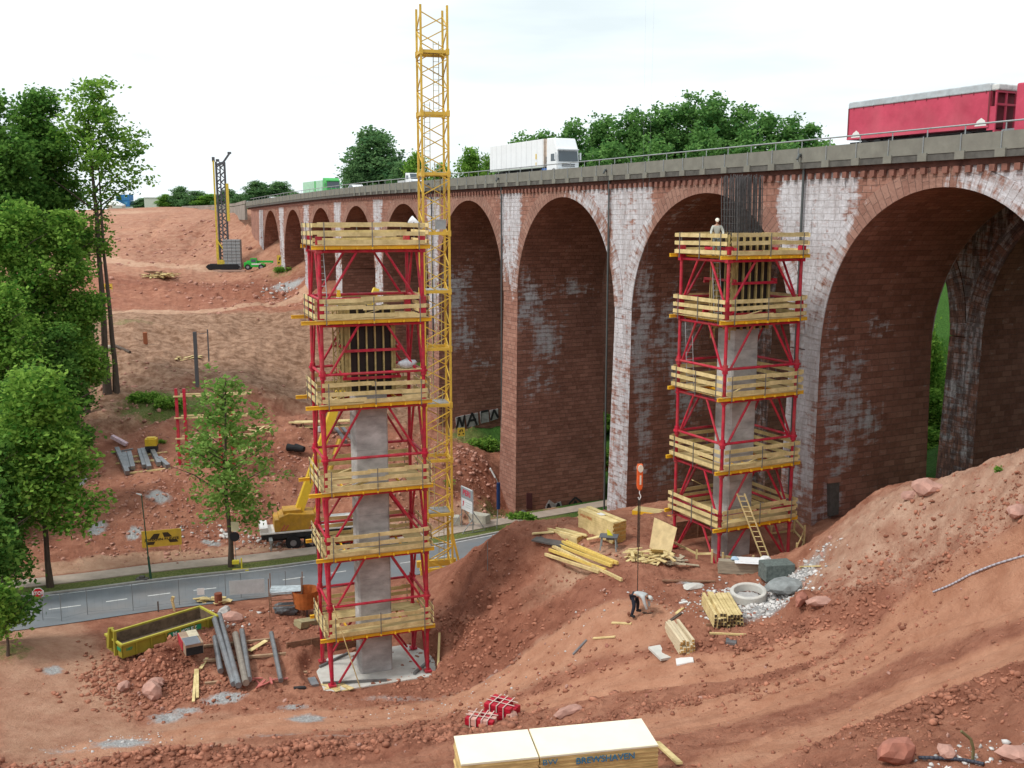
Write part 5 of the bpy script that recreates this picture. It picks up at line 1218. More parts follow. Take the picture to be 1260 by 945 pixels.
m = MB(); [m.box((.6 + i * 1.2, -1.254, 2.6), (.02, .012, 2.7)) for i in range(11)]; part('panel_seam', m, mat('seam_grey', (.45, .46, .47), .6), t)
# red bulk trailer truck
RTR = mat('trailer_red', (.46, .045, .085), .45, var=.12, scale=.6, col2=(.56, .07, .12), dirt=.2, dirtcol=(.6, .25, .25))
t = thing('truck', 'red bulk trailer truck with grey rolled cover at the right end of the viaduct', 'truck', (0, 0, 0)); place(t, 1037, 3.2, 2.5)
a = deckpt(1037, 3.2); b = deckpt(1208, 3.2); L_ = (b - a).length
part('trailer_box', MB().box((L_ / 2, 0, 2.1), (L_, 2.5, 2.0)).box((L_ / 2, -1.26, 1.16), (L_, .04, .1)), RTR, t)
part('trailer_cover', MB().slab([(0.0, 3.1), (L_, 3.1), (L_, 3.45), (L_ - .1, 3.55), (.1, 3.5), (0, 3.42)], -1.27, 1.27), mat('cover_grey', (.42, .46, .48), .6, var=.2, scale=2, dirt=.2), t, bevel=.06)
fr = MB()
for y in (-1.2, -.4, .4, 1.2): fr.bar((L_ + .35, y, .9), (L_ + .35, y, 3.1), .1)
for z in (.9, 2.35, 3.05): fr.bar((L_ + .35, -1.25, z), (L_ + .35, 1.25, z), .12)
fr.box((L_ + .1, -1.2, 1.6), (.5, .06, 1.3)); part('front_frame', fr, RTR, t)
part('bulkhead', MB().box((L_ + .06, 0, 2.1), (.05, 2.4, 1.95)), mat('bulkhead_dark', (.16, .02, .03), .6, var=.3), t)
part('cover_front', MB().box((L_ + .25, 0, 3.28), (.5, 2.5, .36)), mat('cover_light', (.6, .6, .58), .6, var=.3, scale=3), t, bevel=.08)
for x in (.75, L_ - .55): part('marker_plate', MB().slab([(x - .38, 1.22), (x + .4, 1.22), (x + .3, 1.5), (x + .05, 1.66), (x - .22, 1.5)], -1.275, -1.262), mat('marker_white', (.75, .72, .68), .5), t)
part('chassis', MB().box((L_ * .55, 0, .82), (L_ + 2, 1.0, .36)).box((L_ * .42, -1.1, .72), (3.4, .08, .35)), DKS, t)
wheels(t, (1.5, 2.6, 3.7, 9.3, L_ + 3.6), 2.5, .5)
part('tractor_fuel_tank', MB().box((L_ + 1.6, -1.0, .7), (1.4, .4, .5)), HUB, t); cab(t, RTR, L_ + 1.6, 2.2, 2.5, 3.3)
m = MB(); [m.box((.5 + i * (L_ - .8) / 12, -1.268, 3.06), (.05, .012, .16)) for i in range(13)]; m.box((L_ / 2, -1.268, 3.09), (L_, .012, .03)).box((.06, -1.262, 2.1), (.1, .02, 2.0)).box((L_ - .06, -1.262, 2.1), (.1, .02, 2.0)); part('cover_strap', m, mat('strap_darkred', (.18, .03, .04), .6), t)
# green truck
GRN = mat('truck_green', (.07, .42, .10), .4, var=.08); GRP = mat('truck_pale_green', (.38, .62, .44), .5, var=.15, scale=1.2)
t = thing('truck', 'bright green box truck near the left end of the viaduct', 'truck', (0, 0, 0)); place(t, 374, 3.2, 2.4)
part('box_body', MB().box((3.9, 0, 1.9), (7.8, 2.4, 2.1)).box((10.5, 0, 1.9), (4.6, 2.4, 2.1)), GRP, t); part('stripe', MB().box((8.1, 0, 1.9), (1.0, 2.44, 2.12)).box((6.5, 0, .88), (13, 2.43, .16)), GRN, t); part('chassis', MB().box((7, 0, .62), (13.6, 1.1, .3)), DKS, t)
cab(t, GRN, 13.0, 2.1, 2.45, 3.3); wheels(t, (1.5, 2.7, 9.4, 14), 2.4, .48)
# white van / flatbed
t = thing('van', 'small white flatbed van on the viaduct directly behind the yellow lattice mast', 'van', (0, 0, 0)); place(t, 490, 3.2, 2.0)
part('cab', MB().slab([(3.0, .4), (5.1, .4), (5.2, 1.0), (4.7, 1.25), (4.2, 2.05), (3.0, 2.1)], -.98, .98), WPAINT, t, bevel=.06); part('load_bed', MB().box((1.4, 0, .95), (2.9, 2.0, .35)), mat('bed_grey', (.5, .5, .5), .6), t)
part('windscreen', MB().add([(4.76, -.85, 1.26), (4.76, .85, 1.26), (4.27, .8, 1.98), (4.27, -.8, 1.98)], [(0, 1, 2, 3)]), GLASS, t); part('side_window', MB().box((3.75, -.985, 1.5), (.8, .02, .5)).box((3.75, .985, 1.5), (.8, .02, .5)), GLASS, t); wheels(t, (.9, 4.2), 1.95, .35, .22)
def car(name, label, px, m_, w_=3.6):
    t = thing(name, label, 'car', (0, 0, 0), 0, 'cars near the far end of the viaduct'); place(t, px, w_, 1.75)
    part('body', MB().slab([(0, .35), (4.3, .35), (4.35, .75), (3.4, .95), (2.7, 1.42), (1.2, 1.45), (.3, .98), (0, .9)], -.87, .87), m_, t, bevel=.08)
    part('window', MB().slab([(.75, 1.0), (3.1, .98), (2.62, 1.36), (1.25, 1.39)], -.88, .88), GLASS, t); wheels(t, (.8, 3.5), 1.74, .32, .2); return t
car('car', 'white car peeking over the parapet right of the bright green truck', 428, WPAINT)
car('car', 'white car peeking over the parapet left of the bright green truck', 330, WPAINT)
car('car', 'dark grey car at the very left end of the viaduct', 303, mat('car_dark', (.06, .065, .075), .3))
# ------------------------------------------------------------------ far plateau
def farpt(px, Y): x = (px - 630) / 1257 * Y; return Vector((x, Y, H(x, Y)))
BLUE = mat('container_blue', (.03, .17, .42), .5, var=.15, scale=2)
q = farpt(155, 470); g = thing('office_container', 'two stacked blue site containers on the horizon at the left', 'site container', tuple(q), .05)
for k in range(2): c_ = part('container', MB().box((0, 0, 1.35 + 2.75 * k + 1.7), (5.9, 6.0, 2.65)), BLUE, g); part('window', MB().box((-1.3, -3.02, 1.5 + 2.75 * k + 1.7), (1.3, .05, 1.0)).box((1.3, -3.02, 1.5 + 2.75 * k + 1.7), (1.3, .05, 1.0)), mat('window_blue', (.1, .3, .5), .2), c_)
part('base_container', MB().box((.3, 0, .8), (8, 5.5, 1.7)), WHT, g)
q = farpt(144, 450); g = thing('site_shed', 'low white gabled shed left of the stacked blue containers', 'shed', tuple(q), .1)
part('wall', MB().box((0, 0, 1.2), (6.5, 5, 2.4)), mat('shed_pink', (.6, .42, .36), .8), g); part('roof', MB().add([(-3.5, -2.8, 2.4), (3.6, -2.8, 2.0), (3.2, 2.8, 2.4), (0.8, 0, 4.0), (-3.2, 0, 4.0)], [(0, 1, 3, 4), (1, 2, 3)]).box((1, -2.55, 1.6), (4, .06, .9)), WHT, g)
q = farpt(194, 440); g = thing('house', 'pale far building with blue windows right of the stacked containers', 'building', tuple(q), .1)
part('wall', MB().box((0, 0, 2.6), (9, 6, 5.2)).box((6, 0, 3.0), (5, 6, 6)), mat('house_pale', (.55, .56, .5), .8, var=.1), g); part('roof', MB().box((0, 0, 5.3), (9.4, 6.4, .25)).box((6, 0, 6.1), (5.4, 6.4, .25)), WHT, g); part('window', MB().box((6, -3.03, 4.6), (4.4, .06, 1.2)).box((6, -3.03, 2.2), (3.2, .06, 1.0)), mat('window_pale', (.2, .35, .5), .2), g)
# grey road embankment wall on the far plateau
m = MB(); pl = [farpt(225, 330), farpt(262, 300), farpt(290, 262), BL(216, -.5)]
for a_, b_ in zip(pl[:-1], pl[1:]): m.bar(Vector((a_.x, a_.y, 33.1)), Vector((b_.x, b_.y, 33.1)), .3, .7); m.bar(Vector((a_.x, a_.y, 31.0)), Vector((b_.x, b_.y, 31.0)), .5, 3.2)
single('embankment_wall', m, mat('bank_grey', (.26, .23, .2), .95, var=.3, scale=.5), 'grey wall and guard rail leading to the left end of the viaduct', 'wall')
# drilling rig
rg = on(272, 331); rz_ = 0.15; g = thing('drilling_rig', 'tall drilling rig with dark lattice leader mast and yellow kelly beside the concrete panel stack', 'drilling rig', tuple(rg), rz_)
hh = P(268, 199, rg.y).z - rg.z; S_ = rg.y / 1240; DK = mat('rig_dark', (.10, .10, .11), .6, .3, var=.4, scale=2); RY = mat('rig_yellow', (.62, .46, .06), .5, var=.2)
m = MB()
for (x, y) in ((-.1, 0), (1.5, 0), (-.1, 1.2), (1.5, 1.2), (.7, 0)): m.bar((x, y, .6), (x, y, hh), .24)
z = .8; k = 0
while z < hh - .8:
    for (xa, xb) in ((-.1, .7), (.7, 1.5)): m.bar((xa if k % 2 else xb, 0, z), (xb if k % 2 else xa, 0, z + .7), .12); m.bar((xa if k % 2 else xb, 1.2, z), (xb if k % 2 else xa, 1.2, z + .7), .12)
    z += .7; k += 1
part('leader_mast', m, DK, g)
m = MB(); m.bar((-.5, -.1, .4), (-.5, -.1, hh + .2), .3); m.bar((-.5, -.1, hh * .1), (-.5, -.1, hh * .28), .45); m.bar((1.9, -.1, hh * .45), (1.9, -.1, hh * .8), .5); part('kelly_guide', m, RY, g)
m = MB(); m.bar((-.5, 0, hh), (-.5, 0, hh + .9), .5).bar((.2, 0, hh - .6), (1.3, 0, hh - .2), .5).bar((1.3, 0, hh - .2), (2.6, 0, hh + 1.6), .35).box((2.6, 0, hh + 1.7), (.7, .3, .4)).bar((.3, 0, hh), (.3, 0, hh + .5), .6); part('mast_head', m, DK, g)
m = MB(); m.bar((-.4, -.3, 5.5), (2.6, -.8, 1.2), .22); part('back_stay', m, RY, g)
m = MB(); m.box((.9, 0, 1.0), (2.2, 2.4, 1.6)); part('engine_house', m, RY, g); m = MB()
for y in (-1.4, 1.4): m.slab([(-2.2, 0), (3.4, 0), (3.9, .5), (3.4, 1.0), (-2.2, 1.0), (-2.7, .5)], y - .35, y + .35)
part('crawler_track', m, BLK, g)
q = on(287, 330); q2 = P(278, 330, q.y); w_ = 21 * q.y / 1240; hgt = P(287, 294, q.y).z - q.z
g = thing('panel_stack', 'tall upright stack of grey concrete panels beside the drilling rig', 'panel stack', (q.x, q.y, q.z - .1), .05); m = MB()
for i in range(4): m.box((-w_ / 2 + (i + .5) * w_ / 4, 0, hgt / 2), (w_ / 4 - .06, 1.6, hgt))
part('panel', m, mat('panel_grey', (.30, .31, .32), .9, var=.25, scale=1.4, grain=(.4, .4, 3)), g); m = MB()
for i in range(9): m.box((0, -.83, (i + .5) * hgt / 9), (w_, .05, .07))
part('strap', m, mat('strap_dark', (.16, .16, .16), .8), g)
single('pallet', MB().box((0, 0, .15), (6, 1.8, .3)), mat('pink_board', (.45, .3, .24), .9), 'flat pinkish board pile at the foot of the drilling rig', 'board pile', tuple(on(283, 334)), .1)
# telehandler
q = on(315, 332); k_ = q.y / 1240 * 38 / 6.6; g = thing('telehandler', 'bright green telehandler with its boom lowered, beside the concrete panel stack', 'telehandler', tuple(q), .06); g.scale = (k_,) * 3
TG = mat('tele_green', (.03, .42, .05), .4, var=.12)
part('body', MB().slab([(-2.3, .6), (1.9, .6), (2.0, 1.2), (.3, 1.5), (-1.2, 1.75), (-2.3, 1.6)], -1.0, 1.0), TG, g, bevel=.06); part('cab', MB().slab([(-1.1, 1.2), (.5, 1.2), (.35, 2.5), (-.9, 2.5)], -.95, -.15), TG, g); part('window', MB().box((-.3, -.96, 1.95), (1.0, .03, .65)), GLASS, g)
part('boom', MB().bar((-1.9, .35, 1.75), (3.6, .35, 1.7), .35, .42).bar((3.3, .35, 1.7), (3.9, .35, 1.2), .3), TG, g); part('fork', MB().box((4.1, .3, .9), (.15, 1.3, 1.0)).box((4.6, .0, .45), (1.1, .15, .1)).box((4.6, .6, .45), (1.1, .15, .1)), ORG, g); part('stripe', MB().box((.3, -1.01, 1.25), (2.0, .02, .3)), WHT, g); wheels(g, (-1.5, 1.3), 2.1, .62, .45)
def sign_mesh_text(s, size, font_off=0.0):
    cu = D.curves.new('t', 'FONT'); cu.body = s; cu.size = size; cu.align_x = 'CENTER'; cu.align_y = 'CENTER'; cu.extrude = .004; cu.offset = font_off
    ob = D.objects.new('t', cu); C.objects.link(ob); dg = bpy.context.evaluated_depsgraph_get(); me = D.meshes.new_from_object(ob.evaluated_get(dg)); D.objects.remove(ob, do_unlink=True); return me
def text(parent, s, size, loc, m_, sx=1.0, rot=(math.pi / 2, 0, 0), off=0.0):
    me = sign_mesh_text(s, size, off); me.materials.clear(); me.materials.append(m_); o = link('lettering', me, parent); o.location = loc; o.rotation_euler = rot; o.scale = (sx, 1, 1); return o
SY = mat('sign_yellow', (.62, .42, .05), .6, var=.12, scale=2, dirt=.2); SB = mat('sign_black', (.05, .035, .02), .6)
def yellow_sign(label, px0, px1, py_t, py_b, Y, rz, full=True):
    c_ = P((px0 + px1) / 2, (py_t + py_b) / 2, Y); w_ = (px1 - px0) / 1240 * Y * (1 / max(.3, math.cos(rz))); h_ = (py_b - py_t) / 1240 * Y * .98
    g = thing('company_sign', label, 'sign', tuple(c_), rz, 'yellow company signs'); part('board', MB().box((0, 0, 0), (w_, .06, h_)), SY, g)
    def para(x0, x1, x2, x3, z0, z1): return MB().add([(x0 * w_, -.037, z0 * h_), (x1 * w_, -.037, z0 * h_), (x2 * w_, -.037, z1 * h_), (x3 * w_, -.037, z1 * h_)], [(0, 1, 2, 3)])
    m = MB()
    for a_ in ((-.31, -.10, -.04, -.19, -.02, .30), (-.40, -.21, -.16, -.37, -.36, -.17), (.06, .27, .16, .02, .05, .34), (.20, .42, .37, .16, -.30, -.12)):
        p_ = para(*a_); m.add(p_.v, p_.f)
    part('road_emblem', m, SB, g); 
    if full: text(g, 'JOHANN BUNTE', h_ * .19, (0, -.045, -.06 * h_), SB, w_ / (h_ * 1.65), off=.01)
    m = MB()
    for x in (-.45, .45): m.bar((x * w_, .06, -h_ * .5 - .6), (x * w_, .06, h_ * .4), .08)
    part('post', m, WOODP, g); return g
s0 = on(200, 677); yellow_sign('large yellow company sign with black road emblem at the toe of the red slope', 176, 222, 651, 673, s0.y, R(17))
yellow_sign('small yellow sign with black emblem high up beside the bare tree trunks', 127, 138, 349, 356, on(133, 360).y, .1, False)
yellow_sign('small yellow sign with black emblem beside the green telehandler', 341, 351, 314, 326, on(346, 328).y, .1, False)
g = yellow_sign('small tilted yellow sign on the spoil heap behind the lattice mast', 563, 572, 526, 537, on(568, 539).y, .2, False)
# timber heaps far left
def heap(label, px, py, wm, n_, m_, seed, L_=2.2, hh=.5, cat='timber pile', name='timber_pile', grp=None, th=.05, wd=.16):
    g_ = random.Random(seed); q = on(px, py); mb = MB()
    for i in range(n_):
        x, y = g_.uniform(-wm, wm) * .5, g_.uniform(-wm, wm) * .35; a = g_.uniform(0, 3.14); l = L_ * g_.uniform(.4, 1.0); z = g_.uniform(0.03, hh)
        d = Vector((math.cos(a) * l / 2, math.sin(a) * l / 2, g_.uniform(-.18, .18) * l * .5)); c_ = Vector((x, y, z)); mb.bar(c_ - d, c_ + d, wd * g_.uniform(.6, 1.6), th)
    return single(name, mb, m_, label, cat, tuple(q), 0, grp)
heap('heap of pale splintered timber in the middle of the far red slope', 200, 341, 5, 26, WOODP, 5, 4.5, .7, wd=.3, th=.12); heap('dark brown brushwood beside the pale timber heap', 190, 340, 3.5, 14, DWOOD, 6, 3, 1.0, wd=.25, th=.15)
heap('small heap of pale boards on the brown slope', 229, 442, 3.0, 14, WOODP, 7, 3.0, .3, wd=.25)
heap('pale boards tangle under the thin roadside tree', 300, 530, 5, 14, WOODP, 8, 4.5, .5, wd=.25)
def seg(name, label, cat, p1, p2, w_, h_, m_, grp=None, lift=0.0, z1=None, z2=None, round_=False):
    a = on(*p1); b = on(*p2); up = Vector((0, 0, h_ / 2 + lift)); mb = MB()
    if round_: mb.tube(a + up, b + up, w_ / 2, 12)
    else: mb.bar(a + up, b + up, w_, h_)
    c_ = (a + b) / 2; mb.xf(Matrix.Translation(-c_)); return single(name, mb, m_, label, cat, tuple(c_), 0, grp)
GPIPE = mat('pipe_zinc', (.24, .25, .265), .45, .55, var=.3, scale=1.5, dirt=.25, dirtcol=(.25, .18, .14))
for i, (p1, p2, l) in enumerate((((144, 556), (157, 586), 'leftmost'), ((153, 562), (158, 581), 'second'), ((159, 561), (164, 580), 'third'), ((172, 558), (178, 578), 'fourth'), ((176, 557), (184, 580), 'fifth'), ((188, 559), (196, 575), 'sixth'), ((196, 568), (207, 578), 'last'))):
    seg('steel_tube', '%s grey steel tube of the row on the excavated bench at the left' % l, 'steel tube', p1, p2, .42, .42, GPIPE, 'steel tubes on the bench', .12)
for i, (p1, p2, l) in enumerate((((162, 563), (206, 557), 'rear'), ((143, 571), (205, 566), 'middle'), ((160, 583), (210, 577), 'front'))): seg('support_timber', '%s support timber under the steel tubes on the bench' % l, 'timber', p1, p2, .2, .14, WOODP, 'support timbers on the bench')
seg('plank', 'grey plank at the left end of the bench beside red mesh', 'plank', (137, 558), (164, 553), .25, .12, GPIPE)
q = on(187, 556); g = thing('compressor', 'small yellow and black site compressor on the excavated bench', 'compressor', tuple(q), .2); part('housing', MB().box((0, 0, 1.05), (1.15, 1.0, .75)).box((0, 0, 1.47), (.8, .7, .12)), mat('comp_yellow', (.62, .42, .03), .5, var=.2), g, bevel=.05); part('base', MB().box((0, 0, .4), (1.15, 1.0, .6)), DKS, g, bevel=.03)
for y in (-.52, .52): part('wheel', MB().cyl((0, y, .28), .28, .14, 14, 'y'), BLK, g)
q = on(148, 548); single('paper_sack', MB().bar((-.9, .2, .9), (.8, -.3, .15), .45, .4), mat('sack_pink', (.6, .45, .5), .8, var=.3, scale=4), 'pale pink roll lying tilted on red mesh at the left of the bench', 'sack', tuple(q), bevel=.08)
# red column guides of the third tower behind the thin tree
q = on(226, 572); hh = P(226, 478, q.y).z - q.z; g = thing('red_scaffold_post', 'pair of tall red steel posts behind the thin roadside tree', 'steel frame', tuple(q), .1)
m = MB()
for (x, y) in ((-.35, 0), (.45, -.2), (3.6, .3), (4.6, 1)): m.bar((x, y, -.3), (x, y, hh * (1 if x < 1 else .9)), .26)
part('post', m, RED, g); m = MB()
for z in (hh * .35, hh * .62, hh * .9): m.bar((-.6, -.2, z), (6.2, .4, z), .22, .12); m.bar((-.2, 1, z), (6.6, 1.4, z), .22, .12)
part('board', m, WOODP, g)
single('plank', MB().bar(P(322, 548, q.y + 2), P(296, 556, q.y + 1), .3, .12), WOODP, 'long pale plank sticking out right from behind the thin tree crown', 'plank')
ladder('ladder', 'white ladder standing behind the thin roadside tree beside the red posts', on(237, 572), P(235, 538, on(237, 572).y + .6), .7, WHT, 9, r=.06)
single('pole', MB().bar((0, 0, -.3), (0, 0, 6.5), .35, .35).bar((1.5, 0, 3), (1.5, 0, 6.8), .12).bar((0, 0, 6.2), (1.5, 0, 6.4), .06), mat('pole_grey', (.14, .14, .15), .6), 'dark grey pipe standing upright on the brown slope above the thin tree', 'pole', tuple(on(243, 476)))
# boards and cones on the hillside right of the thin tree
g0_ = on(395, 526); g = thing('board_stack', 'stack of long pale boards on the red slope left of the left tower', 'board stack', tuple(g0_), .15); m = MB()
for i in range(6):
    for j in range(2): m.box((rnd.uniform(-.4, .4), -.5 + i * .2, .15 + j * .55), (6.6, .19, .1))
part('board', m, WOODP, g); m = MB(); [m.box((x, 0, .42), (.15, 1.3, .4)) for x in (-2, 2)]; part('bearer', m, DWOOD, g)
seg('steel_tube', 'grey tube below the pale board stack left of the left tower', 'steel tube', (412, 528), (425, 546), .4, .4, GPIPE, 'loose tubes on the slope'); seg('steel_tube', 'second grey tube right of the first below the pale board stack', 'steel tube', (420, 526), (436, 548), .35, .35, GPIPE, 'loose tubes on the slope')
q = on(393, 531); single('bucket', MB().tube((0, 0, 0), (0, 0, .55), .22, 14, .28), WHT, 'white bucket beside the pale board stack on the slope', 'bucket', tuple(q))
q = on(354, 556); single('drain_cones', MB().tube((0, 0, .5), (1.0, -.1, .45), .42, 14, .28).tube((.9, -.1, .5), (1.9, -.3, .4), .45, 14, .3), BLK, 'black pipe pieces lying on the red slope left of the left tower', 'pipe', tuple(q), -.1)
seg('log', 'pale bare log lying on the slope beside the tall bare tree trunks', 'log', (118, 440), (135, 430), .6, .6, mat('log_pale', (.42, .36, .28), .9, var=.3), None, 0, round_=True)
seg('log', 'dark log lying right of the pale log on the brown slope', 'log', (142, 427), (160, 435), .35, .35, BARK, None, 0, round_=True)
seg('post', 'short reddish brown post stump on the brown slope', 'post', (179, 424), (179.5, 423), .5, 1.6, mat('stump', (.34, .12, .06), .9)); 
# ------------------------------------------------------------------ roadside furniture
q = on(49, 757); g = thing('stop_sign', 'red octagonal STOP sign at the roadside beside the bush', 'road sign', tuple(q), R(12))
hs = P(45.5, 730, q.y).z - q.z; rs = 7.3 / 1240 * q.y
oct_ = lambda r: [(r * math.cos(math.pi / 8 + k * math.pi / 4), hs + r * math.sin(math.pi / 8 + k * math.pi / 4)) for k in range(8)]
sp = part('plate', MB().slab(oct_(rs * 1.04), -.01, .02), WHT, g); part('red_field', MB().slab(oct_(rs * .92), -.018, -.011), mat('sign_red', (.5, .02, .03), .5), sp)
text(g, 'STOP', rs * .85, (0, -.026, hs), WHT, .95, off=.01); part('post', MB().tube((0, .04, -.3), (0, .04, hs + .3), .035, 8), STEELG, g)
q = on(186, 714); g = thing('lamp_post', 'thin dark green lamp post on the grass strip in front of the yellow sign', 'lamp post', tuple(q)); hh = P(180, 609, q.y).z - q.z; PG = mat('post_green', (.03, .09, .055), .5)
part('pole', MB().tube((0, 0, 0), (-.12, 0, 1.9), .10, 8, .09).tube((-.12, 0, 1.9), (-.35, 0, hh), .055, 8, .04), PG, g); part('lamp_head', MB().tube((-.35, 0, hh), (-.75, 0, hh + .12), .08, 8, .04), WHT, g)
q = on(611, 651); g = thing('lamp_post', 'street lamp with a long white head and blue wrapped post at the brown pier', 'lamp post', (q.x, q.y, q.z)); yy = q.y
pp = lambda px, py: P(px, py, yy) - Vector(g.location)
part('pole', MB().path([Vector((0, 0, -.5)), pp(613, 615), pp(613.5, 596), pp(611, 590), pp(608.5, 586)], .05, 7), STEELG, g); part('wrap', MB().tube(pp(613.2, 626), pp(613.2, 594), .19, 10), mat('wrap_blue', (.01, .03, .10), .5), g)
part('lamp_head', MB().bar(pp(609.5, 588), pp(603, 576), .22, .16), WHT, g, bevel=.06)
# site information board on trestle
q = on(575, 652); g = thing('notice_board', 'grey and white notice board with red lettering on a steel trestle beside the foot path', 'notice board', tuple(q), R(-58)); k_ = q.y / 1240
W_, H_ = 2.3, 2.3; zb = 1.9
part('board', MB().box((0, 0, zb + H_ / 2), (W_, .08, H_)), mat('board_white', (.62, .66, .68), .5, var=.05), g); part('upper_panel', MB().box((0, -.05, zb + H_ * .74), (W_ - .1, .02, H_ * .46)), mat('board_grey', (.25, .29, .31), .5), g)
text(g, 'PERI', .78, (.02, -.07, zb + H_ * .76), mat('letter_red', (.5, .03, .07), .5), 1.05, off=.02); part('arrow_mark', MB().bar((-.75, -.055, zb + .35), (-.55, -.055, zb + .85), .02, .12).bar((-.55, -.055, zb + .85), (-.75, -.055, zb + .8), .02, .12), mat('letter_red2', (.55, .05, .09), .5), g)
part('text_lines', MB().box((.35, -.048, zb + .85), (1.2, .01, .05)).box((.35, -.048, zb + .62), (1.0, .01, .05)).box((.35, -.048, zb + .4), (1.1, .01, .05)), mat('txt_grey', (.4, .43, .45), .6), g)
m = MB()
for x in (-1.1, 1.1): m.bar((x, 0, 0), (x, 0, zb + H_), .08); m.bar((x, 1.4, .05), (x, 0, zb + .2), .08); m.bar((x, -1.2, .05), (x, 1.4, .05), .08); m.bar((x, -1.2, .05), (x, 0, 1.4), .06)
part('trestle', m, RAIL_STEEL, g)
for i, (px, py, rz, l) in enumerate(((559, 646, .2, 'left'), (590, 643, -.5, 'right'))): 
    q = on(px, py); single('concrete_block', MB().box((0, 0, .45), (2.0 if i else 1.1, 1.0, .95)), mat('block_pale', (.50, .48, .40), .9, var=.2, bump=.2), 'pale concrete block %s of the notice board' % l, 'concrete block', tuple(q), rz, 'concrete blocks by the notice board', bevel=.06)
q = on(748, 617); 
YC = P(737, 590, 118); g = thing('site_container', 'yellow and orange box standing behind the brown pier beside the white pier', 'container', (YC.x, YC.y, H(YC.x, YC.y)), .4); hh = P(737, 577, 118).z - g.location.z
part('body', MB().box((0, 0, hh / 2), (4, 3, hh - .02)), mat('cont_orange', (.30, .09, .03), .7, var=.3), g); part('lid', MB().box((0, 0, hh - .3), (4.2, 3.2, .9)), mat('cont_yellow', (.68, .42, .04), .6), g)
# round black sign back with yellow foot
q = on(296, 702); g = thing('road_sign', 'round black back of a temporary road sign on a yellow foot beside the thin tree', 'road sign', tuple(q), R(10)); hh = P(291, 660, q.y).z - q.z
part('disc', MB().cyl((-.35, 0, hh), .40, .03, 24, 'y'), mat('disc_black', (.02, .022, .025), .5), g); part('pole', MB().tube((-.3, 0, .3), (-.35, .03, hh + .2), .025, 6), GSTEEL, g)
part('foot', MB().box((0, 0, .05), (1.3, .5, .1)).box((.1, 0, .55), (.12, .12, 1.0)).box((-.35, 0, .75), (.55, .35, .3)), mat('foot_yellow', (.75, .62, .05), .5), g, bevel=.02)
q = on(290, 652); single('upper_sign', MB().box((0, 0, 0), (.62, .03, .8)), mat('sign_beige', (.6, .55, .35), .6), 'small beige sign back above the round black sign back', 'road sign', tuple(P(289, 648, on(296, 702).y)))
q = on(175, 714.5); single('beacon_foot', MB().box((0, 0, .12), (.9, .5, .2)).box((0, 0, .3), (.4, .3, .2)), mat('rubber_grey', (.12, .11, .10), .9), 'dark rubber base lying on the kerb beside the green lamp post', 'sign base', tuple(q), bevel=.03)
# site fence along the road: thin posts and two hanging sheets
FP_ = [(53, 764), (76, 765), (108, 757), (164, 752), (221, 745), (278, 738), (297, 736), (352, 733), (600, 702)]
fpos = []
for i, (px, py) in enumerate(FP_): q = on(px, py); fpos.append(q)
g = thing('site_fence', 'thin see through wire site fence along the near side of the road', 'fence', tuple(fpos[0])); O_ = Vector(fpos[0])
FW = mat('fence_wire', (.22, .24, .25), .6, .3)
for p in fpos: part('post', MB().tube(p - O_, p - O_ + Vector((0, 0, 2.0)), .025, 6), FW, g)
m = MB()
for a, b in zip(fpos[:-1], fpos[1:]):
    if (b - a).length > 14: continue
    for z in (.25, 1.95): m.tube(a - O_ + Vector((0, 0, z)), b - O_ + Vector((0, 0, z)), .012, 4)
    n_ = max(2, int((b - a).length / .45))
    for i in range(n_): c_ = a.lerp(b, i / n_) - O_; m.tube(c_ + Vector((0, 0, .25)), c_ + Vector((0, 0, 1.95)), .0035, 3)
part('wire_mesh', m, FW, g)
SHEET = mat('fence_sheet', (.46, .50, .51), .7, var=.12, scale=2)
a = on(281, 738); p = P(304, 722, a.y); single('fence_banner', MB().box((0, 0, 0), (44 / 1240 * a.y, .02, 19 / 1240 * a.y)), SHEET, 'pale grey banner hung on the site fence in front of the road', 'banner', tuple(p), R(12))
a = on(247, 742); p = P(247, 728, a.y); single('fence_plate', MB().box((0, 0, 0), (9 / 1240 * a.y, .03, 9 / 1240 * a.y)), WHT, 'small white square plate on the site fence left of the banner', 'sign', tuple(p), R(8))
q = on(215, 752); single('marker_post', MB().bar((0, 0, 0), (-.15, 0, .9), .14).bar((-.15, 0, .8), (-.05, 0, 1.1), .2), WOOD, 'short wooden marker post by the site fence', 'post', tuple(q)); q = on(195, 753); single('marker_post', MB().bar((0, 0, 0), (0, 0, .8), .08), BARK, 'short dark stake by the site fence left of the wooden marker', 'post', tuple(q))
# ------------------------------------------------------------------ skip container
a = on(151, 814); b = on(259, 771); d = (b - a); d.z = 0; Ls = d.length + .5; rz = math.atan2(d.y, d.x)
SKY_ = mat('skip_yellow', (.30, .255, .03), .55, var=.2, scale=1.2, dirt=.35, dirtcol=(.2, .15, .05)); SKI = mat('skip_inside', (.14, .10, .065), .95, var=.4, scale=2.5)
g = thing('skip_container', 'long yellow green open skip container standing on the haul road at the left', 'skip', tuple(a + Vector((0, 0, .02))), rz)
Hs = 1.05; Ws = 2.25
m = MB(); e = .25
def wallq(p0, p1, z0, z1, t_=.06): m.bar(Vector(p0), Vector(p1), t_)
m.slab([(0, .22), (Ls, .22), (Ls, Hs), (0, Hs)], 0, .06).slab([(0, .22), (Ls, .22), (Ls, Hs), (0, Hs)], Ws - .06, Ws).box((.03, Ws / 2, (Hs + .22) / 2), (.06, Ws, Hs - .22)).box((Ls - .03, Ws / 2, (Hs + .22) / 2), (.06, Ws, Hs - .22)).box((Ls / 2, Ws / 2, .2), (Ls, Ws, .06))
body = part('body', m, SKY_, g)
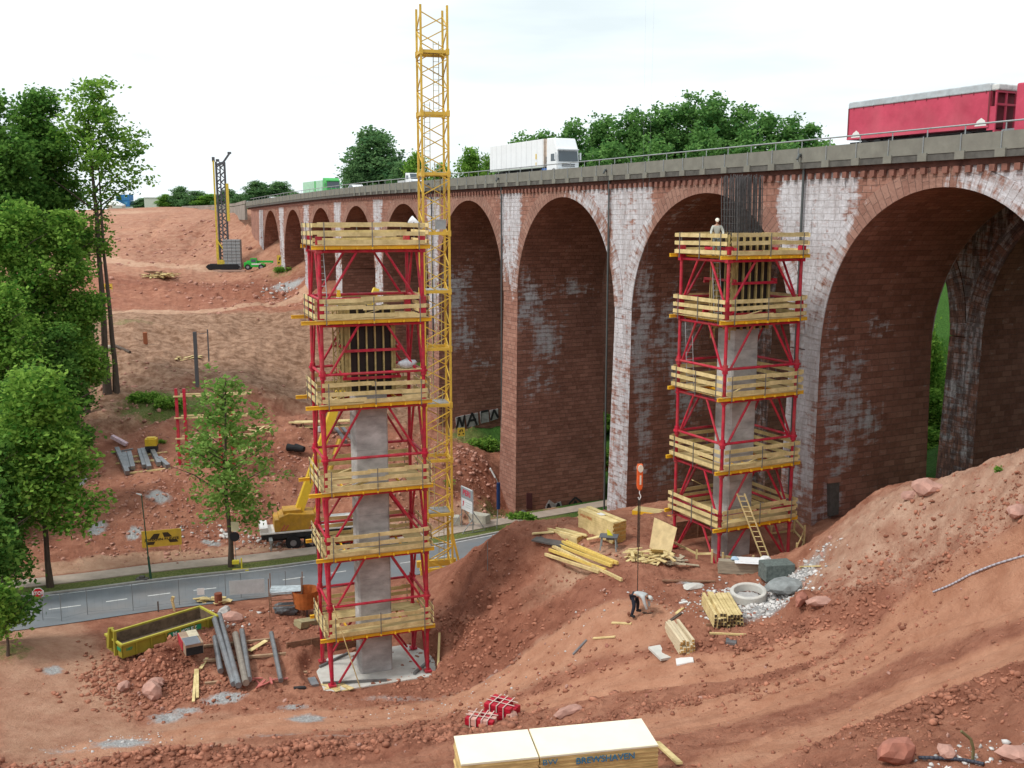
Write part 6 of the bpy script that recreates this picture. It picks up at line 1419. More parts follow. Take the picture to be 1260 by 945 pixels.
m = MB().box((Ls / 2, -.02, Hs), (Ls + .12, .14, .12)).box((Ls / 2, Ws + .02, Hs), (Ls + .12, .14, .12)).box((0, Ws / 2, Hs + .003), (.14, Ws, .12)).box((Ls, Ws / 2, Hs + .003), (.14, Ws, .12)); part('rim', m, mat('skip_rim', (.42, .38, .05), .5, var=.15), body)
m = MB(); [m.box((.9 + i * (Ls - 1.6) / 5, -.05, .6), (.09, .09, .78)) for i in range(6)]; part_each('side_rib', m, SKY_, body)
part('lining', MB().box((Ls / 2, Ws / 2, .28), (Ls - .14, Ws - .14, .06)).box((Ls / 2, Ws - .085, .65), (Ls - .14, .03, .7)).box((Ls - .085, Ws / 2, .65), (.03, Ws - .2, .7)).box((Ls / 2, .085, .65), (Ls - .14, .03, .7)).box((.085, Ws / 2, .65), (.03, Ws - .2, .7)), SKI, g)
m = MB().bar((-.12, Ws * .30, .2), (-.02, Ws * .38, Hs + .65), .16).bar((-.12, Ws * .64, .5), (-.02, Ws * .60, Hs + .72), .30, .22).bar((-.02, Ws * .38, Hs + .6), (-.02, Ws * .60, Hs + .66), .12); part('hook_frame', m, SKY_, g)
part('runner', MB().box((Ls / 2, .6, .08), (Ls - .3, .16, .17)).box((Ls / 2, Ws - .6, .08), (Ls - .3, .16, .17)), DKS, g)
GP = mat('plate_green', (.02, .25, .12), .5)
for x, s in ((Ls * .52, 'M'), (Ls * .64, 'M'), (Ls * .76, 'EZ')): part('name_plate', MB().box((x, -.055, .72), (Ls * .115, .02, .36)), GP, g)
text(g, 'M  MOLEZ', .36, (Ls * .64, -.075, .72), WHT, 1.0, off=.01); text(g, '187', .24, (.45, -.02, .66), GP, 1.2, off=.01)
m = MB(); m.box((-.035, .35, .7), (.02, .5, .22)); part('front_plate', m, GP, g)
# ------------------------------------------------------------------ things lying left of the left tower
for i, (p1, p2, dd, l, lf) in enumerate((((265, 792), (272, 834), .36, 'short leftmost grey steel tube lying left of the left tower', .25), ((264, 768), (288, 850), .36, 'long thin grey steel tube, second from the left', .25), ((270, 764), (294, 852), .38, 'longest grey steel tube of the group left of the left tower', .25),
        ((290, 789), (303, 850), .42, 'brownish grey thick steel tube in the middle of the group', .28), ((298, 784), (307, 845), .36, 'grey steel tube right of the brownish thick one', .28), ((334, 786), (346, 845), .30, 'single thin steel tube on the timbers nearest the left tower', .25))):
    seg('steel_tube', l, 'steel tube', p1, p2, dd, dd, GPIPE if i != 3 else mat('pipe_brown', (.30, .26, .22), .5, .4, var=.25), 'steel tubes beside the left tower', lf, round_=True)
for i, (p1, p2, l) in enumerate((((248, 797), (336, 788), 'rear'), ((250, 815), (352, 806), 'middle'), ((252, 843), (378, 829), 'front'))): seg('support_timber', '%s support timber under the steel tubes left of the left tower' % l, 'timber', p1, p2, .17, .15, mat('timber_weathered', (.36, .24, .15), .9, var=.3, scale=2), 'support timbers beside the left tower', .02)
seg('plank', 'short bright plank lying between the tubes and the left tower', 'plank', (307, 805), (328, 792), .35, .04, WOODP, None, .2)
seg('plank', 'left one of two bright yellow boards hanging over the red box', 'plank', (238, 866), (241, 826), .16, .06, WOODP, 'pair of bright boards', .1); seg('plank', 'right one of two bright yellow boards hanging over the red box', 'plank', (243, 861), (243, 826), .16, .06, WOODP, 'pair of bright boards', .1)
seg('plank', 'short bright plank at the right end of the red box', 'plank', (247, 826), (255, 813), .2, .06, WOODP, None, .15)
a = on(231, 790); b = on(240, 822); d = b - a; rz = math.atan2(d.y, d.x); Lb = d.length
g = thing('pallet_box', 'long red and grey crate with a metal grate on top beside the earth heap', 'crate', tuple(a), rz)
part('crate_body', MB().box((Lb / 2, 0, .4), (Lb, 1.1, .7)), mat('crate_brown', (.34, .24, .17), .8, var=.3, scale=2), g, bevel=.03); part('red_panel', MB().box((Lb * .35, -.57, .42), (Lb * .7, .04, .6)), RED, g); part('lid', MB().box((Lb * .3, .2, .78), (Lb * .5, .6, .05)), mat('lid_beige', (.5, .44, .32), .8, var=.2), g)
m = MB(); [m.box((Lb * .55 + i * .14, -.1, .80), (.05, .9, .05)) for i in range(9)]; m.box((Lb * .55 + .56, -.5, .80), (1.2, .05, .05)).box((Lb * .55 + .56, .33, .80), (1.2, .05, .05)); part('grate', m, mat('grate_steel', (.38, .42, .48), .4, .5), g)
m = MB(); m.box((Lb - .03, 0, .3), (.1, 1.0, .5)); part('open_end_shade', m, BLK, g)  # black block painting the dark inside of the crate's open end
heap('small tangle of pinkish steel offcuts beside the tubes', 318, 843, 2.2, 8, mat('offcut_pink', (.45, .13, .11), .7, var=.3), 12, 1.6, .2, cat='offcuts', name='steel_offcuts', wd=.12)
heap('loose planks at the front leg of the left tower', 416, 850, 1.4, 7, WOODP, 13, 1.3, .15, wd=.2)
seg('steel_plate', 'small grey steel piece lying left of the tower pad', 'steel piece', (383, 836), (388, 845), .45, .15, GPIPE); seg('steel_plate', 'curved dark metal scrap in front of the tubes', 'steel piece', (362, 848), (376, 847), .25, .12, DKS)
single('brace_prop', MB().bar(T2(TLO, LRZ, -.5, .5, .15), T2(TLO, LRZ, LA * .55, -.35, .12), .12).bar(T2(TLO, LRZ, -.3, 2.9, .12), T2(TLO, LRZ, LA * .3, 4.3, .12), .12).bar(T2(TLO, LRZ, LA - .9, -.1, .12), T2(TLO, LRZ, LA + .5, 1.4, .12), .16), GSTEEL, 'dark steel struts lying on the pad around the foot of the left pier', 'strut')
single('plank', MB().bar(on(539, 822) + Vector((0, 0, .1)), on(541, 795) + Vector((0, 0, .9)), .14, .05), WOODP, 'pale plank leaning beside the right foot of the left tower', 'plank')
# crates, sacks at the road edge
heap('pile of pale sacks and plaster bits at the edge of the road', 262, 741, 2.2, 14, WOODP, 14, 1.2, .35, wd=.35); q = on(269, 744); single('barrel', MB().cyl((0, 0, .45), .28, .9, 14), mat('rust_drum', (.22, .07, .04), .8, var=.3), 'small rust brown drum in the pale rubble at the road edge', 'drum', tuple(q), bevel=.03)
q = on(352, 757); g = thing('rack', 'dark steel rack holding a bundle of hoses and pipes near the road', 'rack', tuple(q), R(8)); m = MB()
for x in (-1.05, 1.15):
    for y in (-.5, .6): m.bar((x, y, 0), (x, y, 2.9), .06)
for z in (.9, 1.7): m.bar((-1.05, -.5, z), (1.15, -.5, z), .05); m.bar((-1.05, .6, z), (1.15, .6, z), .05); m.bar((-1.05, -.5, z), (-1.05, .6, z), .05); m.bar((1.15, -.5, z), (1.15, .6, z), .05)
part('frame', m, DWOOD, g); m = MB(); 
for i in range(9): m.tube((-1.0, -.45 + i * .12, 1.85 + .05 * (i % 3)), (1.1, -.45 + i * .12, 1.9), .06, 8)
part('pipe_bundle', m, mat('bundle_light', (.45, .50, .52), .5, .2, var=.3), g); part('hose_coil', blob_mb((1.0, .6, .42), 9).xf(Matrix.Translation((0, 0, .5))), mat('hose_grey', (.13, .14, .15), .6, var=.5, scale=5), g, smooth=False)
q = on(377, 757); g = thing('tub', 'round rust orange tub standing left of the left tower', 'tub', tuple(q)); part('shell', MB().tube((0, 0, .7), (0, 0, 1.9), .8, 20, .95, cap=False).cyl((0, 0, .72), .8, .06, 20), mat('tub_orange', (.42, .12, .03), .7, var=.25), g); m = MB(); [m.bar((.7 * math.cos(a), .7 * math.sin(a), 0), (.75 * math.cos(a), .75 * math.sin(a), .9), .07) for a in (0.4, 2, 3.5, 5)]; part('leg', m, DKS, g)
seg('board_stack', 'short stack of green grey boards beside the rust orange tub', 'board stack', (366, 772), (392, 768), .8, .45, mat('boards_grey', (.33, .28, .16), .9, var=.3, grain=(1, 1, 8)))
q = on(352, 650)
# ------------------------------------------------------------------ right plateau
def stack(name, label, cat, p_fl, p_fr, depth, hgt, m_, layers, gap=.012, across=1, grp=None, extra=None, liftz=0.0):
    """stack of boards whose long front side runs between two ground points"""
    a = on(*p_fl); b = on(*p_fr); d = b - a; z0 = min(a.z, b.z); d.z = 0; Ln = d.length; rz = math.atan2(d.y, d.x)
    g = thing(name, label, cat, (a.x, a.y, z0 + liftz), rz, grp); m = MB(); th = hgt / layers
    for i in range(layers):
        for j in range(across):
            o1 = rnd.uniform(-.03, .03); m.box((Ln / 2 + o1, depth * (j + .5) / across, th * (i + .5)), (Ln - abs(o1), depth / across - gap, th - gap))
    part('boards', m, m_, g); g['len'] = Ln; del g['len']; return g, Ln
ENDW = mat('end_grain', (.46, .27, .08), .85, var=.3, scale=9)
def stackx(label, p_fl, p_fr, p_end, hgt, layers, across, m_=WOODP, grp=None, endm=None, name='timber_stack', cat='timber stack'):
    """long side p_fl -> p_fr, then the end side runs from p_fr to p_end (all at ground)"""
    a = on(*p_fl); b = on(*p_fr); e = on(*p_end); z0 = min(a.z, b.z, e.z) + .02; a.z = b.z = e.z = 0; u = (b - a); L_ = u.length; u /= L_; v = e - b; W_ = abs(v.dot(Vector((-u.y, u.x, 0)))); rz = math.atan2(u.y, u.x)
    g = thing(name, label, cat, (a.x, a.y, z0), rz, grp); m = MB(); th = hgt / layers; m2 = MB()
    for i in range(layers):
        for j in range(across):
            o1 = rnd.uniform(-.05, .05); c_ = (L_ / 2 + o1, W_ * (j + .5) / across, th * (i + .5)); m.box(c_, (L_, W_ / across - .012, th - .01))
            if endm: m2.box((L_ + o1 + .004, c_[1], c_[2]), (.008, W_ / across - .02, th - .02))
    part('boards', m, m_, g)
    if endm: part('end_grain', m2, endm, g)
    return g, L_, W_
g, L_, W_ = stackx('tall pile of long shuttering boards with a brown cut end on the plateau', (711, 648), (754, 670), (773, 666), 1.35, 9, 2, endm=ENDW); part('top_board', MB().box((L_ / 2, W_ * .8, 1.39), (L_ + .1, .35, .05)).box((L_ * .5, W_ * .25, 1.385), (L_, .5, .04)), WOODP, g); text(g, 'PERI PERI', .26, (.9, -.012, 1.05), mat('print_red', (.5, .13, .05), .7), 1.2); part('paper', MB().box((L_ * .5, W_ * .45, 1.42), (.5, .35, .02)), WHT, g)
g, L_, W_ = stackx('low pile of yellow formwork beams in front of the tall board pile', (671, 651), (710, 670), (740, 666), .42, 2, 5, endm=ENDW); part('loose_board', MB().box((L_ / 2, .2, .46), (L_, .15, .06)).box((L_ / 2 + .3, .62, .46), (L_, .15, .06)), WOODP, g)
single('plank', MB().bar(on(722, 672) + Vector((0, 0, .45)), on(745, 668) + Vector((0, 0, .5)), .3, .05), WOODP, 'flat boards sticking out between the two board piles', 'plank')
seg('steel_plate', 'dark plates lying left of the formwork beam pile', 'steel plates', (660, 662), (700, 670), 1.5, .10, mat('plate_dark', (.10, .09, .085), .7, var=.3)); seg('plank', 'pale plank lying on the dark plates at the mound edge', 'plank', (655, 659), (682, 657), .22, .08, WOODP, None, .1)
for i, (p1, p2, l) in enumerate((((671, 684), (737, 706), 'front leftmost'), ((676, 679), (745, 704), 'second'), ((680, 675), (765, 717), 'longest'), ((686, 674), (752, 700), 'middle'), ((692, 671), (755, 697), 'fifth'), ((697, 671), (760, 698), 'rear'))):
    seg('formwork_beam', '%s yellow beam of the fanned out beams on the mound edge' % l, 'formwork beam', p1, p2, .13, .18, WOODP if i in (0, 2) else mat('beam_yellow', (.66, .48, .13), .7, var=.15), 'fanned out beams on the mound edge', .02 + .03 * i)
q = on(749, 676); g = thing('table_saw', 'grey site table saw with a yellow guard in front of the board piles', 'table saw', tuple(q), R(-12)); part('table_top', MB().box((0, 0, .88), (1.15, .8, .06)).box((.1, 0, .78), (.5, .5, .18)), mat('saw_grey', (.13, .14, .16), .5, .3), g, bevel=.01)
m = MB(); [m.bar((x, y, 0), (x * .85, y * .8, .86), .07) for x in (-.5, .5) for y in (-.35, .35)]; part('leg', m, mat('saw_leg', (.25, .29, .29), .5), g); part('blade_guard', MB().slab([(-.1, .92), (.25, .92), (.05, 1.18), (-.12, 1.3)], -.03, .03), mat('guard_yellow', (.75, .7, .04), .5), g)
q = on(716, 680); m = MB(); [m.tube((.32 * math.cos(a), .26 * math.sin(a), .06 + .03 * (i % 3)), (.32 * math.cos(a + .5), .26 * math.sin(a + .5), .06 + .03 * ((i + 1) % 3)), .03, 5) for i, a in enumerate([k * .5 for k in range(26)])]; single('cable_coil', m, BLK, 'black cable coil on the sawdust beside the fanned out beams', 'cable', tuple(q))
heap('heap of wood offcuts in front of the leaning plywood panel', 800, 690, 2.6, 55, WOODP, 21, 1.0, .5, name='offcut_heap', wd=.16); heap('flat grey battens right of the wood offcut heap', 825, 692, 1.8, 10, mat('batten_grey', (.42, .35, .25), .9, var=.2), 22, 1.6, .15)
q = on(808, 692); single('plywood_offcut', MB().box((0, 0, .35), (.75, .05, .65), M=Matrix.Rotation(.9, 3, 'X')), WOODP, 'square plywood offcut lying on the offcut heap', 'plywood', tuple(q + Vector((0, 0, .35))), -.2)
pa, pb = on(799, 674), on(825, 683); yv = pa.y; d = (pb - pa); single('leaning_plywood', MB().add([pa, pb, P(833, 650, pb.y + .8), P(805, 637, pa.y + .8), pa + Vector((.03, .06, 0)), pb + Vector((.03, .06, 0)), P(833, 650, pb.y + .8) + Vector((.03, .06, 0)), P(805, 637, pa.y + .8) + Vector((.03, .06, 0))], [(0, 1, 2, 3), (7, 6, 5, 4), (0, 4, 5, 1), (1, 5, 6, 2), (2, 6, 7, 3), (3, 7, 4, 0)]), mat('plywood', (.55, .42, .22), .8, var=.18, scale=2), 'big square plywood panel leaning against the pit railing', 'plywood panel')
g, L_, W_ = stackx('yellow slab platform lying behind the left side of the right tower', (778, 634), (832, 636), (834, 628), .35, 1, 1, WOOD); part('edge_board', MB().box((L_ / 2, -.03, .2), (L_, .05, .3)), YEL, g)
a = on(868, 706)
g, L_, W_ = stackx('grey weathered beam stack in front of the right tower', (884, 706), (962, 694), (966, 688), .75, 4, 4, mat('beams_grey', (.33, .28, .21), .9, var=.3, scale=2, grain=(.6, 5, 5)), endm=mat('end_dark', (.3, .2, .09), .9, var=.4, scale=8)); STW = L_
part('white_sheet', MB().box((L_ * .55, W_ * .55, .79), (2.1, .9, .06)).box((L_ * .52, W_ * .35, .76), (1.9, .9, .025)), WPAINT, g); part('blue_sheet', MB().box((L_ * .5, W_ * .2, .768), (1.5, .5, .02)), mat('sheet_blue', (.05, .16, .32), .5), g); part('rag', blob_mb((.22, .2, .12), 3).xf(Matrix.Translation((.9, W_ * .5, .85))), mat('rag_blue', (.35, .48, .6), .8), g)
part('white_bag', blob_mb((.28, .22, .16), 5).xf(Matrix.Translation((L_ * .74, W_ * .6, .92))), WHT, g)
q = on(955, 712); single('wire_basket', MB().box((0, 0, .5), (1.7, 1.1, .95)), mat('basket_green', (.14, .17, .16), .7, .2, var=.4, scale=6), 'dark green grey gabion basket at the end of the beam stack', 'basket', tuple(q), R(10), bevel=.03)
q = on(921, 735); g = thing('concrete_ring', 'white concrete manhole ring lying on grey rubble', 'concrete ring', tuple(q), 0); g.rotation_euler = (R(6), R(-4), 0); n_ = 40; R1, R2, hh = .98, .76, .42; vv = []; ff = []
for i in range(n_):
    t_ = 2 * math.pi * i / n_; c_, s_ = math.cos(t_), math.sin(t_); vv += [(R1 * c_, R1 * s_, 0), (R1 * c_, R1 * s_, hh - .04), (R1 * .97 * c_, R1 * .97 * s_, hh), (R2 * 1.03 * c_, R2 * 1.03 * s_, hh), (R2 * c_, R2 * s_, hh - .04), (R2 * c_, R2 * s_, 0)]
for i in range(n_):
    for k in range(5): a_, b_ = i * 6 + k, ((i + 1) % n_) * 6 + k; ff.append((a_, b_, b_ + 1, a_ + 1))
part('ring', MB().add(vv, ff), CONCL, g, smooth=False)
part('inner_rubble', blob_mb((.7, .7, .1), 6), mat('rubble_grey', (.38, .37, .36), .95, var=.25, scale=4), g)
q = on(967, 727); single('concrete_disc', blob_mb((1.15, .8, .42), 12, 2, .12), mat('disc_grey', (.24, .26, .26), .95, var=.3, scale=2.5, bump=.5), 'large flat rough grey boulder beside the concrete ring', 'boulder', tuple(q + Vector((0, 0, .3))), .3)
def bundle(label, p1, p2, p3, hgt, nx, nz, seed, mm, grp, cross=True, em=ENDW):
    a = on(*p1); b = on(*p2); e = on(*p3); z0 = min(a.z, b.z, e.z) + .12; a.z = b.z = e.z = 0; u = b - a; L_ = u.length; u /= L_; v = e - b; W_ = abs(v.dot(Vector((-u.y, u.x, 0)))); rz = math.atan2(u.y, u.x); g_ = random.Random(seed)
    g = thing('timber_bundle', label, 'timber bundle', (a.x, a.y, z0), rz, grp); m = MB(); m2 = MB()
    for i in range(nz):
        for j in range(nx):
            if i == nz - 1 and g_.random() < .3: continue
            w_ = W_ / nx; h_ = hgt / nz; o1 = g_.uniform(-.15, .15); y = w_ * (j + .5) + g_.uniform(-.01, .01); z = h_ * (i + .5)
            m.box((L_ / 2 + o1, y, z), (L_, w_ - .025, h_ - .02), M=Matrix.Rotation(g_.uniform(-.01, .01), 3, 'Z'))
            for s in (-1, 1): m2.box((L_ / 2 + o1 + s * (L_ / 2 + .003), y, z), (.006, w_ - .05, h_ - .045))
    part('timbers', m, mm, g); part('end_grain', m2, em, g); m3 = MB()
    if cross: m3.box((L_ * .2, W_ / 2, -.07), (.12, W_ + .5, .12)).box((L_ * .8, W_ / 2, -.07), (.12, W_ + .5, .12)); part('bearer', m3, DWOOD, g)
    return g
GBN = 'timber bundles on the plateau'
bundle('loose bundle of pale squared timbers with dark ends beside the concrete ring', (863, 745), (878, 776), (915, 772), .75, 9, 4, 3, WOODP, GBN, em=mat('end_black', (.06, .045, .03), .9, var=.5, scale=9))
bundle('compact bundle of pale squared timbers with yellow ends nearest the haul road', (818, 776), (836, 809), (858, 805), .72, 5, 5, 4, mat('timber_beige', (.60, .50, .34), .8, var=.2, scale=2, grain=(.6, 6, 6)), GBN)
seg('steel_plate', 'pale grey slabs lying left of the compact timber bundle', 'slab', (806, 797), (822, 812), .8, .12, CONCL); seg('steel_plate', 'white slab under the front end of the compact timber bundle', 'slab', (832, 816), (853, 812), .7, .08, WHT)
seg('plank', 'thin yellow plank in front of the loose timber bundle', 'plank', (873, 780), (918, 782), .12, .08, WOOD); seg('steel_plate', 'small grey slab in front of the loose timber bundle', 'slab', (893, 790), (906, 792), .5, .12, GPIPE)
for i, (p1, p2, l, mm) in enumerate((((753, 767), (777, 768), 'pale plank on the haul road below the bent worker', WOODP), ((730, 786), (757, 784), 'pale plank lower on the haul road', WOODP), ((832, 756), (841, 748), 'short pale plank right of the bent worker', WOODP), ((820, 768), (838, 755), 'dark plank right of the bent worker', BARK), ((836, 743), (846, 741), 'tiny white plank on the plateau', WHT), ((705, 806), (722, 788), 'grey plank half buried in the haul road edge', GPIPE), ((815, 715), (880, 716), 'dark flat plank pile in front of the pit', DWOOD), ((985, 698), (1010, 697), 'pale plank on rubble at the foot of the right mound', WOODP), ((1150, 0), (0, 0), '', None))[:8]):
    seg('plank', l, 'plank', p1, p2, .16, .07, mm)
q = on(852, 722); single('slab', blob_mb((.75, .4, .2), 14, 2, .15), CONCL, 'pale grey slab lying at the edge of the plateau rubble', 'slab', tuple(q), .3)
# white foam packs -> red strapped packs on the haul road
def pack(label, px, py, nx, ny, nz, s, m1_, rz, seed):
    q = on(px, py); g = thing('strapped_pack', label, 'pallet pack', tuple(q), rz, 'strapped packs on the haul road'); g_ = random.Random(seed)
    for kk, mm in enumerate(m1_):
        m = MB()
        for i in range(nx):
            for j in range(ny):
                for k in range(nz):
                    if (i + j + k) % len(m1_) != kk or (k == nz - 1 and g_.random() < .25): continue
                    m.box(((i - nx / 2 + .5) * s[0] + g_.uniform(-.02, .02), (j - ny / 2 + .5) * s[1], .14 + (k + .5) * s[2]), (s[0] * .86, s[1] * .88, s[2] * .88), M=Matrix.Rotation(g_.uniform(-.1, .1), 3, 'Z'))
        part('block', m, mm, g, bevel=.02)
    m = MB(); X, Y_, Z = nx * s[0], ny * s[1], nz * s[2] + .15
    for i in range(1, nx): x = -X / 2 + i * s[0]; m.box((x, 0, Z + .01), (.05, Y_ + .06, .02)).box((x, -Y_ / 2 - .02, Z / 2), (.05, .02, Z))
    for j in range(1, ny): m.box((0, -Y_ / 2 + j * s[1], Z + .015), (X + .06, .05, .02))
    part('strap', m, mat('strap_pale', (.6, .45, .4), .7), g); part('pallet', MB().box((0, 0, .06), (X + .15, Y_ + .15, .1)), DWOOD, g)
PR = mat('pack_red', (.42, .012, .03), .45, var=.3, scale=4); PRW = mat('pack_pale', (.6, .34, .28), .6, var=.3)
pack('taller bright red strapped pack of round bundles on the haul road', 618, 884, 4, 3, 3, (.38, .40, .26), [PR], R(-28), 1); pack('flatter pale red and white checked strapped pack beside the tall red one', 593, 893, 5, 3, 1, (.30, .34, .42), [PR, PRW], R(-18), 2)
# large panel pile in the foreground
zt = 13.45
c1, c2, c3, c4 = G(555, 902, zt), G(618, 943, zt), G(810, 917, zt), G(740, 890, zt)
u = (c3 - c2); L_ = u.length; rz = R(10.5); u = Vector((math.cos(rz), math.sin(rz), 0)); c2 = c3 - u * L_; v = (c1 - c2)
g = thing('panel_pile', 'large pile of pale wooden shuttering panels in the foreground with blue print on its edge', 'panel pile', (c2.x, c2.y, zt), rz)
PNL = mat('panel_face', (.82, .78, .62), .6, var=.07, scale=.8, spec=.4); PEDG = mat('panel_edge', (.50, .35, .14), .8, var=.3, scale=3, grain=(.5, .5, 6), col2=(.60, .44, .2))
vd = Vector((-math.sin(rz), math.cos(rz), 0)); wd = 1.75; xs_ = .245 * L_
nL = 26; th = 1.5 / nL
for nm, x0, x1, dz in (('panel_stack', -1.2, xs_ - .02, 0.0), ('panel_stack', xs_ + .02, L_, .012)):
    m = MB(); m2 = MB()
    for k in range(nL):
        o1 = rnd.uniform(-.012, .012) - (.04 if k % 9 == 5 else 0); z = -th * (k + .5) + dz; mm = m if k else m2
        mm.box(((x0 + x1) / 2 + o1, wd / 2 + rnd.uniform(-.01, .01), z), (x1 - x0, wd, th - .006))
    s_ = part(nm, m, PEDG, g); part('top_panel', m2, PNL, s_); part('top_face', MB().box(((x0 + x1) / 2, wd / 2, dz + .002), (x1 - x0 - .03, wd - .03, .006)), PNL, s_)
text(g, 'BREWSHAVEN', .30, (L_ * .66, -.035, -.26), mat('print_blue', (.04, .20, .36), .7), 1.0, off=.004); text(g, 'BW', .26, (L_ * .24 + .35, -.035, -.20), mat('print_blue', (.04, .20, .36), .7), 1.2)
part('bearer', MB().box((L_ * .2, wd / 2, -1.6), (.15, wd + .3, .2)).box((L_ * .8, wd / 2, -1.6), (.15, wd + .3, .2)), DWOOD, g)
single('plank', MB().bar(on(808, 921) + Vector((0, 0, .25)), on(836, 943) + Vector((0, 0, .12)), .22, .08), WOODP, 'pale plank lying against the right end of the foreground panel pile', 'plank')
# pipes, hose, stick
def hose(name, label, pts, r, m_, lift=0.05, cat='pipe'):
    P_ = [on(*p) + Vector((0, 0, r + lift)) for p in pts]; q = smooth_line([tuple(p) for p in P_], 6); O_ = Vector(q[0]); return single(name, MB().path([Vector(a) - O_ for a in q], r, 8), m_, label, cat, tuple(O_), smooth=True)
hose('water_pipe', 'pale grey plastic pipe running over the right mound', ((1148, 731), (1170, 722), (1195, 709), (1225, 697), (1262, 686)), .045, mat('pipe_pale', (.40, .38, .42), .5)); hose('black_hose', 'black hose at the bottom right beside the red boulder', ((1130, 936), (1160, 937), (1185, 939), (1210, 944)), .055, mat('hose_black', (.05, .055, .075), .5), cat='hose')
q = on(1197, 938); single('branch', MB().path([Vector((0, 0, -.1)), Vector((-.02, 0, .45)), Vector((-.12, 0, .75)), Vector((-.42, 0, 1.0))], .045, 7), mat('branch_green', (.17, .15, .07), .9, var=.3), 'bent dry branch sticking up at the bottom right', 'branch', tuple(q))
# ------------------------------------------------------------------ rocks
RK = [mat('rock_red', (.34, .14, .10), .95, var=.3, scale=2.0, bump=.5), mat('rock_pink', (.44, .25, .20), .95, var=.25, scale=2.0, bump=.5), mat('rock_grey', (.40, .38, .36), .95, var=.25, scale=2.0, bump=.5)]
def rock(name, label, px, py, r3, mi, seed, grp=None, sink=.35): 
    q = on(px, py); o = single(name, blob_mb(r3, seed, 2, .22), RK[mi], label, 'boulder', tuple(q + Vector((0, 0, r3[2] * (1 - sink)))), seed * 1.3, grp); return o
rock('boulder', 'large flat topped red boulder at the bottom right beside the black hose', 1103, 936, (.62, .5, .42), 0, 3, sink=.2)
rock('boulder', 'big pale pink boulder on the crest of the right mound', 1140, 607, (.85, .55, .42), 1, 4); rock('boulder', 'second pale boulder left of the biggest on the mound crest', 1118, 614, (.4, .35, .25), 1, 5); rock('boulder', 'pale boulder on the upper right mound near the frame edge', 1250, 635, (.5, .4, .3), 1, 6)
rock('boulder', 'flat pinkish boulder at the very foot of the right mound', 1008, 744, (.6, .4, .25), 1, 7); rock('boulder', 'red slab at the foot of the right mound beside grey rubble', 986, 742, (.7, .25, .3), 0, 8)
rock('boulder', 'largest pale boulder in the rubble heap below the skip container', 188, 856, (.85, .6, .5), 1, 9); rock('boulder', 'boulder behind the largest one in the rubble heap', 192, 845, (.6, .45, .35), 1, 10); rock('boulder', 'small pale boulder at the left end of the rubble heap', 152, 848, (.45, .35, .3), 1, 11)
rock('boulder', 'reddish boulder near the road behind the tubes', 285, 765, (.8, .5, .45), 1, 12); rock('boulder', 'pale boulder near the road left of the reddish one', 277, 756, (.5, .4, .35), 2, 13); rock('boulder', 'white wrapped lump lying beside the skip container', 175, 775, (.55, .35, .25), 2, 14)
rock('boulder', 'brown boulder on the slope just behind the foreground panel pile', 700, 878, (.9, .35, .22), 1, 15); rock('boulder', 'pinkish flat rock on the earth left of the panel pile top', 630, 884, (.5, .3, .2), 1, 16)
rock('boulder', 'grey rock at the bottom right corner', 1250, 932, (.5, .4, .2), 1, 17); rock('boulder', 'pale rock pile beside the black hose', 1165, 930, (.4, .3, .18), 1, 18)
# medium stones: individuals
GST = 'loose stones scattered over the red earth'
protos = []
for i in range(9):
    me = blob_mb((1, rnd.uniform(.7, .95), rnd.uniform(.5, .8)), 100 + i, 1, .3).mesh('stone', RK[i % 2]); protos.append(me)
rs_ = random.Random(5); zones = [((560, 820, 1260, 945), 70, 'on the red slope of the foreground'), ((1000, 590, 1260, 760), 40, 'on the right mound'), ((540, 670, 760, 860), 36, 'on the central mound'), ((130, 810, 260, 880), 34, 'in the rubble heap below the skip container'), ((60, 580, 370, 670), 46, 'on the red slope beyond the road'), ((880, 715, 1000, 760), 22, 'in the grey rubble around the concrete ring'), ((250, 740, 560, 900), 26, 'around the left tower'), ((150, 895, 540, 935), 24, 'on the earth ridge at the bottom left')]
for (x0, y0, x1, y1), n_, lab in zones:
    for k in range(n_):
        px, py = rs_.uniform(x0, x1), rs_.uniform(y0, y1); q = on(px, py, n=500)
        if q.y > 130: continue
        s = q.y / 1240 * rs_.choice((1.3, 1.6, 2.0, 2.6, 3.6)); o = D.objects.new('stone', protos[rs_.randrange(9)]); C.objects.link(o); o.location = q + Vector((0, 0, s * .25)); o.scale = (s,) * 3; o.rotation_euler = (rs_.uniform(0, 3), rs_.uniform(0, 3), rs_.uniform(0, 6))
        tag(o, 'loose stone ' + lab, 'stone', GST)
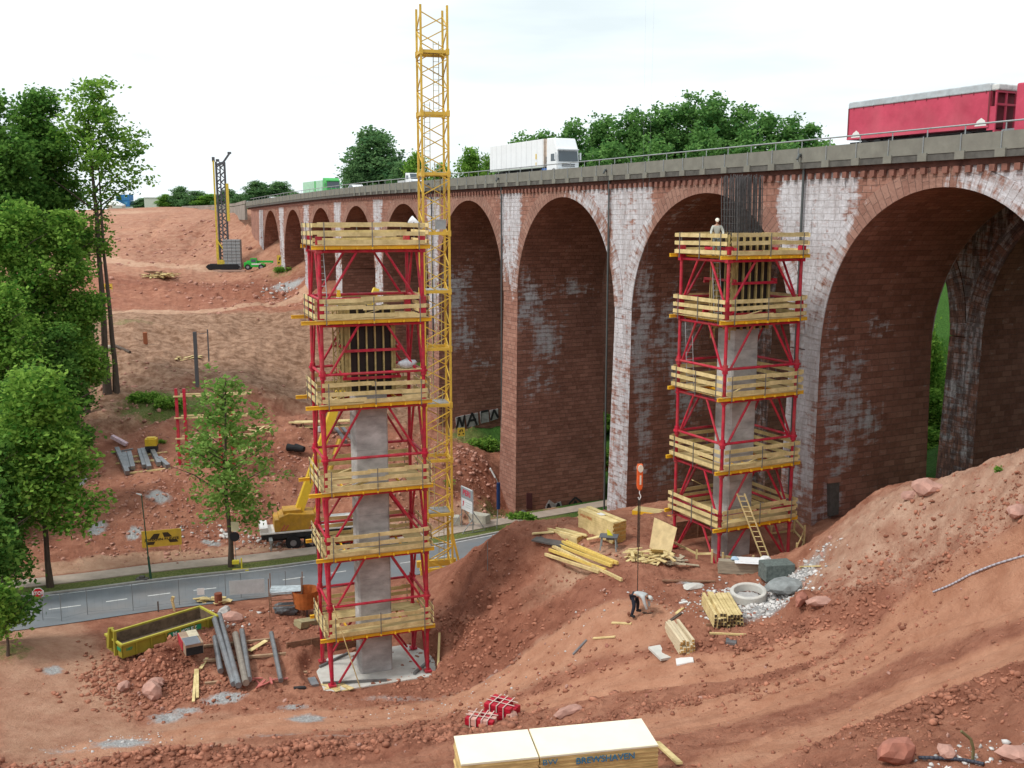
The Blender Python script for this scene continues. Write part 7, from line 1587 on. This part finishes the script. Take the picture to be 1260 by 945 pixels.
# gravel and clods nobody could count
def gravel(name, zones_, m_, seed, label_=None):
    g_ = np.random.RandomState(seed); V = []; F = []; base = blob_mb((1, .85, .65), seed, 1, .3) if False else None
    import bmesh
    bm = bmesh.new(); bmesh.ops.create_icosphere(bm, subdivisions=1, radius=1.0); bv = np.array([v.co for v in bm.verts]); bf = [tuple(v.index for v in f.verts) for f in bm.faces]; bm.free(); bf = np.array(bf); nb = len(bv)
    X = []; Y = []; S = []
    for (cx, cy, ex, ey, n_, s0, s1) in zones_:
        q = on(cx, cy); t_ = g_.normal(size=(n_, 2)); X.append(q.x + t_[:, 0] * ex); Y.append(q.y + t_[:, 1] * ey); S.append(s0 + (s1 - s0) * g_.rand(n_) ** 3)
    X = np.concatenate(X); Y = np.concatenate(Y); S = np.concatenate(S); dr_, _ = pdist(X, Y, ROADL); inb = (X + .5012 * Y) > 51.5
    keep = (dr_ > RW + 3.5) & ~inb; dt_ = [pdist(X, Y, t_)[0] / w_ for t_, w_ in zip(TRK, TRW)]; keep &= (np.minimum.reduce(dt_) > .8) | (g_.rand(len(X)) < .2); dh_, _ = pdist(X, Y, HAUL); keep &= (dh_ > 1.6) | (g_.rand(len(X)) < .25); X, Y, S = X[keep], Y[keep], S[keep]; Z = terrain_h(X, Y) + S * .2; n_ = len(X)
    sc = S[:, None] * (0.5 + .8 * g_.rand(n_, 3)) * np.array([1, 1, .75]); ang = g_.rand(n_) * 6.28; ca, sa = np.cos(ang), np.sin(ang)
    jit = 1 + .30 * np.clip(g_.normal(size=(n_, nb, 1)), -1.6, 1.6); v = bv[None] * jit * sc[:, None, :]; vx = v[..., 0] * ca[:, None] - v[..., 1] * sa[:, None]; vy = v[..., 0] * sa[:, None] + v[..., 1] * ca[:, None]
    v = np.stack([vx + X[:, None], vy + Y[:, None], v[..., 2] + Z[:, None]], -1).reshape(-1, 3); f = (bf[None] + (np.arange(n_) * nb)[:, None, None]).reshape(-1, 3)
    me = D.meshes.new(name); me.vertices.add(len(v)); me.vertices.foreach_set('co', v.astype(np.float32).ravel()); me.loops.add(len(f) * 3); me.loops.foreach_set('vertex_index', f.astype(np.int32).ravel()); me.polygons.add(len(f)); me.polygons.foreach_set('loop_start', np.arange(0, len(f) * 3, 3, dtype=np.int32)); me.polygons.foreach_set('loop_total', np.full(len(f), 3, dtype=np.int32)); me.update(calc_edges=True); me.materials.append(m_)
    o = link(name, me); o['kind'] = 'stuff'; return o
CLOD = mat('clod_red', (.20, .072, .042), .97, var=.35, scale=1.2, col2=(.38, .165, .105), bump=.5)
gravel('earth_clods', [(860, 864, 4, .5, 700, .03, .16), (1000, 835, 3, .5, 500, .03, .16), (1120, 886, 3, .5, 500, .02, .14), (1220, 840, 2, .5, 350, .02, .14), (300, 920, 7, .9, 2600, .03, .22), (520, 905, 3, 1.2, 900, .03, .2), (170, 825, 2.5, 2.0, 1500, .02, .20), (200, 850, 2.5, 1.6, 900, .02, .20), (1010, 760, 3, 1.6, 1400, .03, .16), (1150, 722, 4, 1.2, 1500, .03, .14), (900, 800, 5, 3, 900, .02, .11), (1100, 860, 7, 4, 900, .02, .10), (800, 880, 6, 4, 800, .02, .10),
                       (640, 760, 4, 5, 1300, .02, .16), (560, 800, 2, 3, 900, .03, .2), (1180, 900, 5, 3, 1200, .02, .10), (700, 830, 5, 3, 1200, .02, .16), (430, 870, 6, 2, 900, .02, .12), (300, 770, 4, 4, 900, .03, .2)], CLOD, 1)
gravel('slope_rubble', [(150, 620, 7, 6, 1500, .02, .20), (260, 640, 7, 5, 1300, .02, .20), (330, 560, 6, 8, 900, .03, .24), (590, 590, 5, 6, 1300, .03, .28), (150, 500, 8, 7, 700, .04, .3), (330, 360, 12, 8, 500, .06, .5), (170, 300, 20, 20, 300, .08, .6), (290, 285, 10, 14, 300, .08, .55), (440, 600, 6, 6, 700, .03, .26)], mat('rubble_pink', (.33, .145, .10), .97, var=.4, scale=.9, col2=(.48, .26, .20)), 2)
gravel('pale_rubble', [(930, 742, 1.5, 1.1, 1300, .03, .15), (972, 716, .9, .7, 380, .03, .13), (150, 915, 1.6, .6, 400, .02, .10), (290, 660, 3, 1, 160, .05, .3), (1220, 932, 1.2, .5, 110, .02, .12), (260, 760, 1.5, 1.5, 120, .04, .2), (600, 850, 5, .8, 500, .02, .08), (365, 352, 3, 2, 160, .06, .34)], mat('rubble_pale', (.44, .42, .40), .95, var=.3, scale=1.5, col2=(.62, .60, .58)), 3)
# ------------------------------------------------------------------ the two workers
def skin_body(name, joints, edges, radii, mat_, parent, sub=2):
    me = D.meshes.new(name); me.from_pydata(joints, edges, []); me.update(); o = link(name, me, parent)
    m = o.modifiers.new('skin', 'SKIN'); sv = me.skin_vertices[0].data
    for i, r in enumerate(radii): sv[i].radius = (r, r) if not isinstance(r, tuple) else r
    sv[0].use_root = True; m.use_smooth_shade = True; s = o.modifiers.new('sub', 'SUBSURF'); s.levels = sub; s.render_levels = sub; me.materials.append(mat_); return o
SKN = mat('skin', (.50, .28, .19), .6, var=.08)
def person(label, loc, rz, J, cols, scale=1.0):
    """J: dict of joints in the figure's own frame, x forward"""
    t = thing('person', label, 'person', loc, rz, 'workers'); t.scale = (scale,) * 3
    names = ['pelvis', 'waist', 'chest', 'neck', 'head_b', 'hipL', 'kneeL', 'ankL', 'toeL', 'hipR', 'kneeR', 'ankR', 'toeR', 'shL', 'elL', 'wrL', 'palmL', 'shR', 'elR', 'wrR', 'palmR']
    idx = {n: i for i, n in enumerate(names)}; pts = [Vector(J[n]) for n in names]
    E = [('pelvis','waist'),('waist','chest'),('chest','neck'),('neck','head_b')] + [(a + s, b + s) for s in 'LR' for a, b in (('hip','knee'),('knee','ank'),('ank','toe'),('sh','el'),('el','wr'),('wr','palm'))] + [('pelvis','hipL'),('pelvis','hipR'),('chest','shL'),('chest','shR')]
    rad = dict(pelvis=.14, waist=.125, chest=.155, neck=.055, head_b=.05, hip=.10, knee=.062, ank=.042, toe=.035, sh=.072, el=.045, wr=.03, palm=.036)
    R_ = [rad.get(n, rad.get(n[:-1])) for n in names]
    skin_body('body', pts, [(idx[a], idx[b]) for a, b in E], R_, SKN, t)
    # clothes: slightly larger skins over trunk, arms and legs
    def cloth(nm, sel, grow, m_, trim={}):
        ii = {n: i for i, n in enumerate(sel)}; P_ = [Vector(J[n]) for n in sel]
        for n, (to, f) in trim.items(): P_[ii[n]] = Vector(J[n]).lerp(Vector(J[to]), f)
        ed = [(ii[a], ii[b]) for a, b in E if a in ii and b in ii]; skin_body(nm, P_, ed, [(rad.get(n, rad.get(n[:-1])) + grow) for n in sel], m_, t)
    cloth('jacket', ['pelvis', 'waist', 'chest', 'neck', 'shL', 'elL', 'wrL', 'shR', 'elR', 'wrR'], .022, cols[0], {'neck': ('chest', .35)})
    cloth('trousers', ['pelvis', 'hipL', 'kneeL', 'ankL', 'hipR', 'kneeR', 'ankR'], .024, cols[1])
    for s in 'LR':
        a, b = Vector(J['ank' + s]), Vector(J['toe' + s]); part('boot', MB().bar(a.lerp(b, -.35) + Vector((0, 0, -.02)), b + Vector((0, 0, .0)), .11, .12), BLK, t, bevel=.03)
    # hand: five curled fingers
    for s in 'LR':
        w_, pm = Vector(J['wr' + s]), Vector(J['palm' + s]); d = (pm - w_).normalized(); sd = d.cross(Vector((0, 1, 0))); sd = sd.normalized() if sd.length > .2 else Vector((0, 0, 1)); cu = Vector((0, 1, 0)) * (1 if s == 'R' else -1); m = MB()
        for k in range(4):
            L_ = (.075, .085, .08, .062)[k]; b0 = pm + sd * ((k - 1.5) * .021) + d * .02; b1 = b0 + d * L_ * .5; b2 = b1 + (d * .6 + cu * .8).normalized() * L_ * .5; m.tube(b0, b1, .010, 6, .009).tube(b1, b2, .009, 6, .007)
        b0 = w_.lerp(pm, .6) + sd * .03; m.tube(b0, b0 + (sd * .8 + d * .6).normalized() * .055, .011, 6, .009); part('fingers', m, SKN, t, smooth=True)
    h = Vector(J['head']); f = Vector(J['face']).normalized(); u = Vector(J['up']).normalized(); r = f.cross(u).normalized(); Mh = Matrix((f, -r, u)).transposed()
    hd = blob_mb((.098, .078, .125), 1, 3, 0.0); hd.v = [tuple(h + Mh @ Vector(v)) for v in hd.v]; ho = part('head', hd, SKN, t, smooth=True)
    m = MB(); m.bar(h + f * .09 + u * .02, h + f * .125 - u * .02, .026, .03); part('nose', m, SKN, ho)
    for s in (-1, 1): part('eye', blob_mb((.010, .013, .009), 2, 1, 0).xf(Matrix.Translation(h + f * .088 + u * .015 - r * s * .032)), BLK, ho); part('ear', blob_mb((.015, .01, .028), 2, 1, 0).xf(Matrix.Translation(h - r * s * .08)), SKN, ho)
    part('mouth', MB().box(h + f * .088 - u * .05, (.012, .04, .008)), mat('lip', (.35, .12, .1), .6), ho)
    part('hair', (lambda b: (setattr(b, 'v', [tuple(h - f * .014 - u * .0 + Mh @ Vector(v)) for v in b.v]), b)[1])(blob_mb((.096, .084, .118), 1, 2, 0.03)), mat('hair_dark', (.05, .035, .025), .9), ho, smooth=True)
    hp = []; n_ = 14; mh = MB()
    rings = [(0.02, .118), (.05, .116), (.09, .095), (.125, .055), (.138, .012)]
    for (zz, rr) in rings:
        for i in range(n_): a = 6.2832 * i / n_; hp.append(tuple(h + Mh @ Vector((rr * 1.12 * math.cos(a), rr * .95 * math.sin(a), zz + .02))))
    fs = [(k * n_ + i, k * n_ + (i + 1) % n_, (k + 1) * n_ + (i + 1) % n_, (k + 1) * n_ + i) for k in range(4) for i in range(n_)] + [tuple(range(4 * n_, 5 * n_))]; mh.add(hp, fs)
    mh.add([tuple(h + Mh @ Vector(v)) for v in ((.10, -.07, .035), (.10, .07, .035), (.175, .045, .03), (.175, -.045, .03))], [(0, 1, 2, 3)]); part('helmet', mh, cols[2], t, smooth=True)
    return t
JK1 = mat('jacket_grey', (.46, .47, .42), .85, var=.12, scale=6); TR1 = mat('trousers_grey', (.20, .22, .22), .85, var=.15); HW = mat('helmet_cream', (.78, .74, .62), .4)
stand = dict(pelvis=(0,0,.95), waist=(.03,0,1.12), chest=(.10,0,1.34), neck=(.16,0,1.52), head_b=(.19,0,1.62), hipL=(0,.10,.88), kneeL=(.05,.12,.50), ankL=(-.02,.13,.10), toeL=(.14,.14,.04), hipR=(0,-.10,.88), kneeR=(.04,-.12,.50), ankR=(-.02,-.13,.10), toeR=(.14,-.14,.04),
             shL=(.12,.21,1.40), elL=(.16,.33,1.15), wrL=(.30,.33,.96), palmL=(.36,.30,.90), shR=(.12,-.21,1.40), elR=(.18,-.30,1.15), wrR=(.36,-.30,1.02), palmR=(.43,-.27,.97), head=(.23,0,1.70), face=(1,0,-.35), up=(.33,0,1))
wp = P(877, 314, TR_Y + 2.2); 
pp_ = T2(TRO, RRZ, .62, 2.0, RZ[0] + .25)
person('worker in a grey sweater and cream helmet on the top deck of the right tower', tuple(pp_), R(-100), stand, (JK1, TR1, HW), 1.14)
JK2 = mat('shirt_light', (.42, .44, .44), .85, var=.15, scale=6); TR2 = mat('overalls_dark', (.018, .022, .035), .85, var=.2); HG = mat('helmet_grey', (.5, .52, .5), .4)
bend = dict(pelvis=(-.12,0,.92), waist=(.05,0,1.02), chest=(.30,0,1.04), neck=(.46,0,.98), head_b=(.53,0,.93), hipL=(-.12,.12,.86), kneeL=(-.05,.28,.47), ankL=(-.12,.40,.09), toeL=(.04,.44,.04), hipR=(-.12,-.12,.86), kneeR=(-.02,-.22,.47), ankR=(-.10,-.30,.09), toeR=(.06,-.32,.04),
            shL=(.38,.20,.98), elL=(.46,.27,.68), wrL=(.52,.22,.42), palmL=(.54,.20,.34), shR=(.38,-.20,.98), elR=(.50,-.26,.70), wrR=(.58,-.20,.44), palmR=(.60,-.18,.36), head=(.60,0,.90), face=(.7,0,-.9), up=(.9,0,.6))
wk2 = on(783, 757)
person('worker in dark overalls bending forward over the ground at the end of the crane chain', tuple(wk2), R(-30), bend, (JK2, TR2, HG), 1.2)
q = on(793, 755); single('chain_loop', MB().path([Vector((-.1, 0, .05)), Vector((.5, -.1, .06)), Vector((.9, .3, .05)), Vector((1.3, -.1, .05)), Vector((1.7, -.4, .05))], .035, 6), mat('chain_dark', (.07, .055, .045), .6, .5, var=.4), 'dark chain lying on the ground right of the bent worker', 'chain', tuple(q))
